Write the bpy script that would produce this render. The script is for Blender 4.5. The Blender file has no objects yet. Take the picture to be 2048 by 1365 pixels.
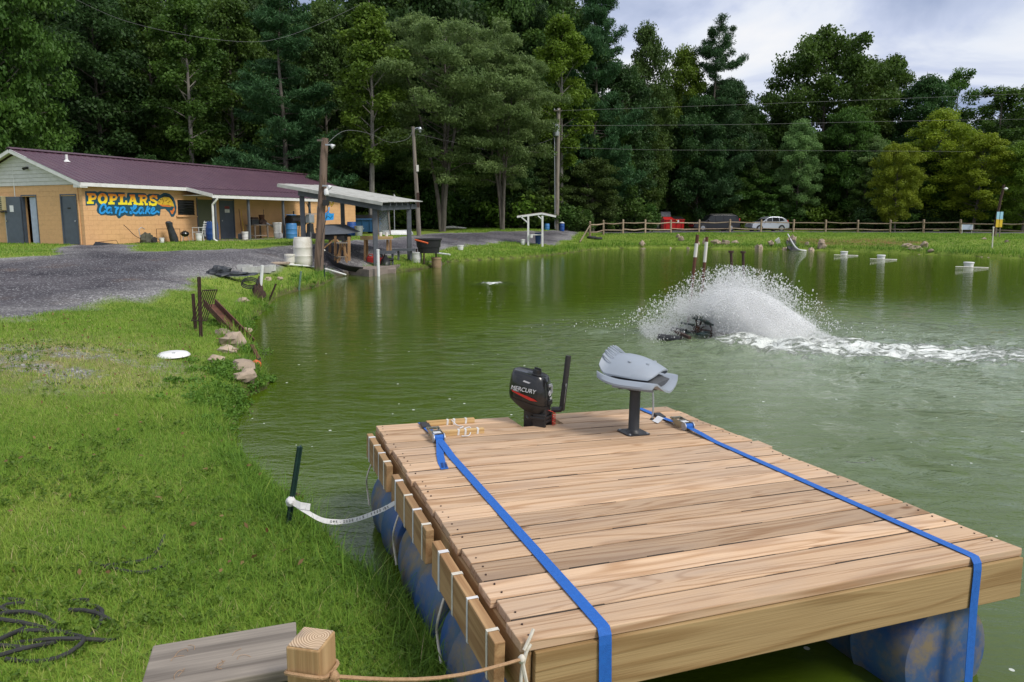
import bpy, bmesh, math, random
import numpy as np
from mathutils import Vector, Matrix, noise as mnoise

# ------------------------------------------------------------------ camera, world, sun
scene = bpy.context.scene
R = math.radians
FPX, HOR, EYE, PITCH = 1400.0, 438.0, 2.1, R(7.5)
SHIFT = (HOR - 682.5 + FPX * math.tan(PITCH)) / 2048.0
cd = bpy.data.cameras.new('camera')
cam = bpy.data.objects.new('camera', cd)
scene.collection.objects.link(cam)
cam.location = (0, 0, EYE)
cam.rotation_euler = (R(90) - PITCH, 0, 0)
cd.sensor_width = 36
cd.lens = FPX / 2048 * 36
cd.shift_y = SHIFT
cd.clip_start = 0.05
cd.clip_end = 3000
scene.camera = cam

world = bpy.data.worlds.new('World')
scene.world = world
world.use_nodes = True
wn, wl = world.node_tree.nodes, world.node_tree.links
wn.clear()
def N(nodes, t, **kw):
    n = nodes.new(t)
    for k, v in kw.items():
        if k.startswith('i_'):
            n.inputs[int(k[2:])].default_value = v
        else:
            setattr(n, k, v)
    return n
SUN_DIR = Vector((0.62, -0.42, 0.85)).normalized()
SUN_EL = math.asin(SUN_DIR.z)
SUN_AZ = math.atan2(SUN_DIR.x, SUN_DIR.y)
wo = N(wn, 'ShaderNodeOutputWorld')
bg = N(wn, 'ShaderNodeBackground')
bg.inputs['Strength'].default_value = 0.095
sky = N(wn, 'ShaderNodeTexSky', sky_type='NISHITA', sun_disc=False, sun_elevation=SUN_EL, sun_rotation=SUN_AZ)
tc = N(wn, 'ShaderNodeTexCoord')
sep = N(wn, 'ShaderNodeSeparateXYZ')
wl.new(tc.outputs['Generated'], sep.inputs[0])
zz = N(wn, 'ShaderNodeMath', operation='MAXIMUM'); zz.inputs[1].default_value = 0.0
wl.new(sep.outputs[2], zz.inputs[0])
za = N(wn, 'ShaderNodeMath', operation='ADD'); za.inputs[1].default_value = 0.16
wl.new(zz.outputs[0], za.inputs[0])
dx = N(wn, 'ShaderNodeMath', operation='DIVIDE'); dy = N(wn, 'ShaderNodeMath', operation='DIVIDE')
wl.new(sep.outputs[0], dx.inputs[0]); wl.new(za.outputs[0], dx.inputs[1])
wl.new(sep.outputs[1], dy.inputs[0]); wl.new(za.outputs[0], dy.inputs[1])
cmb = N(wn, 'ShaderNodeCombineXYZ')
wl.new(dx.outputs[0], cmb.inputs[0]); wl.new(dy.outputs[0], cmb.inputs[1])
n1 = N(wn, 'ShaderNodeTexNoise'); n1.inputs['Scale'].default_value = 1.15
n1.inputs['Detail'].default_value = 7; n1.inputs['Roughness'].default_value = 0.52; n1.inputs['Distortion'].default_value = 0.5
mp = N(wn, 'ShaderNodeMapping'); mp.inputs['Location'].default_value = (2.35, 1.1, 0.0)
wl.new(cmb.outputs[0], mp.inputs[0]); wl.new(mp.outputs[0], n1.inputs['Vector'])
cr = N(wn, 'ShaderNodeValToRGB')
el = cr.color_ramp.elements
el[0].position = 0.34; el[0].color = (0.36, 0.44, 0.64, 1)
el[1].position = 0.66; el[1].color = (0.95, 0.96, 0.99, 1)
e = el.new(0.45); e.color = (0.60, 0.67, 0.86, 1)
e = el.new(0.53); e.color = (0.82, 0.87, 0.97, 1)
wl.new(n1.outputs[0], cr.inputs[0])
gain = N(wn, 'ShaderNodeMix', data_type='RGBA', blend_type='MULTIPLY'); gain.inputs[0].default_value = 1
wl.new(cr.outputs[0], gain.inputs[6]); gain.inputs[7].default_value = (8.2, 8.2, 8.2, 1)
n2 = N(wn, 'ShaderNodeTexNoise'); n2.inputs['Scale'].default_value = 0.8; n2.inputs['Detail'].default_value = 5
wl.new(cmb.outputs[0], n2.inputs['Vector'])
cov = N(wn, 'ShaderNodeMapRange'); cov.inputs[1].default_value = 0.25; cov.inputs[2].default_value = 0.4
cov.inputs[3].default_value = 0.82; cov.inputs[4].default_value = 1.0
wl.new(n2.outputs[0], cov.inputs[0])
mx = N(wn, 'ShaderNodeMix', data_type='RGBA')
wl.new(cov.outputs[0], mx.inputs[0]); wl.new(sky.outputs[0], mx.inputs[6]); wl.new(gain.outputs[2], mx.inputs[7])
wl.new(mx.outputs[2], bg.inputs['Color']); wl.new(bg.outputs[0], wo.inputs[0])

sd = bpy.data.lights.new('sun', 'SUN'); sd.energy = 2.4; sd.angle = R(20); sd.color = (1, 0.95, 0.87)
sun = bpy.data.objects.new('sun', sd); scene.collection.objects.link(sun)
sun.rotation_euler = SUN_DIR.to_track_quat('Z', 'Y').to_euler()
vs = scene.view_settings
vs.view_transform = 'Standard'; vs.look = 'None'; vs.gamma = 1; vs.use_curve_mapping = False
vs.exposure = 0.32
try:
    scene.cycles.use_denoising = True
    scene.cycles.max_bounces = 14
    scene.cycles.diffuse_bounces = 10
    scene.cycles.volume_bounces = 6
    scene.cycles.transmission_bounces = 8
    scene.cycles.transparent_max_bounces = 12
except Exception:
    pass

# ------------------------------------------------------------------ helpers
rng = np.random.default_rng(7)
random.seed(11)
col = scene.collection
_cp, _sp = math.cos(PITCH), math.sin(PITCH)
def ray(px, py):
    xc = (px - 1024) / FPX; yc = (682.5 + SHIFT * 2048 - py) / FPX
    return Vector((xc, _cp + yc * _sp, -_sp + yc * _cp))
def at(px, py, z):
    d = ray(px, py); return Vector((0, 0, EYE)) + d * ((z - EYE) / d.z)
def atY(px, py, Y):
    d = ray(px, py); return Vector((0, 0, EYE)) + d * (Y / d.y)

def setp(o, label=None, cat=None, group=None, kind=None):
    if label: o['label'] = label
    if cat: o['category'] = cat
    if group: o['group'] = group
    if kind: o['kind'] = kind
    return o
def thing(name, label, cat, loc=(0, 0, 0), rotz=0.0, group=None):
    o = bpy.data.objects.new(name, None); col.objects.link(o)
    o.empty_display_size = 0.1
    o.location = loc; o.rotation_euler = (0, 0, rotz)
    return setp(o, label, cat, group)
def copy_tree(o, parent=None):
    c = o.copy(); col.objects.link(c); c.parent = parent
    for ch in list(o.children):
        copy_tree(ch, c)
    return c

class MB:
    def __init__(s): s.v = []; s.f = []
    def add(s, vs_, fs_):
        b = len(s.v); s.v += [tuple(p) for p in vs_]; s.f += [tuple(i + b for i in f) for f in fs_]; return s
    def box(s, c, sz, rot=None):
        c = Vector(c); h = Vector(sz) / 2; ps = []
        for k in range(8):
            p = Vector((h.x * (1 if k & 1 else -1), h.y * (1 if k & 2 else -1), h.z * (1 if k & 4 else -1)))
            if rot is not None: p = rot @ p
            ps.append(c + p)
        return s.add(ps, [(0, 2, 3, 1), (4, 5, 7, 6), (0, 1, 5, 4), (2, 6, 7, 3), (0, 4, 6, 2), (1, 3, 7, 5)])
    def bar(s, p0, p1, w, h, up=(0, 0, 1)):
        p0, p1 = Vector(p0), Vector(p1); d = (p1 - p0); L = d.length; d.normalize()
        u = Vector(up)
        if abs(d.dot(u)) > 0.98: u = Vector((1, 0, 0))
        x = d.cross(u).normalized(); y = x.cross(d)
        M = Matrix((x, d, y)).transposed()
        return s.box((p0 + p1) / 2, (w, L, h), M)
    def tube(s, pts, r, n=8, cap=True, closed=False):
        pts = [Vector(p) for p in pts]; m = len(pts)
        rs = r if hasattr(r, '__len__') else [r] * m
        rings = []; prev = None
        for i, p in enumerate(pts):
            if closed: t = pts[(i + 1) % m] - pts[i - 1]
            else: t = pts[min(i + 1, m - 1)] - pts[max(i - 1, 0)]
            t.normalize()
            if prev is None:
                a = Vector((0, 0, 1)) if abs(t.z) < 0.9 else Vector((1, 0, 0))
                x = t.cross(a).normalized()
            else:
                x = (prev - t * prev.dot(t)).normalized()
            prev = x; y = t.cross(x)
            rings.append([p + (x * math.cos(2 * math.pi * k / n) + y * math.sin(2 * math.pi * k / n)) * rs[i] for k in range(n)])
        fs = []
        for i in range(m if closed else m - 1):
            j = (i + 1) % m
            for k in range(n):
                fs.append((i * n + k, i * n + (k + 1) % n, j * n + (k + 1) % n, j * n + k))
        if cap and not closed:
            fs.append(tuple(range(n - 1, -1, -1))); fs.append(tuple((m - 1) * n + k for k in range(n)))
        return s.add([p for rg in rings for p in rg], fs)
    def cyl(s, p0, p1, r0, r1=None, n=12): return s.tube([p0, p1], [r0, r0 if r1 is None else r1], n)
    def lathe(s, prof, n=20, c=(0, 0, 0), M=None, cap=True):
        c = Vector(c); ps = []; m = len(prof)
        for (r, z) in prof:
            for k in range(n):
                p = Vector((r * math.cos(2 * math.pi * k / n), r * math.sin(2 * math.pi * k / n), z))
                ps.append(c + (M @ p if M is not None else p))
        fs = [(i * n + k, i * n + (k + 1) % n, (i + 1) * n + (k + 1) % n, (i + 1) * n + k) for i in range(m - 1) for k in range(n)]
        if cap:
            fs.append(tuple(range(n - 1, -1, -1))); fs.append(tuple((m - 1) * n + k for k in range(n)))
        return s.add(ps, fs)
    def loft(s, rings, cap=True):
        n = len(rings[0]); m = len(rings)
        fs = [(i * n + k, i * n + (k + 1) % n, (i + 1) * n + (k + 1) % n, (i + 1) * n + k) for i in range(m - 1) for k in range(n)]
        if cap:
            fs.append(tuple(range(n - 1, -1, -1))); fs.append(tuple((m - 1) * n + k for k in range(n)))
        return s.add([p for r in rings for p in r], fs)
    def prism(s, poly, o, ux, uy, depth):
        """poly 2D in the plane (o,ux,uy), extruded along ux x uy by depth"""
        o, ux, uy = Vector(o), Vector(ux), Vector(uy); nz = ux.cross(uy).normalized() * depth
        n = len(poly); a = [o + ux * x + uy * y for x, y in poly]; b = [p + nz for p in a]
        return s.add(a + b, [tuple(range(n - 1, -1, -1)), tuple(range(n, 2 * n))] + [(k, (k + 1) % n, n + (k + 1) % n, n + k) for k in range(n)])
    def ribbon(s, pts, width_vecs, thick=0.0):
        """flat strap: pts centre line, width_vecs half-width vectors"""
        pts = [Vector(p) for p in pts]; m = len(pts); ws = [Vector(w) for w in width_vecs]
        vs_ = []; fs = []
        for i in range(m):
            t = (pts[min(i + 1, m - 1)] - pts[max(i - 1, 0)]).normalized()
            nn = ws[i].cross(t).normalized() * thick
            vs_ += [pts[i] - ws[i], pts[i] + ws[i], pts[i] + ws[i] + nn, pts[i] - ws[i] + nn]
        for i in range(m - 1):
            for k in range(4):
                fs.append((i * 4 + k, i * 4 + (k + 1) % 4, (i + 1) * 4 + (k + 1) % 4, (i + 1) * 4 + k))
        fs += [(3, 2, 1, 0), tuple((m - 1) * 4 + k for k in range(4))]
        return s.add(vs_, fs)
    def mesh(s, name, mat=None, smooth=False, fix=True):
        me = bpy.data.meshes.new(name); me.from_pydata(s.v, [], s.f)
        if fix:
            bm = bmesh.new(); bm.from_mesh(me); bmesh.ops.recalc_face_normals(bm, faces=bm.faces); bm.to_mesh(me); bm.free()
        if mat is not None: me.materials.append(mat)
        if smooth:
            me.polygons.foreach_set('use_smooth', [True] * len(me.polygons))
            try: me.set_sharp_from_angle(angle=R(38))
            except Exception: pass
        me.update(); return me
    def build(s, name, mat, parent=None, smooth=False, bevel=0.0, label=None):
        o = bpy.data.objects.new(name, s.mesh(name, mat, smooth)); col.objects.link(o)
        if parent is not None: o.parent = parent
        if bevel:
            b = o.modifiers.new('bevel', 'BEVEL'); b.width = bevel; b.segments = 2; b.limit_method = 'ANGLE'; b.angle_limit = R(40)
        if label: o['label'] = label
        return o
def inst(name, me, parent=None, loc=(0, 0, 0), rot=(0, 0, 0), sc=(1, 1, 1)):
    o = bpy.data.objects.new(name, me); col.objects.link(o); o.parent = parent
    o.location = loc; o.rotation_euler = rot; o.scale = sc; return o

def superell(a, b, e, n, cx=0, cy=0):
    out = []
    for k in range(n):
        t = 2 * math.pi * k / n; c, s_ = math.cos(t), math.sin(t)
        out.append((cx + a * math.copysign(abs(c) ** e, c), cy + b * math.copysign(abs(s_) ** e, s_)))
    return out
def catmull(pts, n=8, closed=False):
    P = [Vector(p) for p in pts]; out = []; m = len(P)
    rngs = range(m) if closed else range(m - 1)
    for i in rngs:
        if closed: p0, p1, p2, p3 = P[i - 1], P[i], P[(i + 1) % m], P[(i + 2) % m]
        else: p0, p1, p2, p3 = P[max(i - 1, 0)], P[i], P[i + 1], P[min(i + 2, m - 1)]
        for k in range(n):
            t = k / n
            out.append(0.5 * ((2 * p1) + (p2 - p0) * t + (2 * p0 - 5 * p1 + 4 * p2 - p3) * t * t + (3 * p1 - p0 - 3 * p2 + p3) * t ** 3))
    if not closed: out.append(P[-1])
    return out

# ------------------------------------------------------------------ materials
def lin(h):
    h = h.lstrip('#'); r = [int(h[i:i + 2], 16) / 255 for i in (0, 2, 4)]
    return tuple(c / 12.92 if c <= 0.04045 else ((c + 0.055) / 1.055) ** 2.4 for c in r)
def newmat(name):
    m = bpy.data.materials.new(name); m.use_nodes = True
    nt = m.node_tree; return m, nt.nodes, nt.links, nt.nodes['Principled BSDF']
def mat(name, c, c2=None, rough=0.6, scale=6.0, detail=4, metal=0.0, bump=0.0, bscale=None, stretch=(1, 1, 1), spec=0.5, dirt=None, dirt_scale=2.0, dirt_amt=0.5, coat=0.0, perobj=0.0, dirt_lo=0.5, dirt_hi=0.72):
    """plain procedural paint/plastic/metal/wood: two-tone noise, optional dirt patches with their own shape, fine relief"""
    m, n, l, b = newmat(name)
    b.inputs['Roughness'].default_value = rough; b.inputs['Metallic'].default_value = metal
    b.inputs['Specular IOR Level'].default_value = spec
    if coat: b.inputs['Coat Weight'].default_value = coat
    t = N(n, 'ShaderNodeTexCoord'); mp_ = N(n, 'ShaderNodeMapping'); mp_.inputs['Scale'].default_value = stretch
    oi = N(n, 'ShaderNodeObjectInfo'); sc_ = N(n, 'ShaderNodeVectorMath', operation='SCALE'); sc_.inputs[3].default_value = 37.0
    ad = N(n, 'ShaderNodeVectorMath', operation='ADD')
    cx_ = N(n, 'ShaderNodeCombineXYZ'); l.new(oi.outputs['Random'], cx_.inputs[0]); l.new(oi.outputs['Random'], cx_.inputs[1]); l.new(oi.outputs['Random'], cx_.inputs[2])
    l.new(cx_.outputs[0], sc_.inputs[0]); l.new(t.outputs['Object'], ad.inputs[0]); l.new(sc_.outputs[0], ad.inputs[1])
    l.new(ad.outputs[0], mp_.inputs[0])
    nz = N(n, 'ShaderNodeTexNoise'); nz.inputs['Scale'].default_value = scale; nz.inputs['Detail'].default_value = detail
    l.new(mp_.outputs[0], nz.inputs['Vector'])
    mr = N(n, 'ShaderNodeMapRange'); mr.inputs[1].default_value = 0.3; mr.inputs[2].default_value = 0.7
    l.new(nz.outputs[0], mr.inputs[0])
    mx_ = N(n, 'ShaderNodeMix', data_type='RGBA')
    if c2 is None: c2 = tuple(x * 0.82 for x in c)
    mx_.inputs[6].default_value = (*c, 1); mx_.inputs[7].default_value = (*c2, 1)
    l.new(mr.outputs[0], mx_.inputs[0]); out = mx_.outputs[2]
    if dirt is not None:
        n2_ = N(n, 'ShaderNodeTexNoise'); n2_.inputs['Scale'].default_value = dirt_scale; n2_.inputs['Detail'].default_value = 8; n2_.inputs['Roughness'].default_value = 0.7
        l.new(mp_.outputs[0], n2_.inputs['Vector'])
        m2 = N(n, 'ShaderNodeMapRange'); m2.inputs[1].default_value = dirt_lo; m2.inputs[2].default_value = dirt_hi; m2.inputs[4].default_value = dirt_amt
        l.new(n2_.outputs[0], m2.inputs[0])
        mx2 = N(n, 'ShaderNodeMix', data_type='RGBA'); l.new(m2.outputs[0], mx2.inputs[0]); l.new(out, mx2.inputs[6]); mx2.inputs[7].default_value = (*dirt, 1)
        out = mx2.outputs[2]
    if perobj:
        hs = N(n, 'ShaderNodeHueSaturation'); vr = N(n, 'ShaderNodeMapRange'); vr.inputs[3].default_value = 1 - perobj; vr.inputs[4].default_value = 1 + perobj
        l.new(oi.outputs['Random'], vr.inputs[0]); l.new(vr.outputs[0], hs.inputs['Value']); l.new(out, hs.inputs['Color']); out = hs.outputs[0]
    l.new(out, b.inputs['Base Color'])
    if bump:
        nb = N(n, 'ShaderNodeTexNoise'); nb.inputs['Scale'].default_value = bscale or scale * 6; nb.inputs['Detail'].default_value = 5
        l.new(mp_.outputs[0], nb.inputs['Vector'])
        bp = N(n, 'ShaderNodeBump'); bp.inputs['Strength'].default_value = bump; bp.inputs['Distance'].default_value = 0.01
        l.new(nb.outputs[0], bp.inputs['Height']); l.new(bp.outputs[0], b.inputs['Normal'])
    return m
def woodmat(name, light, dark, grey, ring=34.0, grey_amt=0.5, axis=0, rough=0.75, knots=True, green=0.0):
    """planed softwood: growth-ring bands running along the local axis, knots, weather streaks; shifts per object"""
    m, n, l, b = newmat(name)
    b.inputs['Roughness'].default_value = rough; b.inputs['Specular IOR Level'].default_value = 0.25
    t = N(n, 'ShaderNodeTexCoord'); oi = N(n, 'ShaderNodeObjectInfo')
    cx_ = N(n, 'ShaderNodeCombineXYZ')
    for k, f in enumerate((61.0, 23.0, 11.0)):
        mm = N(n, 'ShaderNodeMath', operation='MULTIPLY'); mm.inputs[1].default_value = f; l.new(oi.outputs['Random'], mm.inputs[0]); l.new(mm.outputs[0], cx_.inputs[k])
    ad = N(n, 'ShaderNodeVectorMath', operation='ADD'); l.new(t.outputs['Object'], ad.inputs[0]); l.new(cx_.outputs[0], ad.inputs[1])
    def stretched(f):
        mp_ = N(n, 'ShaderNodeMapping'); s_ = [1, 1, 1]; s_[axis] = f; mp_.inputs['Scale'].default_value = s_; l.new(ad.outputs[0], mp_.inputs[0]); return mp_
    m1 = stretched(0.075)
    nw = N(n, 'ShaderNodeTexNoise'); nw.inputs['Scale'].default_value = 7.5; nw.inputs['Detail'].default_value = 2; nw.inputs['Roughness'].default_value = 0.4; nw.inputs['Distortion'].default_value = 0.7
    l.new(m1.outputs[0], nw.inputs['Vector'])
    rg = N(n, 'ShaderNodeMath', operation='MULTIPLY'); rg.inputs[1].default_value = ring; l.new(nw.outputs[0], rg.inputs[0])
    si = N(n, 'ShaderNodeMath', operation='SINE'); l.new(rg.outputs[0], si.inputs[0])
    mr = N(n, 'ShaderNodeMapRange'); mr.inputs[1].default_value = -0.2; mr.inputs[2].default_value = 1.0; l.new(si.outputs[0], mr.inputs[0])
    pw = N(n, 'ShaderNodeMath', operation='POWER'); pw.inputs[1].default_value = 1.6; l.new(mr.outputs[0], pw.inputs[0])
    m2 = stretched(0.02)
    nf = N(n, 'ShaderNodeTexNoise'); nf.inputs['Scale'].default_value = 140; nf.inputs['Detail'].default_value = 3; l.new(m2.outputs[0], nf.inputs['Vector'])
    fib = N(n, 'ShaderNodeMapRange'); fib.inputs[1].default_value = 0.35; fib.inputs[2].default_value = 0.7; fib.inputs[3].default_value = 0.0; fib.inputs[4].default_value = 0.35; l.new(nf.outputs[0], fib.inputs[0])
    am = N(n, 'ShaderNodeMath', operation='MULTIPLY_ADD'); am.inputs[1].default_value = 0.60; l.new(pw.outputs[0], am.inputs[0]); l.new(fib.outputs[0], am.inputs[2]); am.use_clamp = True
    cm = N(n, 'ShaderNodeMix', data_type='RGBA'); cm.inputs[6].default_value = (*light, 1); cm.inputs[7].default_value = (*dark, 1); l.new(am.outputs[0], cm.inputs[0]); out = cm.outputs[2]
    m3 = stretched(0.25)
    ng = N(n, 'ShaderNodeTexNoise'); ng.inputs['Scale'].default_value = 4.0; ng.inputs['Detail'].default_value = 6; ng.inputs['Roughness'].default_value = 0.65; l.new(m3.outputs[0], ng.inputs['Vector'])
    gr = N(n, 'ShaderNodeMapRange'); gr.inputs[1].default_value = 0.42; gr.inputs[2].default_value = 0.7; gr.inputs[4].default_value = grey_amt; l.new(ng.outputs[0], gr.inputs[0])
    gm = N(n, 'ShaderNodeMix', data_type='RGBA'); gm.inputs[7].default_value = (*grey, 1); l.new(gr.outputs[0], gm.inputs[0]); l.new(out, gm.inputs[6]); out = gm.outputs[2]
    hs = N(n, 'ShaderNodeHueSaturation'); vr = N(n, 'ShaderNodeMapRange'); vr.inputs[3].default_value = 0.66; vr.inputs[4].default_value = 1.15
    l.new(oi.outputs['Random'], vr.inputs[0]); l.new(vr.outputs[0], hs.inputs['Value']); l.new(out, hs.inputs['Color']); out = hs.outputs[0]
    if knots:
        m4 = stretched(0.45)
        vo = N(n, 'ShaderNodeTexVoronoi'); vo.inputs['Scale'].default_value = 3.2; l.new(m4.outputs[0], vo.inputs['Vector'])
        kn = N(n, 'ShaderNodeMapRange'); kn.inputs[1].default_value = 0.03; kn.inputs[2].default_value = 0.075; kn.inputs[3].default_value = 0.85; kn.inputs[4].default_value = 0.0; l.new(vo.outputs['Distance'], kn.inputs[0])
        km = N(n, 'ShaderNodeMix', data_type='RGBA'); km.inputs[7].default_value = (dark[0] * 0.45, dark[1] * 0.4, dark[2] * 0.35, 1); l.new(kn.outputs[0], km.inputs[0]); l.new(out, km.inputs[6]); out = km.outputs[2]
    l.new(out, b.inputs['Base Color'])
    bp = N(n, 'ShaderNodeBump'); bp.inputs['Strength'].default_value = 0.35; bp.inputs['Distance'].default_value = 0.004; l.new(am.outputs[0], bp.inputs['Height']); l.new(bp.outputs[0], b.inputs['Normal'])
    return m

M = {}
M['deck'] = woodmat('deck wood', (0.62, 0.43, 0.275), (0.36, 0.20, 0.10), (0.40, 0.32, 0.26), ring=52, grey_amt=0.5)
M['lumber'] = woodmat('treated lumber', (0.58, 0.40, 0.19), (0.33, 0.19, 0.07), (0.42, 0.30, 0.15), ring=26, grey_amt=0.35, knots=True)
M['lumber_y'] = woodmat('treated lumber lengthwise', (0.50, 0.31, 0.15), (0.27, 0.14, 0.06), (0.32, 0.22, 0.12), ring=26, grey_amt=0.4, axis=1, knots=False)
M['lumber_z'] = woodmat('post lumber', (0.52, 0.34, 0.17), (0.28, 0.15, 0.06), (0.36, 0.25, 0.13), ring=24, grey_amt=0.4, axis=2, knots=False)
M['weathered'] = woodmat('weathered grey wood', (0.30, 0.26, 0.215), (0.085, 0.07, 0.058), (0.16, 0.14, 0.12), ring=20, grey_amt=0.7)
M['weathered_z'] = woodmat('weathered pole wood', (0.27, 0.23, 0.19), (0.10, 0.08, 0.065), (0.17, 0.16, 0.15), ring=18, grey_amt=0.7, axis=2, knots=False)
M['pole_z'] = woodmat('brown pole wood', (0.22, 0.15, 0.11), (0.07, 0.045, 0.032), (0.15, 0.12, 0.105), ring=22, grey_amt=0.6, axis=2)
M['rail'] = woodmat('split rail wood', (0.40, 0.31, 0.22), (0.2, 0.13, 0.085), (0.33, 0.28, 0.22), ring=18, grey_amt=0.6, knots=False)
M['tablewood'] = woodmat('table wood', (0.42, 0.25, 0.12), (0.2, 0.1, 0.045), (0.3, 0.2, 0.12), ring=22, grey_amt=0.3, axis=2, knots=False)
M['block'] = mat('tan painted block', (0.71, 0.42, 0.20), (0.66, 0.38, 0.178), rough=0.7, scale=3, bump=0.25, bscale=60, dirt=(0.46, 0.27, 0.13), dirt_scale=0.9, dirt_amt=0.5)
M['mortar'] = mat('tan painted joint', (0.63, 0.37, 0.172), rough=0.8, scale=5)
M['roof'] = mat('burgundy metal roof', (0.095, 0.046, 0.066), (0.078, 0.038, 0.056), rough=0.38, scale=1.4, spec=0.5, dirt=(0.15, 0.085, 0.09), dirt_scale=1.2, dirt_amt=0.4)
M['white'] = mat('white painted trim', (0.74, 0.74, 0.73), (0.66, 0.66, 0.64), rough=0.5, scale=4, dirt=(0.42, 0.41, 0.37), dirt_scale=3, dirt_amt=0.5)
M['siding'] = mat('off white siding', (0.60, 0.60, 0.57), (0.54, 0.54, 0.51), rough=0.55, scale=4, dirt=(0.36, 0.36, 0.33), dirt_amt=0.35)
M['greypaint'] = mat('blue grey paint', (0.085, 0.105, 0.14), (0.07, 0.088, 0.12), rough=0.5, scale=5, dirt=(0.05, 0.055, 0.06), dirt_amt=0.5)
M['greypost'] = mat('grey post paint', (0.105, 0.115, 0.135), (0.08, 0.09, 0.105), rough=0.6, scale=6, dirt=(0.05, 0.05, 0.05), dirt_amt=0.6)
M['dark'] = mat('dark recess', (0.02, 0.02, 0.022), rough=0.8)
M['black'] = mat('black plastic', (0.012, 0.012, 0.013), (0.02, 0.02, 0.021), rough=0.42, scale=20, bump=0.1)
M['blackgloss'] = mat('black gloss cowl', (0.010, 0.010, 0.011), rough=0.24, coat=0.35, scale=4)
M['rubber'] = mat('black rubber', (0.018, 0.018, 0.018), (0.03, 0.03, 0.03), rough=0.75, scale=30)
M['greyplastic'] = mat('light grey seat plastic', (0.29, 0.325, 0.375), (0.255, 0.29, 0.335), rough=0.5, scale=5, bump=0.08, bscale=300, dirt=(0.25, 0.27, 0.30), dirt_scale=4, dirt_amt=0.35)
M['seatdark'] = mat('dark grey cushion', (0.07, 0.075, 0.085), rough=0.7, scale=20, bump=0.2)
M['blackpaint'] = mat('black metal paint', (0.028, 0.03, 0.034), (0.02, 0.021, 0.024), rough=0.45, scale=8)
M['bluedrum'] = mat('blue drum plastic', (0.012, 0.075, 0.32), (0.01, 0.06, 0.25), rough=0.42, scale=3, dirt=(0.10, 0.13, 0.13), dirt_scale=2.2, dirt_amt=0.75)
M['bluedrumdirty'] = mat('muddy blue drum plastic', (0.016, 0.07, 0.24), (0.06, 0.12, 0.19), rough=0.5, scale=4, dirt=(0.20, 0.155, 0.09), dirt_scale=4.5, dirt_amt=0.95, dirt_lo=0.44, dirt_hi=0.62, stretch=(1, 1, 1))
M['bluelight'] = mat('faded blue drum plastic', (0.06, 0.22, 0.48), (0.045, 0.18, 0.42), rough=0.45, scale=3)
M['bluedark'] = mat('navy plastic', (0.012, 0.045, 0.16), (0.01, 0.035, 0.12), rough=0.5, scale=3)
M['webbing'] = mat('blue webbing', (0.012, 0.13, 0.50), (0.01, 0.105, 0.42), rough=0.6, scale=60, bump=0.4, bscale=500)
M['zinc'] = mat('zinc steel', (0.42, 0.40, 0.30), (0.30, 0.29, 0.24), rough=0.35, metal=0.85, scale=14)
M['steel'] = mat('galvanised steel', (0.45, 0.47, 0.5), (0.36, 0.38, 0.41), rough=0.45, metal=0.6, scale=8)
M['cord'] = mat('white cord', (0.66, 0.62, 0.54), (0.5, 0.45, 0.36), rough=0.85, scale=60)
M['rope'] = mat('jute rope', (0.46, 0.29, 0.16), (0.34, 0.2, 0.1), rough=0.9, scale=90, bump=0.5, bscale=400)
M['whitewebbing'] = mat('white webbing', (0.68, 0.67, 0.66), (0.55, 0.54, 0.53), rough=0.75, scale=30, bump=0.2, bscale=300)
M['whiteplastic'] = mat('white plastic', (0.72, 0.70, 0.64), (0.62, 0.59, 0.52), rough=0.45, scale=3, dirt=(0.40, 0.34, 0.24), dirt_scale=2.4, dirt_amt=0.6)
M['cleanwhite'] = mat('clean white plastic', (0.78, 0.78, 0.77), rough=0.4, scale=3, dirt=(0.55, 0.55, 0.5), dirt_scale=3, dirt_amt=0.4)
M['rust'] = mat('rusty steel', (0.13, 0.047, 0.024), (0.065, 0.028, 0.017), rough=0.85, scale=14, bump=0.4, dirt=(0.19, 0.09, 0.045), dirt_scale=6)
M['rustdark'] = mat('dark rusty steel', (0.065, 0.032, 0.022), (0.035, 0.02, 0.016), rough=0.85, scale=14, bump=0.3)
M['greenpaint'] = mat('dark green post paint', (0.012, 0.042, 0.034), (0.008, 0.028, 0.024), rough=0.5, scale=15, dirt=(0.08, 0.09, 0.08), dirt_amt=0.3)
M['stone'] = mat('pale brown stone', (0.42, 0.33, 0.24), (0.27, 0.21, 0.16), rough=0.9, scale=5, bump=0.8, bscale=22, dirt=(0.13, 0.11, 0.08), dirt_scale=5, dirt_amt=0.8, perobj=0.22)
M['concrete'] = mat('concrete', (0.52, 0.52, 0.50), (0.42, 0.42, 0.40), rough=0.9, scale=8, bump=0.4, bscale=60, dirt=(0.2, 0.19, 0.17), dirt_amt=0.6)
M['slab'] = mat('stained slab', (0.26, 0.21, 0.18), (0.2, 0.165, 0.145), rough=0.9, scale=3, bump=0.3, dirt=(0.11, 0.09, 0.075), dirt_amt=0.7)
M['red'] = mat('red plastic', (0.55, 0.025, 0.015), (0.45, 0.02, 0.012), rough=0.4, scale=4)
M['redpaint'] = mat('red dumpster paint', (0.62, 0.018, 0.016), (0.52, 0.014, 0.012), rough=0.5, scale=2, dirt=(0.16, 0.02, 0.015), dirt_amt=0.6)
M['bluepaint'] = mat('blue dumpster paint', (0.02, 0.10, 0.24), (0.015, 0.08, 0.2), rough=0.55, scale=2, dirt=(0.05, 0.08, 0.12), dirt_amt=0.6)
M['orange'] = mat('orange plastic', (0.7, 0.12, 0.03), rough=0.5)
M['corr'] = mat('weathered corrugated sheet', (0.50, 0.50, 0.46), (0.36, 0.36, 0.33), rough=0.55, metal=0.2, scale=3, dirt=(0.20, 0.17, 0.13), dirt_scale=2.5, dirt_amt=0.8)
M['plexi'] = None
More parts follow.
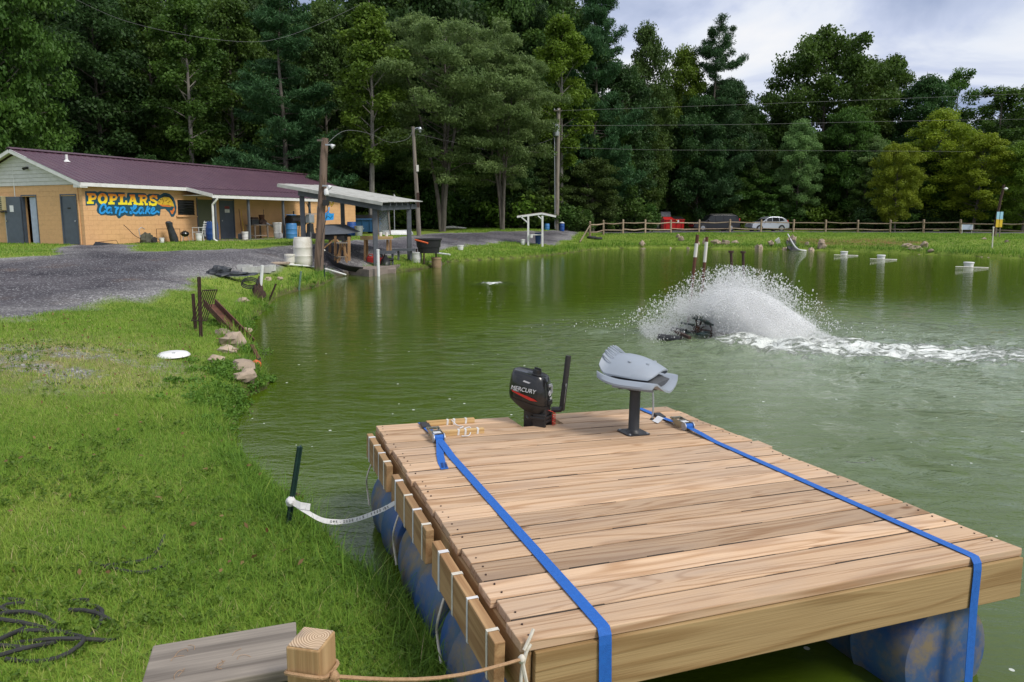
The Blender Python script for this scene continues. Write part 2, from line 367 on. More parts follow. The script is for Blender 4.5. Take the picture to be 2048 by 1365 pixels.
M['tarp'] = mat('black tarp', (0.022, 0.025, 0.03), (0.04, 0.045, 0.055), rough=0.5, scale=6, bump=0.5, bscale=18)
M['olive'] = mat('olive tarp', (0.085, 0.085, 0.055), (0.05, 0.05, 0.035), rough=0.8, scale=6, bump=0.6, bscale=14)
M['yellow'] = mat('yellow paint', (0.75, 0.50, 0.03), rough=0.5)
M['teal'] = mat('teal mural paint', (0.008, 0.072, 0.115), (0.007, 0.055, 0.09), rough=0.65, scale=3)
M['sky_paint'] = mat('bright blue mural paint', (0.02, 0.33, 0.80), rough=0.65, scale=3)
M['paper'] = mat('white paper', (0.75, 0.76, 0.78), rough=0.8)
M['skyblue'] = mat('light blue board paint', (0.35, 0.62, 0.80), rough=0.5)
M['signgrey'] = mat('pale blue sign', (0.45, 0.52, 0.66), rough=0.4)
M['asphaltshingle'] = mat('brown shingle', (0.13, 0.085, 0.07), rough=0.9, scale=12)
M['wire'] = mat('grey cable', (0.20, 0.20, 0.20), rough=0.6)
M['wirepale'] = mat('pale cable', (0.15, 0.15, 0.15), rough=0.6)
M['fishyellow'] = mat('mural carp yellow', (0.72, 0.47, 0.03), (0.5, 0.3, 0.02), rough=0.65, scale=9)
M['fishorange'] = mat('mural carp orange', (0.72, 0.20, 0.03), rough=0.65)
M['letterblack'] = mat('black lettering', (0.015, 0.015, 0.015), rough=0.7)
M['letterwhite'] = mat('pale lettering', (0.65, 0.66, 0.68), rough=0.5)
def glassmat(name, tint, rough=0.05, alpha=1.0):
    m, n, l, b = newmat(name)
    t = N(n, 'ShaderNodeTexNoise'); t.inputs['Scale'].default_value = 3
    mr = N(n, 'ShaderNodeMapRange'); mr.inputs[3].default_value = rough; mr.inputs[4].default_value = rough + 0.05
    l.new(t.outputs[0], mr.inputs[0]); l.new(mr.outputs[0], b.inputs['Roughness'])
    b.inputs['Base Color'].default_value = (*tint, 1); b.inputs['Alpha'].default_value = alpha; return m
M['glass'] = glassmat('dark window glass', (0.012, 0.014, 0.016))
M['plexi'] = glassmat('cloudy plastic sheet', (0.35, 0.4, 0.42), 0.25, 0.38)
# letters painted orange at the top to yellow at the bottom
def lettergrad():
    m, n, l, b = newmat('orange to yellow mural letters'); b.inputs['Roughness'].default_value = 0.65
    t = N(n, 'ShaderNodeTexCoord'); s_ = N(n, 'ShaderNodeSeparateXYZ'); l.new(t.outputs['Object'], s_.inputs[0])
    nz = N(n, 'ShaderNodeTexNoise'); nz.inputs['Scale'].default_value = 7; l.new(t.outputs['Object'], nz.inputs['Vector'])
    a = N(n, 'ShaderNodeMath', operation='MULTIPLY_ADD'); a.inputs[1].default_value = 0.18; l.new(nz.outputs[0], a.inputs[0]); l.new(s_.outputs[2], a.inputs[2])
    r_ = N(n, 'ShaderNodeValToRGB'); e_ = r_.color_ramp.elements
    e_[0].position = 0.2; e_[0].color = (0.86, 0.72, 0.02, 1); e_[1].position = 0.58; e_[1].color = (0.86, 0.20, 0.015, 1)
    l.new(a.outputs[0], r_.inputs[0]); l.new(r_.outputs[0], b.inputs['Base Color']); return m
M['letters'] = lettergrad()
# ------------------------------------------------------------------ the ground and the pond
SHORE_PX = [(1000,1365),(900,1275),(850,1200),(780,1145),(700,1095),(640,1030),(570,965),(505,905),(465,850),(480,800),(535,775),(530,735),(500,680),(498,650),(530,620),(560,592),(640,572),(680,552),(740,548),(830,541),(890,528),(905,524),(1060,515),(1130,507),(1200,499),(1300,496),(1400,497),(1500,498),(1600,500),(1700,503),(1780,506),(1900,511),(2047,518)]
shore = [tuple(at(x, y, 0.13 if i < 9 else 0.0)[:2]) for i, (x, y) in enumerate(SHORE_PX)]
POND = [(0.6, -6.0), (0.25, 1.2), (0.1, 2.2)] + shore + [(30.5, 30), (34, 20), (36, 8), (34, -6)]
POND = np.array([(p.x, p.y) for p in catmull([(x, y, 0) for x, y in POND], 5)])
def seg_dist(X, Y, poly, closed=True):
    d2 = np.full(X.shape, 1e9); n = len(poly)
    for i in range(n if closed else n - 1):
        a = poly[i]; b = poly[(i + 1) % n]; ab = b - a; L = ab @ ab
        if L < 1e-9: continue
        t = np.clip(((X - a[0]) * ab[0] + (Y - a[1]) * ab[1]) / L, 0, 1)
        d2 = np.minimum(d2, (X - a[0] - t * ab[0]) ** 2 + (Y - a[1] - t * ab[1]) ** 2)
    return np.sqrt(d2)
def inside(X, Y, poly):
    r = np.zeros(X.shape, bool); n = len(poly)
    for i in range(n):
        a = poly[i]; b = poly[(i + 1) % n]
        if a[1] == b[1]: continue
        c = ((a[1] > Y) != (b[1] > Y)) & (X < (b[0] - a[0]) * (Y - a[1]) / (b[1] - a[1]) + a[0])
        r ^= c
    return r
def sstep(x, a, b):
    t = np.clip((x - a) / (b - a), 0, 1); return t * t * (3 - 2 * t)
def vnoise(X, Y, s, seed=0):
    """smooth value noise"""
    x = X * s + seed * 17.3; y = Y * s - seed * 9.1
    xi = np.floor(x).astype(np.int64); yi = np.floor(y).astype(np.int64); fx = x - xi; fy = y - yi
    fx = fx * fx * (3 - 2 * fx); fy = fy * fy * (3 - 2 * fy)
    def h(a, b):
        n = (a * 374761393 + b * 668265263 + seed * 1442695) & 0x7fffffff
        n = ((n ^ (n >> 13)) * 1274126177) & 0x7fffffff
        return ((n ^ (n >> 16)) & 0xffff) / 65535.0
    return (h(xi, yi) * (1 - fx) + h(xi + 1, yi) * fx) * (1 - fy) + (h(xi, yi + 1) * (1 - fx) + h(xi + 1, yi + 1) * fx) * fy
def plateau(X, Y):
    left = 0.52 + (1.02 - 0.52) * sstep(Y, 9, 26)
    left = left + 0.22 * sstep(Y, 42, 60)
    right = 0.80 - 0.12 * sstep(Y, 66, 84)
    k = sstep(X, 0, 10) * sstep(Y, 20, 45)
    p = left * (1 - k) + right * k
    return p + 14.0 * sstep(Y, 108, 240)
def ground_h(X, Y, fine=True):
    X = np.asarray(X, float); Y = np.asarray(Y, float)
    d = seg_dist(X, Y, POND); ins = inside(X, Y, POND)
    D = 3.0 + 6.0 * sstep(Y, 25, 45)
    pl = plateau(X, Y)
    edge = 0.20
    wob = (vnoise(X, Y, 0.9, 3) - 0.5) * 0.10 + (vnoise(X, Y, 3.1, 4) - 0.5) * 0.04
    out = edge * (1 - np.exp(-d / 0.12)) + (pl - edge) * sstep(d, 0, D) + wob * sstep(d, 0, 1.5)
    inn = -0.9 * sstep(d, 0, 2.5) - 0.10 * (1 - np.exp(-d / 0.08))
    return np.where(ins, inn, out)
_PA = POND; _PB = np.roll(POND, -1, 0); _PD = _PB - _PA; _PL = np.maximum((_PD ** 2).sum(1), 1e-12)
def gh(x, y):
    q = np.array([x, y]) - _PA
    t = np.clip((q * _PD).sum(1) / _PL, 0, 1); d = math.sqrt((((q - _PD * t[:, None]) ** 2).sum(1)).min())
    with np.errstate(divide='ignore', invalid='ignore'):
        cr_ = ((_PA[:, 1] > y) != (_PB[:, 1] > y)) & (x < _PD[:, 0] * (y - _PA[:, 1]) / _PD[:, 1] + _PA[:, 0])
    ins = bool(cr_.sum() % 2); X, Y = np.array([float(x)]), np.array([float(y)])
    if ins: return float(-0.9 * sstep(np.array([d]), 0, 2.5)[0] - 0.10 * (1 - math.exp(-d / 0.08)))
    D = 3.0 + 6.0 * sstep(Y, 25, 45)[0]
    wob = (vnoise(X, Y, 0.9, 3)[0] - 0.5) * 0.10 + (vnoise(X, Y, 3.1, 4)[0] - 0.5) * 0.04
    dd = np.array([d])
    return float(0.20 * (1 - math.exp(-d / 0.12)) + (plateau(X, Y)[0] - 0.20) * sstep(dd, 0, D)[0] + wob * sstep(dd, 0, 1.5)[0])
def onground(px, py):
    z = 0.5
    for _ in range(25):
        p = at(px, py, z); z = 0.5 * z + 0.5 * max(0.0, gh(p.x, p.y))
    p = at(px, py, z); p.z = gh(p.x, p.y); return p
def groundY(px, Y):
    p = atY(px, 450, Y); return Vector((p.x, p.y, gh(p.x, p.y)))

ROAD_NEAR = [(-300,690),(0,640),(100,622),(240,592),(330,575),(420,552),(480,538),(560,528),(600,525),(680,518),(830,505),(880,497),(930,490),(1000,482),(1100,474),(1160,470.5)]
ROAD_FAR = [(1180,464),(1100,463),(900,466),(840,470),(800,475),(720,481),(660,487),(600,493),(560,496),(470,500),(380,502),(300,504),(262,500),(245,492),(190,489),(150,492),(118,500),(108,513),(0,520),(-300,532)]
rn = [onground(*p) for p in ROAD_NEAR]; rf = [onground(*p) for p in ROAD_FAR]
ROAD = np.array([(p.x, p.y) for p in rn] + [(16.5, 64.5), (22, 66), (30, 66.5), (38, 63), (60, 56), (60, 66), (40, 72), (26, 82), (14, 84), (8, 72)] + [(p.x, p.y) for p in rf])
def road_amt(X, Y):
    d = seg_dist(X, Y, ROAD); s = np.where(inside(X, Y, ROAD), d, -d)
    return s + 0.25 + (vnoise(X, Y, 1.3, 8) - 0.5) * 0.55 + (vnoise(X, Y, 0.45, 9) - 0.5) * 0.5
DRY = onground(60, 715)
def dry_amt(X, Y):
    return np.exp(-(((X - DRY.x) / 1.7) ** 2 + ((Y - DRY.y) / 1.6) ** 2))

def axis(lo, mid0, mid1, hi, fine, grow):
    a = [mid0]
    while a[-1] < mid1: a.append(a[-1] + fine)
    s_ = fine
    while a[-1] < hi: s_ = min(s_ * grow, 25); a.append(a[-1] + s_)
    s_ = fine; b = [mid0]
    while b[-1] > lo: s_ = min(s_ * grow, 25); b.append(b[-1] - s_)
    return np.array(b[:0:-1] + a)
gx = axis(-420, -9, 2.5, 420, 0.16, 1.035)
gy = axis(-40, 1.0, 13.0, 900, 0.13, 1.018)
GX, GY = np.meshgrid(gx, gy)
GZ = ground_h(GX, GY)
nx, ny = len(gx), len(gy)
verts = np.stack([GX.ravel(), GY.ravel(), GZ.ravel()], 1)
ii = (np.arange(ny - 1)[:, None] * nx + np.arange(nx - 1)[None, :]).ravel()
quads = np.stack([ii, ii + 1, ii + nx + 1, ii + nx], 1)
def npmesh(name, v, f):
    me = bpy.data.meshes.new(name); nf, k = f.shape
    me.vertices.add(len(v)); me.vertices.foreach_set('co', np.ascontiguousarray(v, np.float32).ravel())
    me.loops.add(nf * k); me.loops.foreach_set('vertex_index', np.ascontiguousarray(f, np.int32).ravel())
    me.polygons.add(nf); me.polygons.foreach_set('loop_start', np.arange(0, nf * k, k, dtype=np.int32))
    me.update(calc_edges=True); return me
gme = npmesh('ground', verts, quads)
gme.polygons.foreach_set('use_smooth', np.ones(len(quads), bool))
RA = road_amt(GX, GY); DA = dry_amt(GX, GY); SD = seg_dist(GX, GY, POND)
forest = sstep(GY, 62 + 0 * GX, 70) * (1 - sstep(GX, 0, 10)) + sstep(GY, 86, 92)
claybank = np.zeros_like(GX)
for (px, py, r) in ((1640, 478, 2.2), (1740, 480, 2.6), (1830, 484, 1.0), (1475, 484, 0.8), (1000, 505, 0.0)):
    if r > 0:
        q = onground(px, py); claybank = np.maximum(claybank, np.exp(-(((GX - q.x) / r) ** 2 + ((GY - q.y) / (r * 1.2)) ** 2)))
for nm, arr in (('road', RA), ('dry', DA), ('shored', SD), ('forest', np.clip(forest, 0, 1)), ('clay', claybank)):
    a = gme.attributes.new(nm, 'FLOAT', 'POINT'); a.data.foreach_set('value', np.ascontiguousarray(arr.ravel(), np.float32))

def groundmat():
    m, n, l, b = newmat('ground'); b.inputs['Roughness'].default_value = 0.95; b.inputs['Specular IOR Level'].default_value = 0.15
    g = N(n, 'ShaderNodeNewGeometry')
    def nz(s, d=5, r=0.6, vec=None):
        t = N(n, 'ShaderNodeTexNoise'); t.inputs['Scale'].default_value = s; t.inputs['Detail'].default_value = d; t.inputs['Roughness'].default_value = r; l.new(vec or g.outputs['Position'], t.inputs['Vector']); return t.outputs[0]
    def mr(x, a, b_, c=0.0, d=1.0):
        t = N(n, 'ShaderNodeMapRange'); t.inputs[1].default_value = a; t.inputs[2].default_value = b_; t.inputs[3].default_value = c; t.inputs[4].default_value = d; l.new(x, t.inputs[0]); return t.outputs[0]
    def mixc(f, a, b_):
        t = N(n, 'ShaderNodeMix', data_type='RGBA'); l.new(f, t.inputs[0])
        for k, x in ((6, a), (7, b_)):
            if isinstance(x, tuple): t.inputs[k].default_value = (*x, 1)
            else: l.new(x, t.inputs[k])
        return t.outputs[2]
    def mul(a, b_):
        t = N(n, 'ShaderNodeMath', operation='MULTIPLY'); l.new(a, t.inputs[0]); l.new(b_, t.inputs[1]); return t.outputs[0]
    def attr(k):
        t = N(n, 'ShaderNodeAttribute', attribute_name=k); return t.outputs['Fac']
    grass = mixc(mr(nz(0.55), 0.35, 0.65), (0.22, 0.30, 0.042), (0.16, 0.235, 0.034))
    grass = mixc(mr(nz(9.0, 6, 0.7), 0.45, 0.72), grass, (0.17, 0.19, 0.045))
    grass = mixc(mr(nz(34.0, 3), 0.52, 0.7), grass, (0.035, 0.055, 0.015))
    grass = mixc(mul(attr('dry'), mr(nz(2.2), 0.3, 0.55)), grass, (0.23, 0.20, 0.10))
    # gravel: pale chips on dark crusher run
    vo = N(n, 'ShaderNodeTexVoronoi'); vo.inputs['Scale'].default_value = 38.0; l.new(g.outputs['Position'], vo.inputs['Vector'])
    chip = N(n, 'ShaderNodeSeparateColor'); l.new(vo.outputs['Color'], chip.inputs[0])
    base = mixc(mr(nz(0.32, 4), 0.38, 0.62), (0.042, 0.039, 0.047), (0.105, 0.097, 0.106))
    base = mixc(mr(nz(0.5, 3), 0.6, 0.75), base, (0.115, 0.082, 0.07))
    grav = mixc(mr(chip.outputs[0], 0.86, 0.95), base, (0.30, 0.30, 0.31))
    grav = mixc(mr(chip.outputs[1], 0.85, 0.97), grav, (0.05, 0.048, 0.052))
    pale = mixc(mr(chip.outputs[0], 0.55, 0.9), (0.17, 0.165, 0.165), (0.42, 0.41, 0.40))
    edge = mul(mr(attr('road'), 0.1, 1.6, 1.0, 0.0), mr(nz(0.7), 0.35, 0.6))
    grav = mixc(edge, grav, pale)
    grass = mixc(mul(mr(attr('dry'), 0.25, 0.8), mr(nz(1.7, 5, 0.7), 0.48, 0.6)), grass, pale)
    fac = mr(attr('road'), -0.12, 0.22)
    c = mixc(fac, grass, grav)
    c = mixc(mr(attr('clay'), 0.25, 0.8, 0.0, 0.85), c, mixc(mr(nz(2.5), 0.4, 0.6), (0.24, 0.105, 0.05), (0.15, 0.10, 0.05)))
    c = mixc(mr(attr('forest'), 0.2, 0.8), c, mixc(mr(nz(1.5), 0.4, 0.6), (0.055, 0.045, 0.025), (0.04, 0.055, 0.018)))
    mud = mr(attr('shored'), 0.03, 0.22, 1.0, 0.0)
    c = mixc(mud, c, mixc(mr(nz(6.0), 0.4, 0.6), (0.085, 0.062, 0.035), (0.05, 0.055, 0.022)))
    l.new(c, b.inputs['Base Color'])
    bp = N(n, 'ShaderNodeBump'); bp.inputs['Strength'].default_value = 0.8; bp.inputs['Distance'].default_value = 0.03
    l.new(nz(22.0, 6, 0.7), bp.inputs['Height']); l.new(bp.outputs[0], b.inputs['Normal'])
    return m
gme.materials.append(groundmat())
ground = bpy.data.objects.new('ground', gme); col.objects.link(ground); ground['kind'] = 'structure'

# water: one sheet, finer near the paddle wheel where the surface heaves
AER = at(1395, 672, 0)
wx = axis(-12, 1.5, 8, 40, 0.10, 1.04); wy = axis(-6, 8.5, 16, 60, 0.10, 1.04)
WX, WY = np.meshgrid(wx, wy)
# the wake drifts from the wheel to the right
wdx, wdy = WX - AER.x, WY - AER.y
wake_d = np.sqrt(((wdx - 1.05) / 1.35) ** 2 + ((wdy + 0.8) / 1.2) ** 2)
foam_core = np.exp(-wake_d ** 2 * 1.0)
tail = np.exp(-((wdy + 1.15 + 0.16 * wdx) / (1.1 + 0.05 * np.abs(wdx))) ** 2) * sstep(wdx, -0.3, 1.0) * (1 - sstep(wdx, 2.5, 11)) * 0.80
far_arm = np.exp(-((wdy - 0.15 + 0.12 * wdx) / 0.75) ** 2) * sstep(wdx, -3.6, -0.9) * (1 - sstep(wdx, 0.5, 3)) * 0.46
broad_ = np.exp(-(((wdx - 2.6) / 4.2) ** 2 + ((wdy + 1.2) / 2.0) ** 2)) * 0.50
BUB = at(1722, 930, 0)
bub = np.exp(-(((WX - BUB.x) / 0.42) ** 2 + ((WY - BUB.y) / 0.42) ** 2)) * 0.42
BUB2 = at(985, 568, 0)
bub = bub + np.exp(-(((WX - BUB2.x) / 0.5) ** 2 + ((WY - BUB2.y) / 0.6) ** 2)) * 0.9
foam = np.clip(np.maximum.reduce([foam_core * 0.9, tail, far_arm, broad_]) + bub, 0, 1)
turb = np.clip(np.exp(-(((wdx - 3.6) / 4.3) ** 2 + ((wdy + 2.4) / 4.4) ** 2)) * 1.25 + 0.5 * foam, 0, 1)
rough = np.clip(np.exp(-(((wdx - 2.6) / 5.0) ** 2 + ((wdy + 1.8) / 5.0) ** 2)) * 1.1, 0, 1)
WZ = (foam_core * 0.18 * vnoise(WX, WY, 2.6, 2) + 0.16 * foam * (vnoise(WX, WY, 5.5, 5) - 0.3) + 0.10 * foam_core * (vnoise(WX, WY, 9.0, 7) - 0.3) + rough * 0.018 * (vnoise(WX, WY, 2.2, 6) - 0.5))
wnx, wny = len(wx), len(wy)
wi = (np.arange(wny - 1)[:, None] * wnx + np.arange(wnx - 1)[None, :]).ravel()
wme = npmesh('water', np.stack([WX.ravel(), WY.ravel(), WZ.ravel()], 1), np.stack([wi, wi + 1, wi + wnx + 1, wi + wnx], 1))
wme.polygons.foreach_set('use_smooth', np.ones(len(wi), bool))
for nm, arr in (('foam', foam), ('turb', turb), ('chop', rough)):
    a = wme.attributes.new(nm, 'FLOAT', 'POINT'); a.data.foreach_set('value', np.ascontiguousarray(arr.ravel(), np.float32))
def watermat():
    m, n, l, b = newmat('pond water')
    g = N(n, 'ShaderNodeNewGeometry'); P_ = g.outputs['Position']
    def nz(s, d=4, r=0.55, st=(1, 1, 1), dist=0.0):
        mp_ = N(n, 'ShaderNodeMapping'); mp_.inputs['Scale'].default_value = st; l.new(P_, mp_.inputs[0])
        t = N(n, 'ShaderNodeTexNoise'); t.inputs['Scale'].default_value = s; t.inputs['Detail'].default_value = d; t.inputs['Roughness'].default_value = r; t.inputs['Distortion'].default_value = dist; l.new(mp_.outputs[0], t.inputs['Vector']); return t.outputs[0]
    def mr(x, a, b_, c=0.0, d=1.0):
        t = N(n, 'ShaderNodeMapRange'); t.inputs[1].default_value = a; t.inputs[2].default_value = b_; t.inputs[3].default_value = c; t.inputs[4].default_value = d; l.new(x, t.inputs[0]); return t.outputs[0]
    def mixc(f, a, b_):
        t = N(n, 'ShaderNodeMix', data_type='RGBA'); l.new(f, t.inputs[0])
        for k, x in ((6, a), (7, b_)):
            if isinstance(x, tuple): t.inputs[k].default_value = (*x, 1)
            else: l.new(x, t.inputs[k])
        return t.outputs[2]
    def math_(op, a, b_):
        t = N(n, 'ShaderNodeMath', operation=op)
        for k, x in ((0, a), (1, b_)):
            if isinstance(x, (int, float)): t.inputs[k].default_value = x
            else: l.new(x, t.inputs[k])
        return t.outputs[0]
    def attr(k): return N(n, 'ShaderNodeAttribute', attribute_name=k).outputs['Fac']
    c = mixc(mr(nz(0.25, 3), 0.35, 0.65), (0.052, 0.086, 0.003), (0.062, 0.098, 0.005))
    turbf = math_('MULTIPLY', attr('turb'), mr(nz(0.9, 4), 0.25, 0.65, 0.55, 1.0))
    c = mixc(turbf, c, (0.215, 0.27, 0.18))
    # foam: lacy clumps where the attribute is high
    lace = nz(4.6, 8, 0.74, (0.75, 1.3, 1), 1.2)
    th = mr(attr('foam'), 0.0, 1.0, 0.80, 0.26)
    ff = math_('SUBTRACT', lace, th); ff = mr(ff, 0.0, 0.10)
    gate = mr(attr('foam'), 0.03, 0.15); ff = math_('MULTIPLY', ff, gate)
    # drifting flecks
    vo = N(n, 'ShaderNodeTexVoronoi'); vo.inputs['Scale'].default_value = 5.5; vo.inputs['Randomness'].default_value = 1.0; l.new(P_, vo.inputs['Vector'])
    sc_ = N(n, 'ShaderNodeSeparateColor'); l.new(vo.outputs['Color'], sc_.inputs[0])
    rad = mr(sc_.outputs[0], 0.55, 1.0, 0.0, 0.085)
    fl = math_('LESS_THAN', vo.outputs['Distance'], rad)
    ff2 = math_('MAXIMUM', ff, math_('MULTIPLY', fl, 0.75))
    c = mixc(ff2, c, (0.74, 0.77, 0.72))
    l.new(c, b.inputs['Base Color'])
    l.new(mr(ff2, 0, 1, 0.02, 0.7), b.inputs['Roughness'])
    b.inputs['IOR'].default_value = 1.42
    # ripples: small everywhere, larger chop in the wheel's wake
    w1 = nz(1.6, 3, 0.5, (0.55, 1.5, 1), 0.4); w2 = nz(9.0, 4, 0.65, (0.6, 1.5, 1), 0.3); w3 = nz(3.4, 5, 0.62, (0.7, 1.35, 1), 1.0)
    h = math_('ADD', math_('MULTIPLY', w1, 0.011), math_('MULTIPLY', w2, 0.0046))
    h = math_('ADD', h, math_('MULTIPLY', math_('MULTIPLY', w3, attr('chop')), 0.13))
    h = math_('ADD', h, math_('MULTIPLY', ff, 0.03))
    bp = N(n, 'ShaderNodeBump'); bp.inputs['Strength'].default_value = 1.0; bp.inputs['Distance'].default_value = 1.0
    l.new(h, bp.inputs['Height']); l.new(bp.outputs[0], b.inputs['Normal'])
    return m
wme.materials.append(watermat())
water = bpy.data.objects.new('water', wme); col.objects.link(water); water['kind'] = 'structure'
# ------------------------------------------------------------------ the long block building
HA = R(67.3)
HD = Vector((math.cos(HA), math.sin(HA), 0)); HG = Vector((-HD.y, HD.x, 0))
HC = at(172, 489, 1.04); HC.z = 1.02
HL, HW, EAVE, RIDGE = 19.2, 7.8, 2.52, 4.02
house = thing('block_building', 'long tan painted block building with burgundy metal roof and porch', 'building', HC, HA)
def house_s(px, off=0.0):
    """distance along the front wall whose column falls at px, at off metres in front of it"""
    lo, hi = -6.0, 40.0
    for _ in range(50):
        m_ = (lo + hi) / 2; p = HC + HD * m_ - HG * off
        f = p.y * _cp + (EYE - 2.0) * _sp
        if 1024 + FPX * p.x / f < px: lo = m_
        else: hi = m_
    return m_
def wall_at(px, py, off=0.0):
    """(s, z) on the front wall plane moved off metres outwards"""
    d = ray(px, py); o = Vector((0, 0, EYE)); n_ = -HG; q = HC - HG * off
    t = (q - o).dot(n_) / d.dot(n_); p = o + d * t - HC
    return p.dot(HD), p.z
def hpos(s_, off, z=0.0): return HC + HD * s_ - HG * off + Vector((0, 0, z))

# openings: (s0, s1, z0, z1)
gable_open = [(0.40, 1.32, 0.0, 2.05), (2.92, 3.85, 0.0, 2.05)]
win = (4.72, 5.84, 1.22, 2.02); menu = (5.92, 7.0, 0.1, 2.12); door_f = (7.38, 8.4, 0.0, 2.12); door_b = (14.6, 17.3, 0.0, 1.05)
front_open = [win, menu, door_f]
# core walls (painted joints) behind the block faces
w = MB()
def core(axis_, a0, a1, z0, z1):
    if axis_ == 'x': w.box(((a0 + a1) / 2, 0.13, (z0 + z1) / 2), (a1 - a0, 0.18, z1 - z0))
    else: w.box((0.13, (a0 + a1) / 2, (z0 + z1) / 2), (0.18, a1 - a0, z1 - z0))
core('x', 0.22, HL, -0.4, EAVE - 0.03)
for a, b_ in ((0.04, 2.92), (3.85, HW)): core('y', a, b_, -0.4, EAVE - 0.03)
core('y', 2.92, 3.85, 2.05, EAVE - 0.03)
w.box((HL - 0.1, HW / 2, 1.05), (0.2, HW - 0.08, 2.9)); w.box((HL / 2, HW - 0.1, 1.05), (HL - 0.5, 0.2, 2.9))
w.box((HL / 2, HW / 2, -0.02), (HL - 0.5, HW - 0.5, 0.03)); w.box((1.6, HW / 2, 1.2), (0.06, HW - 0.5, 2.4))
w.build('wall', M['mortar'], house)
unit = MB().box((0, 0, 0), (1, 1, 1)).mesh('block', M['block'])
rest = MB(); nb = 0
def courses(axis_, length, opens, limit_from):
    """each block face is a plate standing proud of the joints; cut at openings"""
    global nb
    bl, bh, g = 0.406, 0.203, 0.005
    for k in range(-1, 13):
        z0 = k * bh; z1 = min(z0 + bh, EAVE - 0.03)
        if z1 - z0 < 0.05: continue
        iv = [(0.0, length)]
        for (a, b_, oz0, oz1) in opens:
            if oz0 < (z0 + z1) / 2 < oz1:
                iv = [t for (p, q) in iv for t in ((p, min(q, a)), (max(p, b_), q)) if t[1] - t[0] > 0.03]
        for (p, q) in iv:
            x = math.floor(p / bl) * bl - (bl / 2 if k % 2 else 0)
            while x < q:
                a, b_ = max(x, p), min(x + bl, q)
                if b_ - a > 0.03:
                    cx_, L_ = (a + b_) / 2, b_ - a - g
                    loc, sz = ((cx_, 0.02, (z0 + z1) / 2), (L_, 0.04, z1 - z0 - g)) if axis_ == 'x' else ((0.02, cx_, (z0 + z1) / 2), (0.04, L_, z1 - z0 - g))
                    if (axis_ == 'y' and 0.04 < cx_ < 5.7 and k >= 0) or (axis_ == 'x' and cx_ < limit_from and k >= 0):
                        nb += 1; inst('block', unit, house, loc, (0, 0, 0), sz)
                    else: rest.box(loc, sz)
                x += bl
courses('y', HW, gable_open, 0); courses('x', HL, front_open, 4.4)
o = rest.build('block', M['block'], house); o['kind'] = 'stuff'
# gable siding boards
for k in range(9):
    z0 = EAVE - 0.02 + k * 0.165; z1 = z0 + 0.16
    if k == 8: z1 = z0 + 0.10
    def half(z): return max(0.05, (RIDGE - 0.12 - z) / (RIDGE - EAVE) * (HW / 2 + 0.3))
    a, b_ = min(half(z0), HW / 2), min(half(z1), HW / 2); c_ = HW / 2
    MB().add([(-0.03, c_ - a, z0), (-0.03, c_ + a, z0), (-0.01, c_ + b_, z1), (-0.01, c_ - b_, z1), (0.02, c_ - a, z0), (0.02, c_ + a, z0), (0.02, c_ + b_, z1), (0.02, c_ - b_, z1)],
             [(0, 1, 2, 3), (7, 6, 5, 4), (0, 4, 5, 1), (2, 6, 7, 3), (1, 5, 6, 2), (0, 3, 7, 4)]).build('siding_board', M['siding'], house)
g_ = MB().add([(HL - 0.01, 0.1, EAVE - 0.05), (HL - 0.01, HW - 0.1, EAVE - 0.05), (HL - 0.01, HW / 2, RIDGE - 0.08), (HL - 0.04, 0.1, EAVE - 0.05), (HL - 0.04, HW - 0.1, EAVE - 0.05), (HL - 0.04, HW / 2, RIDGE - 0.08)], [(0, 1, 2), (5, 4, 3), (0, 3, 4, 1), (1, 4, 5, 2), (2, 5, 3, 0)])
g_.build('far_gable', M['siding'], house)
# roof: ribbed metal panels, one object each
def panel_mesh(width, length, n_rib, name):
    """panel in local x (width) by y (up the slope), with raised ribs"""
    prof = []; p = width / n_rib
    for k in range(n_rib):
        x = k * p
        prof += [(x + 0.0, 0.0), (x + p * 0.36, 0.0), (x + p * 0.42, 0.022), (x + p * 0.56, 0.022), (x + p * 0.62, 0.0)]
    prof.append((width, 0.0)); m_ = MB(); n_ = len(prof); vs_ = []; fs = []
    for y in (0, length):
        for x, z in prof: vs_.append((x, y, z))
    for y in (0, length):
        for x, z in prof: vs_.append((x, y, z - 0.012))
    for k in range(n_ - 1):
        fs += [(k, k + 1, n_ + k + 1, n_ + k), (2 * n_ + k + 1, 2 * n_ + k, 3 * n_ + k, 3 * n_ + k + 1), (k + 1, k, 2 * n_ + k, 2 * n_ + k + 1)]
    return m_.add(vs_, fs).mesh(name, M['roof'])
run = HW / 2 + 0.38; rise = RIDGE - EAVE - 0.02; slope = math.atan2(rise, run); slen = math.hypot(run, rise)
pw_ = (HL + 0.7) / 22
pm = panel_mesh(pw_, slen, 3, 'roof_panel')
for k in range(22):
    inst('roof_panel', pm, house, (-0.35 + k * pw_, -0.38, EAVE + 0.05), (slope, 0, 0))
    inst('roof_panel', pm, house, (-0.35 + (k + 1) * pw_, HW + 0.38, EAVE + 0.05), (slope, 0, math.pi))
MB().prism([(-0.16, -0.055), (0, 0.012), (0.16, -0.055), (0.16, -0.035), (0, 0.035), (-0.16, -0.035)], (-0.36, HW / 2, RIDGE + 0.085), (0, 1, 0), (0, 0, 1), HL + 0.72).build('ridge_cap', M['roof'], house)
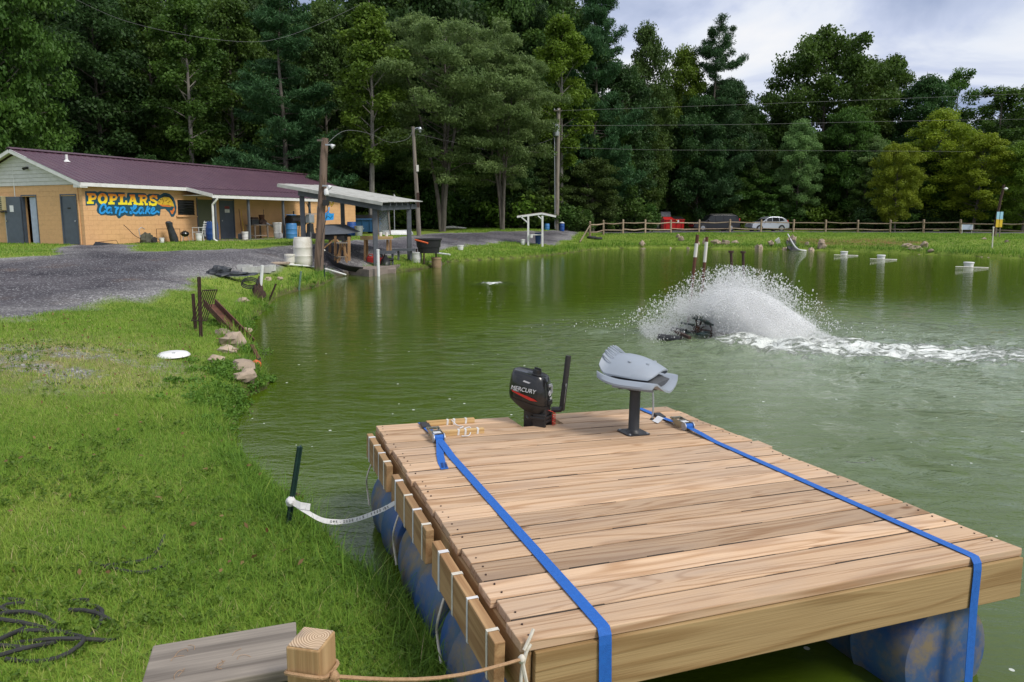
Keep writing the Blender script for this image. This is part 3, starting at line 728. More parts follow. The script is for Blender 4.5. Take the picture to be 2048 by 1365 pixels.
# porch roof
PX0, PX1, POFF = 5.05, 13.05, 2.0
pslope = math.atan2(0.34, POFF - 0.3); plen = math.hypot(0.34, POFF - 0.3) + 0.1
pw2 = (PX1 - PX0) / 9
pm2 = panel_mesh(pw2, plen, 3, 'porch_roof_panel')
for k in range(9):
    inst('porch_roof_panel', pm2, house, (PX0 + k * pw2, -POFF, EAVE - 0.30), (pslope, 0, 0))
t = MB()
t.box(((PX0 - 0.3) / 2, -0.36, EAVE - 0.035), (PX0 + 0.3, 0.035, 0.15)); t.box(((PX1 + HL + 0.3) / 2, -0.36, EAVE - 0.035), (HL + 0.3 - PX1, 0.035, 0.15))
t.box((PX0 / 2 - 0.1, -0.18, EAVE - 0.06), (PX0 + 0.25, 0.32, 0.02)); t.box(((PX1 + HL) / 2, -0.18, EAVE - 0.06), (HL - PX1, 0.32, 0.02))
t.build('eave_fascia', M['white'], house)
for sgn in (1, -1):
    t = MB(); y0 = HW / 2 + sgn * (HW / 2 + 0.37); 
    t.bar((-0.33, y0, EAVE - 0.05), (-0.33, HW / 2 + sgn * 0.02, RIDGE - 0.055), 0.03, 0.16)
    t.bar((-0.17, y0, EAVE - 0.02), (-0.17, HW / 2 + sgn * 0.02, RIDGE - 0.025), 0.29, 0.02)
    t.build('rake_board', M['white'], house)
t = MB(); t.box((-0.16, -0.16, EAVE - 0.07), (0.33, 0.40, 0.19)); t.build('cornice_return', M['white'], house)
t = MB(); t.bar((PX0 - 0.02, -POFF, EAVE - 0.36), (PX0 - 0.02, -0.35, EAVE - 0.02), 0.03, 0.16); t.build('porch_rake_board', M['white'], house)
t = MB(); t.bar((PX1 + 0.02, -POFF, EAVE - 0.36), (PX1 + 0.02, -0.35, EAVE - 0.02), 0.03, 0.16); t.build('porch_rake_board', M['white'], house)
t = MB(); t.box(((PX0 + PX1) / 2, -1.0, EAVE - 0.33), (PX1 - PX0 - 0.06, 1.9, 0.03)); t.build('porch_ceiling', M['siding'], house)
gut = MB(); gut.prism([(0, 0), (0.09, 0), (0.13, 0.05), (0.13, 0.12), (0.115, 0.12), (0.115, 0.055), (0.08, 0.015), (0.0, 0.015)], (PX1 + 0.05, -POFF - 0.005, EAVE - 0.45), (0, -1, 0), (0, 0, 1), -(PX1 - PX0 + 0.1))
gut.build('gutter', M['white'], house)
t = MB(); t.box(((PX0 + PX1) / 2, -POFF + 0.05, EAVE - 0.39), (PX1 - PX0, 0.05, 0.16)); t.build('porch_fascia', M['white'], house)
for s0, top in ((PX0 + 0.12, -0.05), (PX1 - 0.1, -0.02)):
    t = MB(); yb = -1.82
    t.tube([(s0 + 0.05, -POFF - 0.07, EAVE - 0.45), (s0 + 0.05, -POFF - 0.07, EAVE - 0.52), (s0, yb, EAVE - 0.78), (s0, yb, EAVE - 0.9), (s0 - 0.02, yb, 0.12), (s0, yb - 0.22, -0.02)], 0.05, 8)
    t.build('downspout', M['white'], house, smooth=True)
t = MB(); t.box(((PX0 + PX1) / 2 + 0.05, -1.0, -0.12), (PX1 - PX0 + 0.3, 1.95, 0.30)); t.build('porch_slab', M['slab'], house)
for px in (431, 498, 567, 620):
    s_ = house_s(px, 1.75)
    MB().box((s_, -1.75, 1.08), (0.10, 0.10, 2.10)).build('porch_post', M['greypost'], house)
# doors
d_ = MB().box((0.035, 0.86, 1.02), (0.04, 0.90, 2.04)).build('door', M['greypaint'], house)
MB().lathe([(0.0, -0.05), (0.03, -0.05), (0.032, -0.03), (0.012, -0.02), (0.012, 0.0)], 10, (-0.0, 0.50, 0.98), Matrix.Rotation(R(90), 3, 'Y'), cap=False).build('handle', M['steel'], d_)
MB().box((0.011, 0.88, 1.52), (0.008, 0.18, 0.06)).build('sign_plate', M['letterblack'], d_)
t = MB()
for (a0, a1) in ((0.36, 0.405), (1.315, 1.36)): t.box((0.012, (a0 + a1) / 2, 1.03), (0.07, a1 - a0, 2.06))
t.box((0.012, 0.86, 2.085), (0.07, 1.0, 0.05)); t.build('door_frame', M['greypaint'], house)
t = MB()
for (a0, a1) in ((2.87, 2.925), (3.845, 3.90)): t.box((0.06, (a0 + a1) / 2, 1.03), (0.14, a1 - a0, 2.06))
t.box((0.06, 3.385, 2.085), (0.14, 1.03, 0.05)); t.build('door_frame', M['greypaint'], house)
# the open leaf swings out past the hinge
hd = bpy.data.objects.new('open_door', None)
lf = MB().box((0, 0.45, 1.02), (0.045, 0.90, 2.03)).build('open_door', M['greypaint'], house); lf.location = (-0.05, 3.88, 0); lf.rotation_euler = (0, 0, R(7))
bpy.data.objects.remove(hd)
MB().lathe([(0.0, -0.05), (0.035, -0.05), (0.035, -0.03), (0.012, -0.02), (0.012, 0.0)], 10, (-0.02, 0.82, 0.98), Matrix.Rotation(R(90), 3, 'Y'), cap=False).build('handle', M['zinc'], lf)
MB().box((-0.026, 0.5, 1.52), (0.006, 0.21, 0.28)).build('notice', M['paper'], lf)
MB().box((0, 0.905, 1.02), (0.052, 0.03, 2.03)).build('door_edge', M['steel'], lf)
MB().box((0.13, 3.22, 1.0), (0.04, 0.56, 2.0)).build('inner_partition', M['signgrey'], house)
MB().box((0.012, 1.74, 1.3), (0.05, 0.01, 0.01)).build('wall_clip', M['steel'], house)
# front door with a notice
fd = MB().box(((door_f[0] + door_f[1]) / 2, 0.03, 1.03), (0.9, 0.04, 2.05)).build('door', M['greypaint'], house)
MB().box(((door_f[0] + door_f[1]) / 2 + 0.03, 0.007, 1.48), (0.32, 0.006, 0.17)).build('notice', M['paper'], fd)
MB().box(((door_f[0] + door_f[1]) / 2 + 0.03, 0.007, 1.66), (0.32, 0.006, 0.12)).build('notice', mat('dull red sign', (0.28, 0.05, 0.045), rough=0.6), fd)
MB().lathe([(0.0, -0.05), (0.035, -0.05), (0.035, -0.03), (0.012, -0.02), (0.012, 0.0)], 10, (door_f[0] + 0.13, 0.0, 0.98), Matrix.Rotation(R(-90), 3, 'X'), cap=False).build('handle', M['steel'], fd)
t = MB()
for a0 in (door_f[0] + 0.03, door_f[1] - 0.03): t.box((a0, 0.012, 1.04), (0.06, 0.07, 2.08))
t.box(((door_f[0] + door_f[1]) / 2, 0.012, 2.09), (1.0, 0.07, 0.06)); t.build('door_frame', M['greypaint'], house)
# jalousie window
wn_ = MB().box(((win[0] + win[1]) / 2, 0.035, (win[2] + win[3]) / 2), (win[1] - win[0], 0.02, win[3] - win[2])).build('window', M['glass'], house)
fr = MB()
for a0 in (win[0] + 0.025, win[1] - 0.025): fr.box((a0, 0.008, (win[2] + win[3]) / 2), (0.05, 0.06, win[3] - win[2]))
for z in (win[2] + 0.02, win[3] - 0.02): fr.box(((win[0] + win[1]) / 2, 0.006, z), (win[1] - win[0] - 0.1, 0.055, 0.04))
fr.build('frame', M['block'], wn_)
for k in range(6):
    z = win[2] + 0.10 + k * 0.125
    MB().box(((win[0] + win[1]) / 2, 0.008, z), (win[1] - win[0] - 0.11, 0.012, 0.105), Matrix.Rotation(R(-22), 3, 'X')).build('louver', M['glass'], wn_)
MB().box(((win[0] + win[1]) / 2, -0.03, win[2] - 0.03), (win[1] - win[0] + 0.1, 0.1, 0.05)).build('sill', M['block'], wn_)
# covered doorway panel with a pale arched cut-out sign standing in it
pn = MB().box(((menu[0] + menu[1]) / 2, 0.03, (menu[2] + menu[3]) / 2), (menu[1] - menu[0], 0.04, menu[3] - menu[2])).build('doorway_panel', mat('olive grey panel', (0.12, 0.13, 0.075), (0.085, 0.095, 0.055), rough=0.6, scale=1.2), house)
t = MB()
for a0 in (menu[0] + 0.03, menu[1] - 0.03): t.box((a0, 0.0, (menu[2] + menu[3]) / 2), (0.06, 0.06, menu[3] - menu[2]))
t.build('frame', M['greypost'], pn)
arch = [(0, 0)] + [(0.36 - 0.36 * math.cos(a), 0.35 + 0.42 * math.sin(a)) for a in np.linspace(0, math.pi / 2 + 0.3, 9)] + [(0.66, 0.70), (0.66, 0.0)]
MB().prism(arch, (menu[0] + 0.36, -0.012, menu[2] + 0.1), (1, 0, 0), (0, 0, 1), 0.02).build('arched_board', M['cleanwhite'], pn)
MB().box((menu[0] + 0.86, -0.04, menu[2] + 0.52), (0.30, 0.006, 0.05)).build('lettering', M['teal'], pn)
MB().box((menu[0] + 0.86, -0.04, menu[2] + 0.43), (0.26, 0.006, 0.05)).build('lettering', M['teal'], pn)
# vent pipe, flood light, conduit, air conditioner
vz = EAVE + 0.05 + rise * (2.6 + 0.38) / run
t = MB().cyl((1.3, 2.6, vz - 0.05), (1.3, 2.6, vz + 0.30), 0.055, n=12); t.lathe([(0.16, 0.0), (0.10, 0.05), (0.06, 0.10)], 12, (1.3, 2.6, vz - 0.02)); t.build('vent_pipe', M['white'], house, smooth=True)
t = MB().box((-0.05, 3.25, 3.25), (0.06, 0.09, 0.09)); 
fl = t.build('flood_light', M['black'], house)
for a in (-0.13, 0.12): MB().lathe([(0.02, 0), (0.05, 0.03), (0.062, 0.12), (0.0, 0.12)], 10, (-0.09, 3.25 + a * 0.6, 3.25), Matrix.Rotation(R(-115), 3, 'Y') @ Matrix.Rotation(a * 4, 3, 'X'), cap=False).build('lamp_head', M['black'], fl)
MB().cyl((-0.02, 4.25, 1.4), (-0.02, 4.25, 3.2), 0.018, n=8).build('conduit', M['white'], house)
MB().cyl((-0.02, 0.24, 0.0), (-0.02, 0.24, 2.4), 0.022, n=8).build('conduit', M['block'], house)
MB().box((-0.05, 4.22, 1.35), (0.09, 0.2, 0.32)).build('electric_box', M['greypaint'], house)
ac = MB().box((-0.16, 4.98, 1.75), (0.34, 0.62, 0.62)).build('air_conditioner', mat('beige enamel', (0.42, 0.36, 0.2), rough=0.5), house, bevel=0.02)
for k in range(7): MB().box((-0.335, 4.98, 1.5 + k * 0.08), (0.012, 0.52, 0.03)).build('grille_slat', M['dark'], ac)
MB().box((-0.15, 5.0, 1.38), (0.4, 0.7, 0.05)).build('bracket', M['dark'], ac)

# painted lettering: strokes given on the photograph's wall, laid on the wall plane
def stroke_mesh(strokes, conv, widths, name, material, parent, off):
    m_ = MB()
    for i, (pts, wd) in enumerate(zip(strokes, widths)):
        q = [Vector(conv(*p)) for p in pts]; y = -off - 0.0004 * i
        P2 = [Vector((p.x, p.y)) for p in q]; n_ = len(P2); L_, R_ = [], []
        for k in range(n_):
            t_ = (P2[min(k + 1, n_ - 1)] - P2[max(k - 1, 0)]); t_.normalize(); nn = Vector((-t_.y, t_.x)) * wd / 2
            e_ = t_ * (wd * 0.12) * (-1 if k == 0 else (1 if k == n_ - 1 else 0))
            L_.append(P2[k] + nn + e_); R_.append(P2[k] - nn + e_)
        vs_ = [(p.x, y, p.y) for p in L_] + [(p.x, y, p.y) for p in R_]
        m_.add(vs_, [(k, n_ + k, n_ + k + 1, k + 1) for k in range(n_ - 1)])
    me = m_.mesh(name, material, fix=False); o_ = inst(name, me, parent); return o_
def z10(x, y): return wall_at(160 + x / 9.99, 370 + y / 9.987)
def polyplate(poly, name, material, parent, off):
    q = [z10(*p) for p in poly]
    return MB().prism(q, (0, -off + 0.002, 0), (1, 0, 0), (0, 0, 1), 0.002).build(name, material, parent)
teal = [(100,130),(310,128),(345,150),(400,128),(500,138),(545,152),(740,150),(890,152),(905,250),(930,258),(945,160),(1110,160),(1300,170),(1340,208),(1380,180),(1570,185),(1600,205),(1660,165),(1720,160),(1800,190),(1870,260),(1905,350),(1925,450),(1915,560),(1870,640),(1820,640),(1780,560),(1700,480),(1612,490),(1600,600),(1580,625),(1540,600),(1450,630),(1330,630),(1200,635),(1090,630),(1080,590),(1040,630),(950,625),(900,600),(830,640),(800,670),(760,670),(720,610),(620,620),(500,600),(420,610),(350,560),(330,510),(350,420),(320,360),(300,410),(115,415)]
mural = polyplate(teal, 'mural', M['teal'], house, 0.004)
LET = {
 'P': [([(.3, .06), (.3, .94)], .3), ([(0, .1), (.6, .1)], .2), ([(.55, .1), (.8, .13), (.9, .3), (.8, .5), (.55, .55), (.3, .55)], .2), ([(0, .9), (.66, .9)], .2)],
 'O': [([(.5 + .37 * math.sin(a), .5 - .40 * math.cos(a)) for a in np.linspace(0, 2 * math.pi, 17)], .27)],
 'L': [([(.35, .06), (.35, .94)], .3), ([(0, .1), (.7, .1)], .2), ([(0, .9), (.98, .9)], .2), ([(.88, .62), (.88, .98)], .2)],
 'A': [([(.46, .06), (.2, .94)], .22), ([(.54, .06), (.8, .94)], .28), ([(.3, .62), (.7, .62)], .16), ([(.2, .1), (.7, .1)], .18), ([(0, .9), (.38, .9)], .2), ([(.6, .9), (1, .9)], .2)],
 'R': [([(.28, .06), (.28, .94)], .28), ([(0, .1), (.6, .1)], .2), ([(.55, .1), (.78, .13), (.86, .3), (.76, .48), (.5, .52), (.3, .52)], .2), ([(0, .9), (.5, .9)], .2), ([(.55, .52), (.72, .7), (.76, .92), (.98, .9)], .22)],
 'S': [([(.9, .34), (.86, .16), (.5, .08), (.14, .2), (.2, .42), (.6, .53), (.88, .68), (.8, .88), (.45, .94), (.12, .82), (.06, .64)], .24), ([(.9, .05), (.9, .36)], .14), ([(.06, .62), (.06, .97)], .14)],
}
strokes, widths = [], []
for ch, x0, x1 in (('P', 140, 330), ('O', 355, 545), ('P', 565, 745), ('L', 765, 940), ('A', 950, 1150), ('R', 1165, 1350), ('S', 1375, 1540)):
    for pts, wd in LET[ch]:
        strokes.append([(x0 + u * (x1 - x0), (168 + (x0 - 140) * .032) + v * (212 - (x0 - 140) * .004)) for u, v in pts]); widths.append(wd * 0.48)
lo = stroke_mesh(strokes, z10, widths, 'lettering', M['letters'], mural, 0.008)
# gradient is measured from the letters' foot
zmin = min(v.co.z for v in lo.data.vertices)
lo.data.transform(Matrix.Translation((0, 0, -zmin))); lo.location.z = zmin
SC = [[(500,470),(508,425),(470,388),(425,420),(395,490),(398,545),(430,568),(470,550),(505,515)],
 [(620,468),(572,452),(535,490),(530,540),(560,560),(600,530),(622,468),(604,535),(640,565)],
 [(688,445),(735,458),(722,500),(708,572)],[(728,490),(768,452)],
 [(812,455),(795,540),(778,612)],[(808,475),(858,448),(888,478),(862,535),(812,552)],[(880,520),(905,535),(940,552)],
 [(1008,448),(1038,488),(1100,462),(1112,425),(1085,412),(1060,450),(1035,545),(1005,570),(1000,545),(1050,548),(1115,572),(1150,530)],
 [(1252,470),(1205,458),(1175,505),(1178,560),(1210,570),(1245,520),(1255,470),(1240,545),(1275,572)],
 [(1350,428),(1322,510),(1300,578)],[(1392,465),(1330,520)],[(1335,515),(1392,578)],
 [(1428,532),(1478,498),(1470,462),(1438,470),(1415,530),(1430,572),(1480,568),(1530,532),(1578,558)]]
SC = [[tuple(p)[:2] for p in catmull([(x, y, 0) for x, y in s_], 4)] for s_ in SC]
stroke_mesh(SC, z10, [0.085] * len(SC), 'lettering', M['sky_paint'], mural, 0.016)
polyplate([(1525,360),(1600,275),(1680,240),(1780,250),(1840,320),(1872,400),(1882,440),(1840,432),(1760,402),(1650,412),(1560,392)], 'carp', M['fishyellow'], mural, 0.010)
polyplate([(1560,388),(1700,402),(1832,426),(1800,445),(1640,432)], 'carp_belly', M['fishorange'], mural, 0.013)
polyplate([(1882,440),(1892,500),(1850,590),(1822,580),(1795,510),(1840,520),(1862,470)], 'carp_tail', M['fishorange'], mural, 0.010)
stroke_mesh([[(1640,236),(1720,214),(1805,250),(1852,330)],[(1640,270),(1665,330),(1640,390)],[(1560,330),(1600,350)],[(1700,330),(1740,300)],[(1740,360),(1790,330)],[(1600,290),(1618,296)]], z10, [0.05,0.02,0.015,0.015,0.015,0.04], 'carp_outline', M['letterblack'], mural, 0.018)
# the far mural, mostly hidden behind the pole
m2 = MB().prism([wall_at(*p) for p in ((644,430),(668,427),(667,440),(645,442))], (0, -0.002, 0), (1, 0, 0), (0, 0, 1), 0.002).build('mural', M['sky_paint'], house)
stroke_mesh([[(650,403),(656,411),(659,404),(663,412),(667,405)]], lambda x, y: wall_at(x, y), [0.16], 'lettering', M['letterblack'], m2, 0.005)
stroke_mesh([[(650,403),(656,411),(659,404),(663,412),(667,405)]], lambda x, y: wall_at(x, y), [0.09], 'lettering', M['fishyellow'], m2, 0.009)
stroke_mesh([[(646,418),(650,427),(655,420)]], lambda x, y: wall_at(x, y), [0.14], 'painted_fish', M['fishorange'], m2, 0.005)
stroke_mesh([[(658,415),(657,427),(664,430)],[(651,428),(656,424)]], lambda x, y: wall_at(x, y), [0.13, 0.1], 'painted_fish', M['sky_paint'], m2, 0.007)
stroke_mesh([[(646,434),(652,437),(656,433),(661,437),(665,432)]], lambda x, y: wall_at(x, y), [0.05], 'lettering', M['teal'], m2, 0.006)
# serving counter box at the far front wall
sb = MB().box((16.3, -0.35, 0.45), (2.6, 0.7, 0.14)); sb.box((16.3, -0.45, 0.15), (2.4, 0.3, 0.5)); sb.build('counter_box', M['dark'], house)

# ------------------------------------------------------------------ things along the building
def drum(name, label, p, r=0.29, h=0.88, material=None, group=None, cat='drum', lid=True, rot=None):
    t_ = thing(name, label, cat, p, random.random() * 6, group)
    prof = [(r * 0.90, 0.0), (r * 0.97, 0.03), (r * 0.99, h * 0.18), (r, h * 0.32), (r * 1.03, h * 0.345), (r, h * 0.37), (r * 1.0, h * 0.63), (r * 1.03, h * 0.655), (r, h * 0.68), (r * 0.985, h * 0.85), (r * 0.92, h * 0.97), (r * 0.88, h)]
    MB().lathe(prof, 28).build('body', material, t_, smooth=True)
    if lid:
        MB().lathe([(r * 0.90, 0), (r * 0.92, 0.015), (r * 0.90, 0.035), (r * 0.8, 0.03), (0.0, 0.03)], 28, (0, 0, h - 0.012), cap=False).build('lid', material, t_, smooth=True)
        MB().lathe([(0.03, 0), (0.03, 0.02), (0, 0.02)], 10, (r * 0.5, 0, h + 0.015), cap=False).build('bung', M['black'], t_)
    return t_
def bucket(label, p, r=0.15, h=0.36, material=None, handle=True, cat='bucket', name='bucket', group=None, open_top=True):
    t_ = thing(name, label, cat, p, random.random() * 6, group)
    pr = [(r * 0.82, 0), (r * 0.97, h * 0.86), (r * 1.05, h * 0.87), (r * 1.05, h * 0.92), (r, h * 0.93), (r * 1.0, h)]
    pr += [(r * 0.95, h), (r * 0.93, h * 0.3), (0.0, h * 0.28)] if open_top else [(0.0, h)]
    m_ = MB().lathe(pr, 20, cap=False); m_.lathe([(0.0, 0.001), (r * 0.82, 0.0)], 20, cap=False); m_.build('body', material or M['whiteplastic'], t_, smooth=True)
    if handle:
        MB().tube([(r * 1.04 * math.cos(a), 0.02 + 0.0, h * 0.9 - r * 0.95 * math.sin(a)) for a in np.linspace(0, math.pi, 9)] if False else [(r * 1.05 * math.cos(a), r * 1.0 * math.sin(a), h * 0.88 - 0.45 * r * math.sin(a)) for a in np.linspace(0, math.pi, 9)], 0.005, 5).build('handle', M['steel'], t_)
    return t_
drum('plastic_drum', 'blue plastic drum standing beside the white downspout on the porch', hpos(house_s(423, 1.35), 1.35, 0.03), 0.29, 0.9, M['bluedrum'])
d2 = drum('plastic_drum', 'blue drum with white printed label in front of the porch smoker', hpos(house_s(582, 2.25), 2.25, -0.02), 0.30, 0.86, M['bluelight'])
MB().box((0, 0, 0), (0.006, 0.3, 0.18)).build('label', M['cleanwhite'], d2).matrix_parent_inverse = Matrix()
lb = d2.children[-1]; a_ = math.atan2(-hpos(0, 0).y - 41, 13) - d2.rotation_euler.z; d2.rotation_euler.z = R(-70); lb.location = (0.305, 0.0, 0.44)
bucket('small white bucket under the white patio chair', hpos(house_s(396, 1.2), 1.2, 0.03), 0.15, 0.36, M['cleanwhite'])
bucket('white bucket at the foot of the second porch post', hpos(house_s(489, 1.55), 1.55, 0.03), 0.17, 0.40, M['cleanwhite'])
bucket('tiny white pail on the grass below the painted carp', hpos(house_s(321, 0.8), 0.8, 0.0), 0.11, 0.22, M['cleanwhite'], handle=False)
# stack of buckets by the smoker
bucket('grey white lidded tub stacked on a white bucket on the porch', hpos(house_s(554, 1.15), 1.15, 0.33), 0.24, 0.56, M['cleanwhite'], handle=False, open_top=False, cat='tub', name='tub')
bucket('white bucket underneath the grey white tub on the porch', hpos(house_s(554, 1.15), 1.15, 0.03), 0.22, 0.30, M['cleanwhite'], handle=False, open_top=False)
bucket('small white pail right of the stacked porch tub', hpos(house_s(562, 1.3), 1.3, 0.03), 0.11, 0.24, M['cleanwhite'], handle=False)
# patio chair
t = thing('patio_chair', 'white metal patio chair beside the blue drum on the porch', 'chair', hpos(house_s(400, 1.0), 1.0, 0.03), HA + R(195))
for (x, y) in ((-0.26, -0.25), (0.26, -0.25)): MB().tube([(x, y, 0), (x, y, 0.62)], 0.016, 6).build('leg', M['white'], t)
for (x, y) in ((-0.26, 0.25), (0.26, 0.25)): MB().tube([(x, y + 0.06, 0), (x, y, 0.42), (x, y + 0.14, 0.95)], 0.016, 6).build('leg', M['white'], t)
MB().box((0, 0, 0.42), (0.50, 0.50, 0.025)).build('seat', M['white'], t)
for x in (-0.27, 0.27): MB().box((x, 0.02, 0.635), (0.05, 0.56, 0.025)).build('armrest', M['white'], t)
for k in range(4): MB().box((0, 0.24 + k * 0.032, 0.55 + k * 0.11), (0.50, 0.015, 0.05)).build('back_slat', M['white'], t)
# kettle grill
t = thing('kettle_grill', 'small black kettle grill on three legs against the tan wall', 'grill', hpos(house_s(368, 0.6), 0.6, 0.0))
MB().lathe([(0.0, -0.12), (0.12, -0.09), (0.19, 0.0), (0.2, 0.02)], 18, (0, 0, 0.34), cap=False).build('bowl', M['blackgloss'], t, smooth=True)
ld = MB().lathe([(0.2, 0.0), (0.18, 0.07), (0.10, 0.13), (0.0, 0.15)], 18, (0, 0, 0.365), cap=False).build('lid', M['blackgloss'], t, smooth=True)
MB().tube([(-0.05, 0, 0.50), (-0.04, 0, 0.55), (0.04, 0, 0.55), (0.05, 0, 0.50)], 0.01, 6).build('handle', M['black'], ld)
for a in (0.3, 2.4, 4.5): MB().cyl((0.12 * math.cos(a), 0.12 * math.sin(a), 0.27), (0.2 * math.cos(a), 0.2 * math.sin(a), 0), 0.01, n=6).build('leg', M['steel'], t)
# pressure washer under an olive cover
def lump(rx, ry, rz, seed, n=14, m_=10, amp=0.25, base=0.0):
    rings = []
    for i in range(m_ + 1):
        ph = (i / m_) * math.pi * 0.5 if base == 0 else (i / m_) * math.pi - math.pi / 2
        ring = []
        for k in range(n):
            a = 2 * math.pi * k / n; d = Vector((math.cos(a) * math.cos(ph), math.sin(a) * math.cos(ph), math.sin(ph)))
            f = 1 + amp * (mnoise.noise(d * 1.7 + Vector((seed * 3.1, seed, 0))) + 0.5 * mnoise.noise(d * 4.1 + Vector((seed, 0, seed * 2.3))))
            ring.append(Vector((d.x * rx, d.y * ry, d.z * rz)) * f)
        rings.append(ring)
    return rings
t = thing('pressure_washer', 'olive covered pressure washer with wheels and a lance by the wall', 'washer', hpos(house_s(291, 0.7), 0.7, 0.0), HA)
MB().loft(lump(0.30, 0.26, 0.42, 3, amp=0.35)).build('cover', M['olive'], t, smooth=True)
MB().tube([(-0.22, 0.1, 0.1), (-0.25, 0.15, 0.62), (-0.1, 0.16, 0.70), (0.06, 0.15, 0.62)], 0.018, 6).build('handle', M['steel'], t)
for y in (-0.28, 0.24): MB().lathe([(0.0, -0.03), (0.13, -0.03), (0.145, 0), (0.13, 0.03), (0, 0.03)], 16, (0.16, y, 0.14), Matrix.Rotation(R(90), 3, 'X'), cap=False).build('wheel', M['rubber'], t, smooth=True)
MB().tube(catmull([(-0.3, 0.0, 0.2), (-0.55, 0.05, 0.35), (-0.75, 0.2, 0.65), (-0.85, 0.32, 0.82)], 6), 0.014, 6).build('lance', M['rustdark'], t)
MB().tube(catmull([(0.2, -0.2, 0.25), (0.45, -0.3, 0.12), (0.1, -0.42, 0.05), (-0.4, -0.35, 0.04), (-0.7, -0.2, 0.05)], 6), 0.012, 6).build('hose', M['black'], t)
# black golf-bag like bundle
t = thing('black_duffel', 'tall black slumped bag leaning on a low rack by the wall', 'bag', hpos(house_s(335, 0.55), 0.55, 0.0), HA)
MB().loft([[Vector((0.05 + 0.9 * (1 - z / 0.95) * 0.32 + rx * math.cos(a) * (1 + 0.15 * math.sin(3 * a + z * 9)), ry * math.sin(a), z)) for a in np.linspace(0, 2 * math.pi, 13)[:-1]] for z, rx, ry in ((0.0, 0.2, 0.16), (0.2, 0.21, 0.17), (0.5, 0.17, 0.14), (0.75, 0.15, 0.13), (0.9, 0.17, 0.14), (0.97, 0.08, 0.06))]).build('body', M['tarp'], t, smooth=True)
MB().tube([(0.3, 0.0, 0.1), (0.45, 0.1, 0.3), (0.25, 0.12, 0.6)], 0.02, 6).build('strap', M['black'], t)
for x in (-0.55, 0.75): MB().cyl((x, 0.1, 0), (x, 0.1, 0.62), 0.012, n=6).build('rack_leg', M['rust'], t)
MB().cyl((-0.55, 0.1, 0.62), (0.75, 0.1, 0.60), 0.012, n=6).build('rack_bar', M['rust'], t)
t = thing('garden_cart', 'upturned black cart tray with rusty handle on the gravel', 'cart', hpos(house_s(214, 1.0), 1.0, -0.02), HA)
MB().add([(-0.5, -0.3, 0.0), (0.35, -0.3, 0.0), (0.35, 0.3, 0.0), (-0.5, 0.3, 0.0), (-0.42, -0.22, 0.14), (0.22, -0.22, 0.05), (0.22, 0.22, 0.05), (-0.42, 0.22, 0.16)], [(3, 2, 1, 0), (4, 5, 6, 7), (0, 1, 5, 4), (1, 2, 6, 5), (2, 3, 7, 6), (3, 0, 4, 7)]).build('tray', M['black'], t)
MB().tube([(-0.4, 0.2, 0.14), (0.55, 0.25, 0.2), (0.62, 0.2, 0.02)], 0.012, 6).build('handle', M['rust'], t)
# barrel smoker
t = thing('barrel_smoker', 'large black barrel smoker grill at the end of the porch', 'grill', hpos(house_s(592, 1.0), 1.0, 0.03), HA)
MB().lathe([(0.0, -0.62), (0.27, -0.62), (0.31, -0.6), (0.31, 0.6), (0.27, 0.62), (0.0, 0.62)], 22, (0, 0, 0.95), Matrix.Rotation(R(90), 3, 'Y'), cap=False).build('barrel', M['black'], t, smooth=True)
MB().tube([(-0.3, -0.1, 1.2), (-0.3, -0.1, 1.48)], 0.04, 8).build('chimney', M['black'], t)
MB().box((0.1, -0.42, 0.92), (1.0, 0.24, 0.03)).build('shelf', M['rust'], t)
for x in (-0.5, 0.5):
    for y in (-0.22, 0.22): MB().cyl((x, y * 0.8, 0.75), (x, y * 1.3, 0), 0.022, n=6).build('leg', M['black'], t)
# work bench with clutter, each piece a thing
t = thing('work_bench', 'weathered work bench crowded with tools against the porch wall', 'bench', hpos(house_s(519, 0.7), 0.7, 0.03), HA)
MB().box((0, 0, 0.72), (1.5, 0.6, 0.05)).build('top', M['weathered'], t)
for x in (-0.65, 0.3):
    for y in (-0.25, 0.25): MB().box((x, y, 0.35), (0.08, 0.06, 0.7)).build('leg', M['weathered_z'], t)
MB().box((-0.17, 0, 0.16), (1.1, 0.5, 0.03)).build('shelf', M['weathered'], t)
p0 = hpos(house_s(519, 0.7), 0.7, 0.03)
t = thing('engine', 'dark greasy engine block on the porch work bench', 'engine', p0 + HD * 0.15 + Vector((0, 0, 0.745)), HA)
MB().loft(lump(0.3, 0.24, 0.3, 8, amp=0.5)).build('block', M['rustdark'], t)
MB().cyl((0.02, 0, 0.2), (0.02, 0, 0.52), 0.13, 0.16, 12).build('pot', M['rust'], t)
MB().cyl((0.2, 0.05, 0.3), (0.24, 0.05, 0.8), 0.015, n=6).build('rod', M['black'], t)
t = thing('toolbox', 'dark long toolbox at the left end of the work bench', 'toolbox', p0 - HD * 0.45 + Vector((0, 0, 0.745)), HA)
MB().box((0, 0, 0.14), (0.5, 0.3, 0.28)).build('body', M['blackpaint'], t, bevel=0.02); MB().prism([(-0.25, 0), (0.25, 0), (0.2, 0.1), (-0.2, 0.1)], (0, 0.15, 0.285), (1, 0, 0), (0, 0, 1), 0.3).build('lid', M['rustdark'], t)
t = thing('trolling_motor', 'pale trolling motor shaft slanting off the bench end', 'motor', p0 + HD * 0.75 + Vector((0, 0, 0.0)), HA)
MB().tube([(-0.35, -0.1, 0.82), (0.25, -0.25, 0.52)], 0.045, 8).build('shaft', M['steel'], t); MB().lathe([(0.0, -0.16), (0.06, -0.1), (0.06, 0.1), (0.0, 0.16)], 10, (0.27, -0.26, 0.46), cap=False).build('lower_unit', M['black'], t, smooth=True)
MB().cyl((0.27, -0.26, 0.3), (0.27, -0.26, 0.0), 0.02, n=6).build('skeg', M['black'], t)
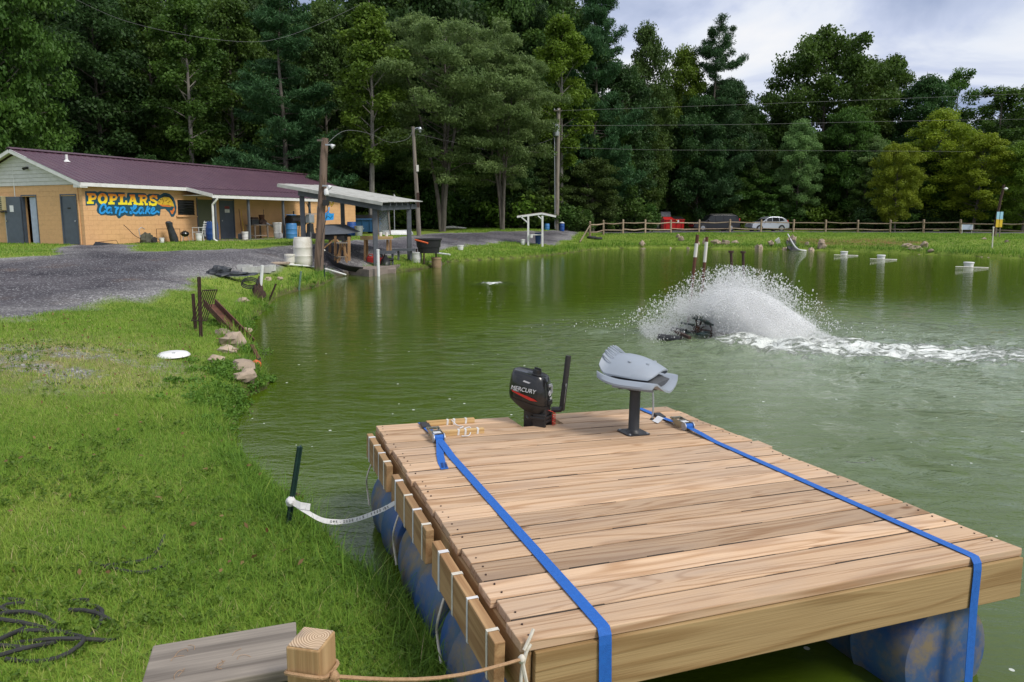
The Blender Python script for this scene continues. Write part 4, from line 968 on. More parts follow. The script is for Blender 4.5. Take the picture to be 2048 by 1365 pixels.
for lab, px, mt, off in (('red brown broom leaning on the porch wall', 487, M['rust'], 0.35), ('yellow handled mop leaning beside the broom on the porch', 491, M['yellow'], 0.3)):
    t = thing('broom', lab, 'broom', hpos(house_s(px - 4, off + 0.25), off + 0.25, 0.03), HA)
    MB().cyl((0, 0, 0.1), (0.3, 0.42, 1.55), 0.013, n=6).build('handle', mt, t); MB().prism([(-0.14, 0), (0.14, 0), (0.06, 0.2), (-0.06, 0.2)], (0, 0.03, 0.0), (1, 0, 0), (0, 0, 1), 0.06).build('head', M['bluedark'] if mt is M['rust'] else M['weathered'], t)
t = thing('gas_can', 'dark blue grey can beside the broom on the porch floor', 'can', hpos(house_s(481, 1.2), 1.2, 0.03), HA)
MB().box((0, 0, 0.15), (0.28, 0.2, 0.3)).build('body', M['greypaint'], t, bevel=0.03); MB().tube([(-0.08, 0, 0.3), (0, 0, 0.36), (0.08, 0, 0.3)], 0.012, 6).build('handle', M['black'], t)
# band saw / grinder stand near the shed's left post
t = thing('grinder_stand', 'light grey grinding machine on a dark pedestal near the shed', 'machine', hpos(house_s(620, 2.9), 2.9, -0.02), HA)
MB().loft([[Vector((x * s_, y * s_, z)) for x, y in superell(0.22, 0.2, 0.5, 12)] for z, s_ in ((0, 1.3), (0.1, 1.2), (0.4, 0.8), (0.85, 0.7))]).build('pedestal', M['blackpaint'], t)
MB().box((0, 0, 1.1), (0.4, 0.3, 0.45)).build('housing', M['steel'], t, bevel=0.03); MB().box((0.1, 0, 1.36), (0.85, 0.25, 0.04)).build('table', M['steel'], t); MB().cyl((0.1, 0, 1.4), (-0.15, 0.05, 1.95), 0.025, n=6).build('lever', M['black'], t)
# ------------------------------------------------------------------ the open shed by the water
def wpx(px, Z): return px * Z / FPX
Ac, Cc, Dc = atY(555, 371, 28.2), atY(765, 408, 27.0), atY(845, 406, 32.0)
Bc = Ac + Dc - Cc
shed = thing('cleaning_shed', 'open sided grey shed with corrugated lean-to roof at the water edge', 'shed', (0, 0, 0))
ex = (Ac - Cc); ey = (Dc - Cc); Lx, Ly = ex.length, ey.length
exn, eyn = ex.normalized(), ey.normalized(); en = eyn.cross(exn).normalized()
if en.z < 0: en = -en
npan = 8
for k in range(npan):
    m_ = MB(); nseg = 24; vs_ = []; y0, y1 = k / npan * Ly, (k + 1) / npan * Ly + 0.03
    lift = 0.006 * (k % 2) + random.uniform(0, 0.012)
    for zz_ in (0, -0.006):
        for xx in (0.0, Lx):
            for j in range(nseg + 1):
                y = y0 + (y1 - y0) * j / nseg
                vs_.append(Cc + eyn * y + exn * (xx + (random.uniform(-0.03, 0.03) if j == 0 else 0)) + en * (0.05 + lift + zz_ + 0.016 * math.sin(j / nseg * 2 * math.pi * 6)))
    q = nseg + 1; fs = []
    for j in range(nseg):
        fs += [(j, j + 1, q + j + 1, q + j), (2 * q + j + 1, 2 * q + j, 3 * q + j, 3 * q + j + 1), (j + 1, j, 2 * q + j, 2 * q + j + 1), (q + j, q + j + 1, 3 * q + j + 1, 3 * q + j)]
    m_.add(vs_, fs).build('roof_sheet', M['corr'], shed, smooth=True)
def shp(u, v, z=None):
    p = Cc + exn * (u * Lx) + eyn * (v * Ly)
    if z is not None: p = Vector((p.x, p.y, z))
    return p
# rake trim, beams, rafters
MB().bar(Cc - eyn * 0.02, Ac - eyn * 0.02, 0.04, 0.13).build('rake_trim', M['corr'], shed)
dn = Vector((0, 0, -0.17))
MB().bar(shp(0.03, 0.06) + dn, shp(0.83, 0.06) + dn, 0.09, 0.22).build('beam', M['greypost'], shed)
MB().bar(shp(0.03, 0.78) + dn, shp(0.83, 0.78) + dn, 0.09, 0.22).build('beam', M['greypost'], shed)
MB().bar(shp(0.055, 0.07) + dn * 1.2, shp(0.055, 0.95) + dn * 1.2, 0.09, 0.2).build('beam', M['greypost'], shed)
MB().bar(shp(0.80, 0.07) + dn * 1.2, shp(0.80, 0.95) + dn * 1.2, 0.09, 0.2).build('beam', M['greypost'], shed)
for v in (0.2, 0.34, 0.48, 0.62): MB().bar(shp(0.01, v) + Vector((0, 0, -0.05)), shp(0.98, v) + Vector((0, 0, -0.05)), 0.05, 0.12).build('rafter', M['greypost'], shed)
for px, Z in ((750, 27.7), (818, 31.0), (606, 28.5), (686, 33.0)):
    p = atY(px, 450, Z); zb = -0.3 if Z < 30 and px > 700 else gh(p.x, p.y) - 0.2
    u = (Vector((p.x, p.y, 0)) - Vector((Cc.x, Cc.y, 0)))
    # roof height over the post
    A2 = np.array([[exn.x, eyn.x], [exn.y, eyn.y]]); uv = np.linalg.solve(A2, [u.x, u.y]); zt = (Cc + exn * uv[0] + eyn * uv[1]).z - 0.10
    MB().box((p.x, p.y, (zb + zt) / 2), (0.19, 0.19, zt - zb), Matrix.Rotation(R(15), 3, 'Z')).build('post', M['greypost'], shed, bevel=0.015)
slab_pts = [at(640, 522, 0.24), at(672, 531, 0.24), at(700, 537, 0.24), at(738, 541, 0.24), at(800, 531, 0.24), at(812, 516, 0.3), at(720, 497, 0.5), at(640, 500, 0.5)]
MB().prism([(p.x, p.y) for p in slab_pts], (0, 0, 0.26), (1, 0, 0), (0, 1, 0), -0.6).build('floor_slab', M['slab'], shed)
p = at(762, 541, 0.1); MB().box((p.x, p.y, 0.02), (1.15, 0.7, 0.34), Matrix.Rotation(R(8), 3, 'Z')).build('footing', M['slab'], shed, bevel=0.04)
p = at(812, 527, 0.15); MB().box((p.x + 0.6, p.y + 0.3, 0.08), (1.9, 0.35, 0.26), Matrix.Rotation(R(20), 3, 'Z')).build('footing', M['slab'], shed, bevel=0.04)
# black rubber ramp edge curving off the slab
t = thing('rubber_skirt', 'black rubber sheet curling off the near edge of the shed slab', 'sheet', (0, 0, 0))
pts = [at(632, 500, 0.75), at(645, 512, 0.6), at(665, 525, 0.45), at(690, 536, 0.28), at(725, 541, 0.2)]
MB().ribbon(catmull(pts, 5), [Vector((0.05, -0.12, 0.10))] * (4 * 5 + 1), 0.03).build('sheet', M['rubber'], t)

# sloped grey sorting tray on a wooden stand
Zt = 27.0
def sp(px, py, Z=Zt): return atY(px, py, Z)
t = thing('sorting_tray', 'sloped dark grey fish tray on a brown timber stand under the shed', 'table', (0, 0, 0))
tr = MB(); a, b_, c_, d_ = sp(632, 452, 27.6), sp(664, 452, 27.6), sp(696, 468, 26.6), sp(640, 470, 26.4)
dpt = Vector((0.15, 1.5, 0.05))
tr.add([a, b_, c_, d_, a + dpt, b_ + dpt, c_ + dpt, d_ + dpt], [(0, 1, 2, 3), (4, 7, 6, 5), (0, 4, 5, 1), (1, 5, 6, 2), (2, 6, 7, 3), (3, 7, 4, 0)])
tr.build('tray', M['greypost'], t)
MB().box(sp(664, 474, 27.2), (1.2, 1.2, 0.2), Matrix.Rotation(R(4), 3, 'Y')).build('under_box', M['dark'], t)
for px, py0, py1, Z in ((671, 472, 524, 26.6), (698, 474, 522, 26.4), (660, 474, 510, 28.2), (690, 474, 512, 28.0)):
    MB().bar(sp(px, py0, Z), sp(px, py1, Z), 0.09, 0.09).build('leg', M['tablewood'], t)
MB().bar(sp(668, 480, 26.55), sp(644, 500, 26.5), 0.08, 0.05).build('brace', M['tablewood'], t)
MB().bar(sp(674, 480, 26.5), sp(696, 514, 26.35), 0.07, 0.04).build('brace', M['tablewood'], t)
MB().bar(sp(696, 481, 26.45), sp(673, 514, 26.45), 0.07, 0.04).build('brace', M['tablewood'], t)
# wooden stool in front of it
t = thing('timber_stool', 'small bare timber stool with crossed braces beneath the grey tray', 'stool', (0, 0, 0))
Zs = 26.1
MB().box(sp(684, 486, Zs), (0.36, 0.3, 0.04)).build('seat', M['weathered'], t)
for a in ((681, 675, 0), (688, 694, 0), (683, 679, 0.25), (687, 692, 0.25)):
    MB().bar(sp(a[0], 487, Zs + a[2]), sp(a[1], 526 - a[2] * 10, Zs + a[2]), 0.05, 0.05).build('leg', M['tablewood'], t)
MB().bar(sp(676, 514, Zs - 0.03), sp(692, 514, Zs - 0.03), 0.04, 0.03).build('stretcher', M['weathered'], t)
t = thing('boat_hook', 'long black pole with a grip leaning low beside the shed slab', 'pole', (0, 0, 0))
MB().cyl(sp(645, 499, 25.2), sp(676, 518, 25.6), 0.022, n=8).build('shaft', M['black'], t); MB().cyl(sp(645, 499, 25.2), sp(650, 502, 25.24), 0.03, n=8).build('grip', M['whiteplastic'], t)
# filleting bench
t = thing('filleting_bench', 'pale timber filleting bench with a clear screen under the shed roof', 'bench', (0, 0, 0))
Zb = 28.3
MB().box(sp(739, 476, Zb), (0.62, 0.6, 0.14)).build('top_board', M['lumber'], t)
MB().box(sp(768, 476, Zb - 0.2), (0.62, 0.55, 0.11)).build('top_board', M['lumber'], t)
for px, y1, Z in ((730, 525, Zb - 0.2), (775, 502, Zb), (781, 504, Zb + 0.3), (734, 516, Zb + 0.5)):
    MB().bar(sp(px, 480, Z), sp(px, y1, Z), 0.08, 0.08).build('leg', M['tablewood'], t)
MB().box(sp(767, 445, Zb + 0.2), (0.52, 0.02, 0.95)).build('clear_screen', M['plexi'], t)
MB().bar(sp(776, 420, Zb + 0.18), sp(781, 470, Zb + 0.18), 0.05, 0.04).build('screen_frame', M['weathered_z'], t)
MB().bar(sp(756, 420, Zb + 0.18), sp(757, 470, Zb + 0.18), 0.05, 0.04).build('screen_frame', M['weathered_z'], t)
for px, lab in ((761, 'white tub left of two on the filleting bench'), (773, 'white tub right of two on the filleting bench')):
    q = sp(px, 472, Zb - 0.15); bucket(lab, (q.x, q.y, sp(768, 476, Zb - 0.2).z + 0.06), 0.07, 0.16, M['cleanwhite'], handle=False, open_top=False, cat='tub', name='tub')
t = thing('grey_bench', 'grey painted plank bench behind the white pipe at the shed', 'bench', (0, 0, 0))
MB().box(sp(774, 505, 28.0), (0.66, 0.3, 0.12)).build('seat_board', M['greypost'], t); MB().box(sp(808, 500, 29.5), (0.95, 0.3, 0.09)).build('seat_board', M['greypost'], t)
for px, Z in ((763, 28.0), (785, 28.0), (797, 29.5), (822, 29.5)): MB().bar(sp(px, 507 if Z < 29 else 501, Z), sp(px, 530 if Z < 29 else 520, Z), 0.08, 0.08).build('leg', M['greypost'], t)
for px, py, Z, lab in ((742, 522, 28.1, 'red fuel jug left of the grey shed post near the water'), (762, 525, 28.05, 'red fuel jug right of the grey shed post near the water')):
    q = sp(px, py, Z); t = thing('fuel_jug', lab, 'fuel jug', (q.x, q.y, 0.27), R(10))
    MB().box((0, 0, 0.17), (0.34, 0.2, 0.34)).build('body', M['red'], t, bevel=0.06); MB().tube([(-0.1, 0, 0.33), (-0.07, 0, 0.42), (0.06, 0, 0.42), (0.09, 0, 0.33)], 0.02, 6).build('handle', M['red'], t); MB().cyl((0.13, 0, 0.34), (0.16, 0, 0.44), 0.025, n=8).build('spout', M['black'], t)
q = sp(771, 527, 27.9); t = thing('water_pump', 'black pump housing beside the red fuel jugs under the shed', 'pump', (q.x, q.y, 0.27), 0.4)
MB().loft(lump(0.2, 0.2, 0.36, 14, amp=0.3)).build('housing', M['black'], t, smooth=True); MB().cyl((0, 0, 0.2), (0.3, -0.1, 0.22), 0.05, n=8).build('pipe', M['black'], t)
t = thing('pvc_post', 'white plastic pipe standing in the water in front of the shed', 'pipe', at(757, 553, 0))
Z_ = at(757, 553, 0).y; MB().cyl((0, 0, -0.8), (0, 0, wpx(553 - 499, Z_)), 0.055, n=12).build('pipe', M['cleanwhite'], t, smooth=True); MB().lathe([(0.055, 0), (0.062, 0.0), (0.062, 0.04), (0.0, 0.04)], 12, (0, 0, wpx(53, Z_) - 0.03), cap=False).build('cap', M['cleanwhite'], t)
q = sp(832, 525, 30.2); q.z = gh(q.x, q.y); bucket('square white bin on the bank beneath the black stock tub', (q.x, q.y, max(q.z, 0.22)), 0.24, 0.46, M['cleanwhite'], handle=False, cat='bin', name='bin')
# black stock tub on two pipes
Zk = 30.3
t = thing('stock_tub', 'large black stock tub with an orange pole on stakes over the bank', 'tub', (0, 0, 0))
cx0 = sp(857, 480, Zk); r0 = wpx(26, Zk); hh = wpx(27, Zk)
def ring(r, z, n=20): return [Vector((cx0.x + x, cx0.y + y, cx0.z + z)) for x, y in superell(r, r * 0.75, 0.75, n)]
MB().loft([ring(r0 * 0.80, -hh + 0.02), ring(r0 * 0.84, -hh * 0.55), ring(r0 * 0.90, -hh * 0.54), ring(r0 * 0.95, -0.02), ring(r0 * 1.04, 0.0), ring(r0 * 1.04, 0.05), ring(r0 * 0.96, 0.055), ring(r0 * 0.9, -0.2), ring(r0 * 0.1, -0.22)]).build('tub', M['black'], t, smooth=True)
MB().cyl(sp(830, 480, Zk - 0.45), sp(856, 487, Zk - 0.62), 0.035, n=8).build('orange_pole', M['orange'], t)
for px, y1, Z in ((833, 525, Zk - 0.2), (848, 525, Zk - 0.3), (872, 520, Zk), (842, 518, Zk + 0.5)):
    MB().cyl(sp(px, 498, Z), sp(px, y1 + 4, Z), 0.035, n=8).build('stake', M['rustdark'], t)
q = at(873, 533, 0.05); bucket('tan clay coloured pail standing in the water below the stock tub', (q.x, q.y, -0.12), 0.22, 0.56, mat('tan plastic', (0.34, 0.24, 0.14), (0.26, 0.18, 0.1), rough=0.7), handle=False, cat='pail', name='pail')
t = thing('pvc_pipe', 'short white pipe lying on the bank below the stock tub', 'pipe', (0, 0, 0)); a, b_ = onground(868, 510), onground(900, 514)
MB().cyl(a + Vector((0, 0, 0.1)), b_ + Vector((0, 0, 0.1)), 0.05, n=10).build('pipe', M['cleanwhite'], t, smooth=True)
# behind the shed
def on(px, py): return onground(px, py)
def atground(px, Z):
    p = atY(px, 450, Z); return Vector((p.x, p.y, gh(p.x, p.y)))
drum('plastic_drum', 'bright blue drum with white scuffed label beside the blue dumpster', atground(703, 45.0), 0.30, 0.9, M['bluedrum'])
t = thing('trash_can', 'light grey trash can right of the blue drum at the building end', 'trash can', atground(717, 44.5))
MB().lathe([(0.22, 0), (0.27, 0.58), (0.29, 0.6), (0.29, 0.64), (0.25, 0.64), (0.2, 0.1), (0, 0.1)], 18, cap=False).build('body', M['steel'], t, smooth=True); MB().tube([(0.29, 0, 0.5), (0.34, 0, 0.47), (0.29, 0, 0.42)], 0.015, 6).build('handle', M['steel'], t)
def dumpster(name, label, p, rz, sx, sy, h, m_, lidopen=False):
    t_ = thing(name, label, 'dumpster', p, rz)
    MB().add([(-sx, -sy * 0.75, 0.12), (sx, -sy * 0.75, 0.12), (sx, sy, 0.12), (-sx, sy, 0.12), (-sx, -sy, h * 0.82), (sx, -sy, h * 0.82), (sx, sy, h), (-sx, sy, h)], [(3, 2, 1, 0), (4, 5, 6, 7), (0, 1, 5, 4), (1, 2, 6, 5), (2, 3, 7, 6), (3, 0, 4, 7)]).build('bin', m_, t_, bevel=0.02)
    for x in np.linspace(-sx * 0.8, sx * 0.8, 4): MB().bar((x, -sy * 0.75 - 0.03, 0.15), (x, -sy - 0.03, h * 0.80), 0.06, 0.04, up=(0, 1, 0)).build('rib', m_, t_)
    MB().box((0, -sy - 0.02, h * 0.80), (2 * sx + 0.1, 0.08, 0.09)).build('rim', m_, t_)
    for x in (-sx - 0.06, sx + 0.06): MB().box((x, 0, h * 0.55), (0.1, sy * 1.3, 0.14)).build('fork_sleeve', m_, t_)
    for k, x in enumerate((-sx / 2, sx / 2)):
        if lidopen and k == 0: MB().bar((x, sy * 1.0, h + 0.02), (x - 0.0, sy * 1.35, h + 0.6), sx * 0.96, 0.04).build('lid', M['greypost'], t_)
        else: MB().bar((x, -sy, h * 0.84), (x, sy, h + 0.03), sx * 0.97, 0.04).build('lid', M['black'], t_)
    for x in (-sx * 0.8, sx * 0.8):
        for y in (-sy * 0.6, sy * 0.8): MB().lathe([(0, -0.025), (0.06, -0.025), (0.06, 0.025), (0, 0.025)], 10, (x, y, 0.06), Matrix.Rotation(R(90), 3, 'Y'), cap=False).build('caster', M['rubber'], t_)
    return t_
dumpster('dumpster', 'weathered blue dumpster behind the shed at the end of the building', atground(732, 49.0), R(14), 0.95, 0.7, 1.25, M['bluepaint'])
t = thing('upturned_boat', 'small upturned white boat on the grass behind the shed', 'boat', atground(792, 46.0), R(8))
MB().loft([[Vector((x, w_ * math.cos(a), max(0, h_ * math.sin(a)))) for a in np.linspace(0, math.pi, 11)] for x, w_, h_ in ((-1.0, 0.08, 0.05), (-0.8, 0.35, 0.22), (-0.2, 0.45, 0.3), (0.5, 0.45, 0.3), (1.0, 0.4, 0.25), (1.1, 0.2, 0.1))]).build('hull', M['cleanwhite'], t, smooth=True)
MB().bar((-0.9, 0, 0.25), (1.0, 0, 0.31), 0.05, 0.03).build('keel', M['white'], t)
t = thing('satellite_dish', 'small white dish on a thin mast behind the shed', 'dish', atground(789, 47.0))
MB().cyl((0, 0, 0), (0, 0, 2.35), 0.03, n=8).build('mast', M['steel'], t); MB().lathe([(0.0, 0.0), (0.16, 0.03), (0.28, 0.1), (0.27, 0.11), (0.15, 0.045), (0.0, 0.015)], 16, (0, -0.05, 2.4), Matrix.Rotation(R(75), 3, 'Y'), cap=False).build('dish', M['cleanwhite'], t, smooth=True)

# ------------------------------------------------------------------ poles, lamps and wires
def pole(name, label, base, top, r0, r1, material, cat='pole'):
    t_ = thing(name, label, cat, base); v = Vector(top) - Vector(base); n_ = 7
    pts = [v * (k / n_) + Vector((random.uniform(-.012, .012), random.uniform(-.012, .012), 0)) * (1 if 0 < k < n_ else 0) for k in range(n_ + 1)]
    pts[0] = Vector((0, 0, -0.4)) - v * 0.0
    MB().tube(pts, [r0 + (r1 - r0) * k / n_ for k in range(n_ + 1)], 14).build('shaft', material, t_, smooth=True); return t_, v
pb = on(637, 543); pt = atY(650, 277, pb.y + 0.2)
t, v = pole('wooden_pole', 'leaning weathered brown pole with lamps beside the shed', pb, pt, 0.165, 0.115, M['pole_z'])
def loc(px, py, dy=0.0): return atY(px, py, pb.y + dy) - pb
for px, py in ((662, 290), (656, 372)):
    f_ = MB().box(loc(px - 5, py, -0.05), (0.22, 0.05, 0.05)).build('lamp_arm', M['steel'], t)
    MB().lathe([(0.03, 0), (0.05, 0.02), (0.09, 0.12), (0.0, 0.13)], 12, loc(px, py, -0.05), Matrix.Rotation(R(130), 3, 'Y'), cap=False).build('lamp_head', M['cleanwhite'], f_, smooth=True)
MB().lathe([(0.05, -0.12), (0.085, -0.08), (0.09, 0.06), (0.06, 0.12), (0.0, 0.13)], 12, loc(653, 385, -0.05), cap=False).build('glass_globe', M['cleanwhite'], t, smooth=True)
MB().box(loc(652, 406, -0.08), (0.2, 0.16, 0.2)).build('junction_box', M['black'], t)
MB().tube([loc(655, 400), loc(654, 430, -0.1), loc(645, 470, -0.17), loc(640, 535, -0.2)], 0.012, 6).build('cable', M['black'], t)
for py in (320, 352, 430, 480, 512): MB().cyl(loc(643, py, -0.10), loc(644, py, -0.16), 0.01, n=6).build('nail', M['black'], t)
MB().box(loc(640, 281, -0.1), (0.2, 0.04, 0.06)).build('bracket', M['weathered'], t)
lb_ = atground(838, 45.5); lt = atY(826, 254, 45.5)
t, v = pole('lamp_pole', 'slim leaning wooden pole with a dusk lamp at the tree line', lb_, lt, 0.15, 0.10, M['weathered_z'], 'lamp pole')
def loc2(px, py, dy=0.0): return atY(px, py, 45.5 + dy) - lb_
ar = MB().tube(catmull([loc2(827, 262), loc2(831, 257), loc2(837, 256), loc2(840, 258)], 4), 0.03, 8).build('lamp_arm', M['steel'], t, smooth=True)
MB().lathe([(0.05, 0.14), (0.09, 0.1), (0.11, 0.02), (0.28, -0.03), (0.10, -0.04), (0.07, -0.2), (0, -0.22)], 16, loc2(840, 259), cap=False).build('lamp_head', M['steel'], ar, smooth=True)
MB().box(loc2(835, 337, -0.1), (0.14, 0.1, 0.4)).build('meter_box', M['whiteplastic'], t)
MB().box(loc2(836, 400, -0.12), (0.16, 0.1, 0.9)).build('conduit', M['rustdark'], t)
ub = atground(1113, 60); ut = atY(1117, 217, 60)
t, v = pole('utility_pole', 'tall utility pole with transformer behind the white shelter', ub, ut, 0.20, 0.15, M['weathered_z'], 'utility pole')
def loc3(px, py, dy=0.0): return atY(px, py, 60 + dy) - ub
tf = MB().lathe([(0.0, -0.48), (0.25, -0.47), (0.27, -0.4), (0.27, 0.38), (0.29, 0.4), (0.22, 0.46), (0.0, 0.48)], 18, loc3(1112, 261, -0.3), cap=False).build('transformer', M['steel'], t, smooth=True)
for dx in (-0.1, 0.12): MB().lathe([(0.05, 0), (0.06, 0.1), (0.04, 0.12), (0.06, 0.16), (0.03, 0.2), (0, 0.22)], 10, loc3(1112, 250, -0.3) + Vector((dx - 0.1, 0, 0.0)), cap=False).build('bushing', M['steel'], tf)
cr_ = MB().bar(loc3(1108, 221.5, -0.2), loc3(1124, 222, -0.2), 0.09, 0.1).build('cross_arm', M['weathered'], t)
for px in (1109, 1116): MB().lathe([(0.03, 0), (0.06, 0.04), (0.04, 0.08), (0.06, 0.12), (0, 0.16)], 10, loc3(px, 221, -0.2), cap=False).build('insulator', M['steel'], cr_)
MB().cyl(loc3(1109, 275, -0.2), loc3(1110, 458, -0.2), 0.035, n=8).build('conduit', M['steel'], t)
db = atground(1987, 50); dt = atY(2008, 370, 50)
t, v = pole('dark_pole', 'dark leaning pole with a small lamp behind the two painted boards', db, dt, 0.10, 0.075, M['rustdark'])
ar = MB().tube([atY(2006, 378, 50) - db, atY(2012, 377, 49.7) - db], 0.025, 6).build('lamp_arm', M['steel'], t)
MB().lathe([(0.05, 0.1), (0.13, 0.0), (0.05, -0.1), (0, -0.11)], 12, atY(2012, 378, 49.7) - db, cap=False).build('lamp_head', M['cleanwhite'], ar, smooth=True)
def wire(label, pts, r=0.014, m_='wire'):
    r *= 0.6
    t_ = MB().tube(catmull(pts, 10), r, 5).build('overhead_wire', M[m_]); setp(t_, label, 'wire')
wire('pale sagging cable crossing the dark trees above the building roof', [atY(100, -30, 29), atY(149, -2, 30), atY(250, 42, 32), atY(380, 72, 34), atY(490, 84, 37), atY(555, 78, 40), atY(630, 52, 44), atY(720, 10, 48)], 0.012, 'wirepale')
wire('topmost power line running right from the utility pole', [ut + Vector((0, 0, -0.2)), atY(1300, 216, 62), atY(1500, 209, 65), atY(1843, 196, 70), atY(2100, 186, 75)], 0.016, 'wirepale')
wire('middle power line running right from the transformer', [loc3(1117, 252) + ub, atY(1300, 251, 62), atY(1500, 249, 65), atY(1840, 242, 70), atY(2100, 238, 75)], 0.016, 'wirepale')
wire('lowest power line running right from the utility pole', [loc3(1117, 295) + ub, atY(1300, 300, 62), atY(1500, 301, 65), atY(1840, 303, 70), atY(2100, 305, 75)], 0.014, 'wirepale')
wire('drooping cable from the lamp pole to the leaning pole', [lt + Vector((0, 0, -0.2)), atY(815, 278, 43), atY(780, 285, 38), atY(740, 268, 33), atY(690, 262, 28), pt + Vector((0, 0, -0.25))], 0.012)
wire('cable from the lamp pole to the utility pole under the spreading tree', [lt + Vector((0, 0, -0.4)), atY(900, 283, 50), atY(980, 300, 54), atY(1060, 292, 58), loc3(1116, 274) + ub], 0.012)

# ------------------------------------------------------------------ things on the near bank
q = on(607, 531); t = drum('white_drum', 'tall off white plastic drum at the foot of the leaning pole', q, 0.33, 0.98, M['whiteplastic'], lid=False, cat='drum')
MB().lathe([(0.28, 0.0), (0.30, 0.015), (0.29, 0.03), (0.0, 0.03)], 28, (0, 0, 0.97), cap=False).build('lid', M['whiteplastic'], t, smooth=True)
q = on(580, 531); bucket('off white bucket left of the tall white drum', q, 0.175, 0.38, M['whiteplastic'])
q = on(559, 529); t = setp(MB().box(q + Vector((0, 0, 0.04)), (0.62, 0.35, 0.07), Matrix.Rotation(R(8), 3, 'Z')).build('flat_slab', M['stone'], bevel=0.01), 'flat tan paving slab left of the off white bucket', 'slab')
t = MB().tube([on(574, 534) + Vector((0, 0, 0.08)), on(620, 537) + Vector((0, 0, 0.07)), on(655, 543) + Vector((0, 0, 0.07)), at(692, 550, 0.05)], 0.03, 8).build('pvc_pipe', M['cleanwhite'], smooth=True); setp(t, 'long thin white pipe lying across the grass at the leaning pole', 'pipe')
def stake(name, label, p0, p1, r, m_, cat='stake'):
    t_ = thing(name, label, cat, p0); v = Vector(p1) - Vector(p0)
    b0 = -v.normalized() * 0.25
    MB().bar(b0, v, r * 2.2, r * 0.5).build('flange', m_, t_); MB().bar(b0, v * 0.995, r * 0.5, r * 1.8).build('web', m_, t_)
    n_ = max(2, int(v.length / 0.09))
    for k in range(1, n_): MB().box(v * (k / n_) + Vector((0, -r * 0.7, 0)), (r * 0.9, r * 0.7, r * 0.7)).build('stud', m_, t_)
    return t_
def sk(name, label, pxb, pyb, pxt, pyt, r, m_, cat='stake'):
    b = on(pxb, pyb); return stake(name, label, b, atY(pxt, pyt, b.y), r, m_, cat)
sk('green_stake', 'near dark green steel stake holding the white webbing', 576, 1052, 600, 893, 0.019, M['greenpaint'])
sk('steel_stake', 'tall dark rusty stake in front of the leaning grate', 402, 676, 398, 554, 0.03, M['rustdark'])
sk('steel_stake', 'shorter rusty stake left of the tall one at the grate', 391, 658, 386, 588, 0.03, M['rustdark'])
sk('green_stake', 'pale green stake at the bank edge in front of the white drum', 598, 582, 602, 543, 0.03, mat('pale green paint', (0.16, 0.26, 0.2), rough=0.6))
sk('green_stake', 'thin green stake at the bank by the white pipe', 650, 560, 648, 530, 0.02, M['greenpaint'])
sk('steel_stake', 'short slanting dark stake at the bank right of the bundled pole', 538, 602, 552, 568, 0.025, M['rustdark'])
# pole with a bundle of hose
b = on(517, 596); t = thing('pale_pole', 'pale blue white pole with dark hose bundled at its foot', 'pole', b)
MB().cyl((0, 0, -0.2), atY(525, 531, b.y) - b, 0.035, 0.04, 10).build('shaft', M['cleanwhite'], t, smooth=True)
MB().loft(lump(0.15, 0.15, 0.42, 5, amp=0.4)).build('rags', M['rustdark'], t, smooth=True)
for k in range(3): MB().tube([Vector((-0.16 + 0.2 * math.cos(a), -0.12 + 0.04 * k, 0.34 + 0.10 * math.sin(a) + 0.03 * k)) for a in np.linspace(0, 2 * math.pi, 14)[:-1]], 0.014, 6, closed=True).build('hose_loop', M['rubber'], t)
# leaning rusty grate
c1, c2 = on(392, 655), on(402, 672)
t = thing('rusty_grate', 'rusty bar grate leaning between the two dark stakes', 'grate', (0, 0, 0))
Zg = c1.y - 0.2
P00, P10, P01, P11 = atY(383, 643, Zg), atY(412, 643, Zg - 0.5), atY(406, 580, Zg), atY(434, 579, Zg - 0.5)
for k in range(8):
    f = k / 7; MB().cyl(P00.lerp(P10, f), P01.lerp(P11, f), 0.009, n=5).build('bar', M['rustdark'], t)
for f in (0.02, 0.98): MB().cyl(P00.lerp(P01, f), P10.lerp(P11, f), 0.009, n=5).build('cross_bar', M['rustdark'], t)
# long rusty channel sliding into the water
t = thing('rusty_channel', 'long rusty steel channel sliding down the bank into the pond', 'channel', (0, 0, 0))
a, b_ = on(421, 640) + Vector((0, 0, 0.28)), at(497, 692, 0.0)
MB().bar(a, b_, 0.20, 0.02).build('web', M['rust'], t)
dd = (b_ - a).normalized(); sx = dd.cross(Vector((0, 0, 1))).normalized()
for s_ in (-1, 1): MB().bar(a + sx * 0.10 * s_ + Vector((0, 0, 0.05)), b_ + sx * 0.10 * s_ + Vector((0, 0, 0.05)), 0.02, 0.12).build('flange', M['rust'], t)
t = thing('rusty_rods', 'pair of thin rusty rods slanting into the water below the rocks', 'rods', (0, 0, 0))
for k in range(2): MB().cyl(on(503 + k * 4, 707) + Vector((0, 0, 0.12)), at(535 + k * 3, 757, -0.05), 0.018, n=6).build('rod', M['rust'], t)
q = on(512, 730); t = thing('orange_float', 'small orange float tangled among the bank rocks', 'float', q); MB().loft(lump(0.07, 0.07, 0.07, 2, amp=0.1, base=1)).build('ball', M['orange'], t, smooth=True); MB().cyl((0, 0, 0.05), (0.06, 0.02, 0.09), 0.012, n=6).build('stem', M['black'], t)
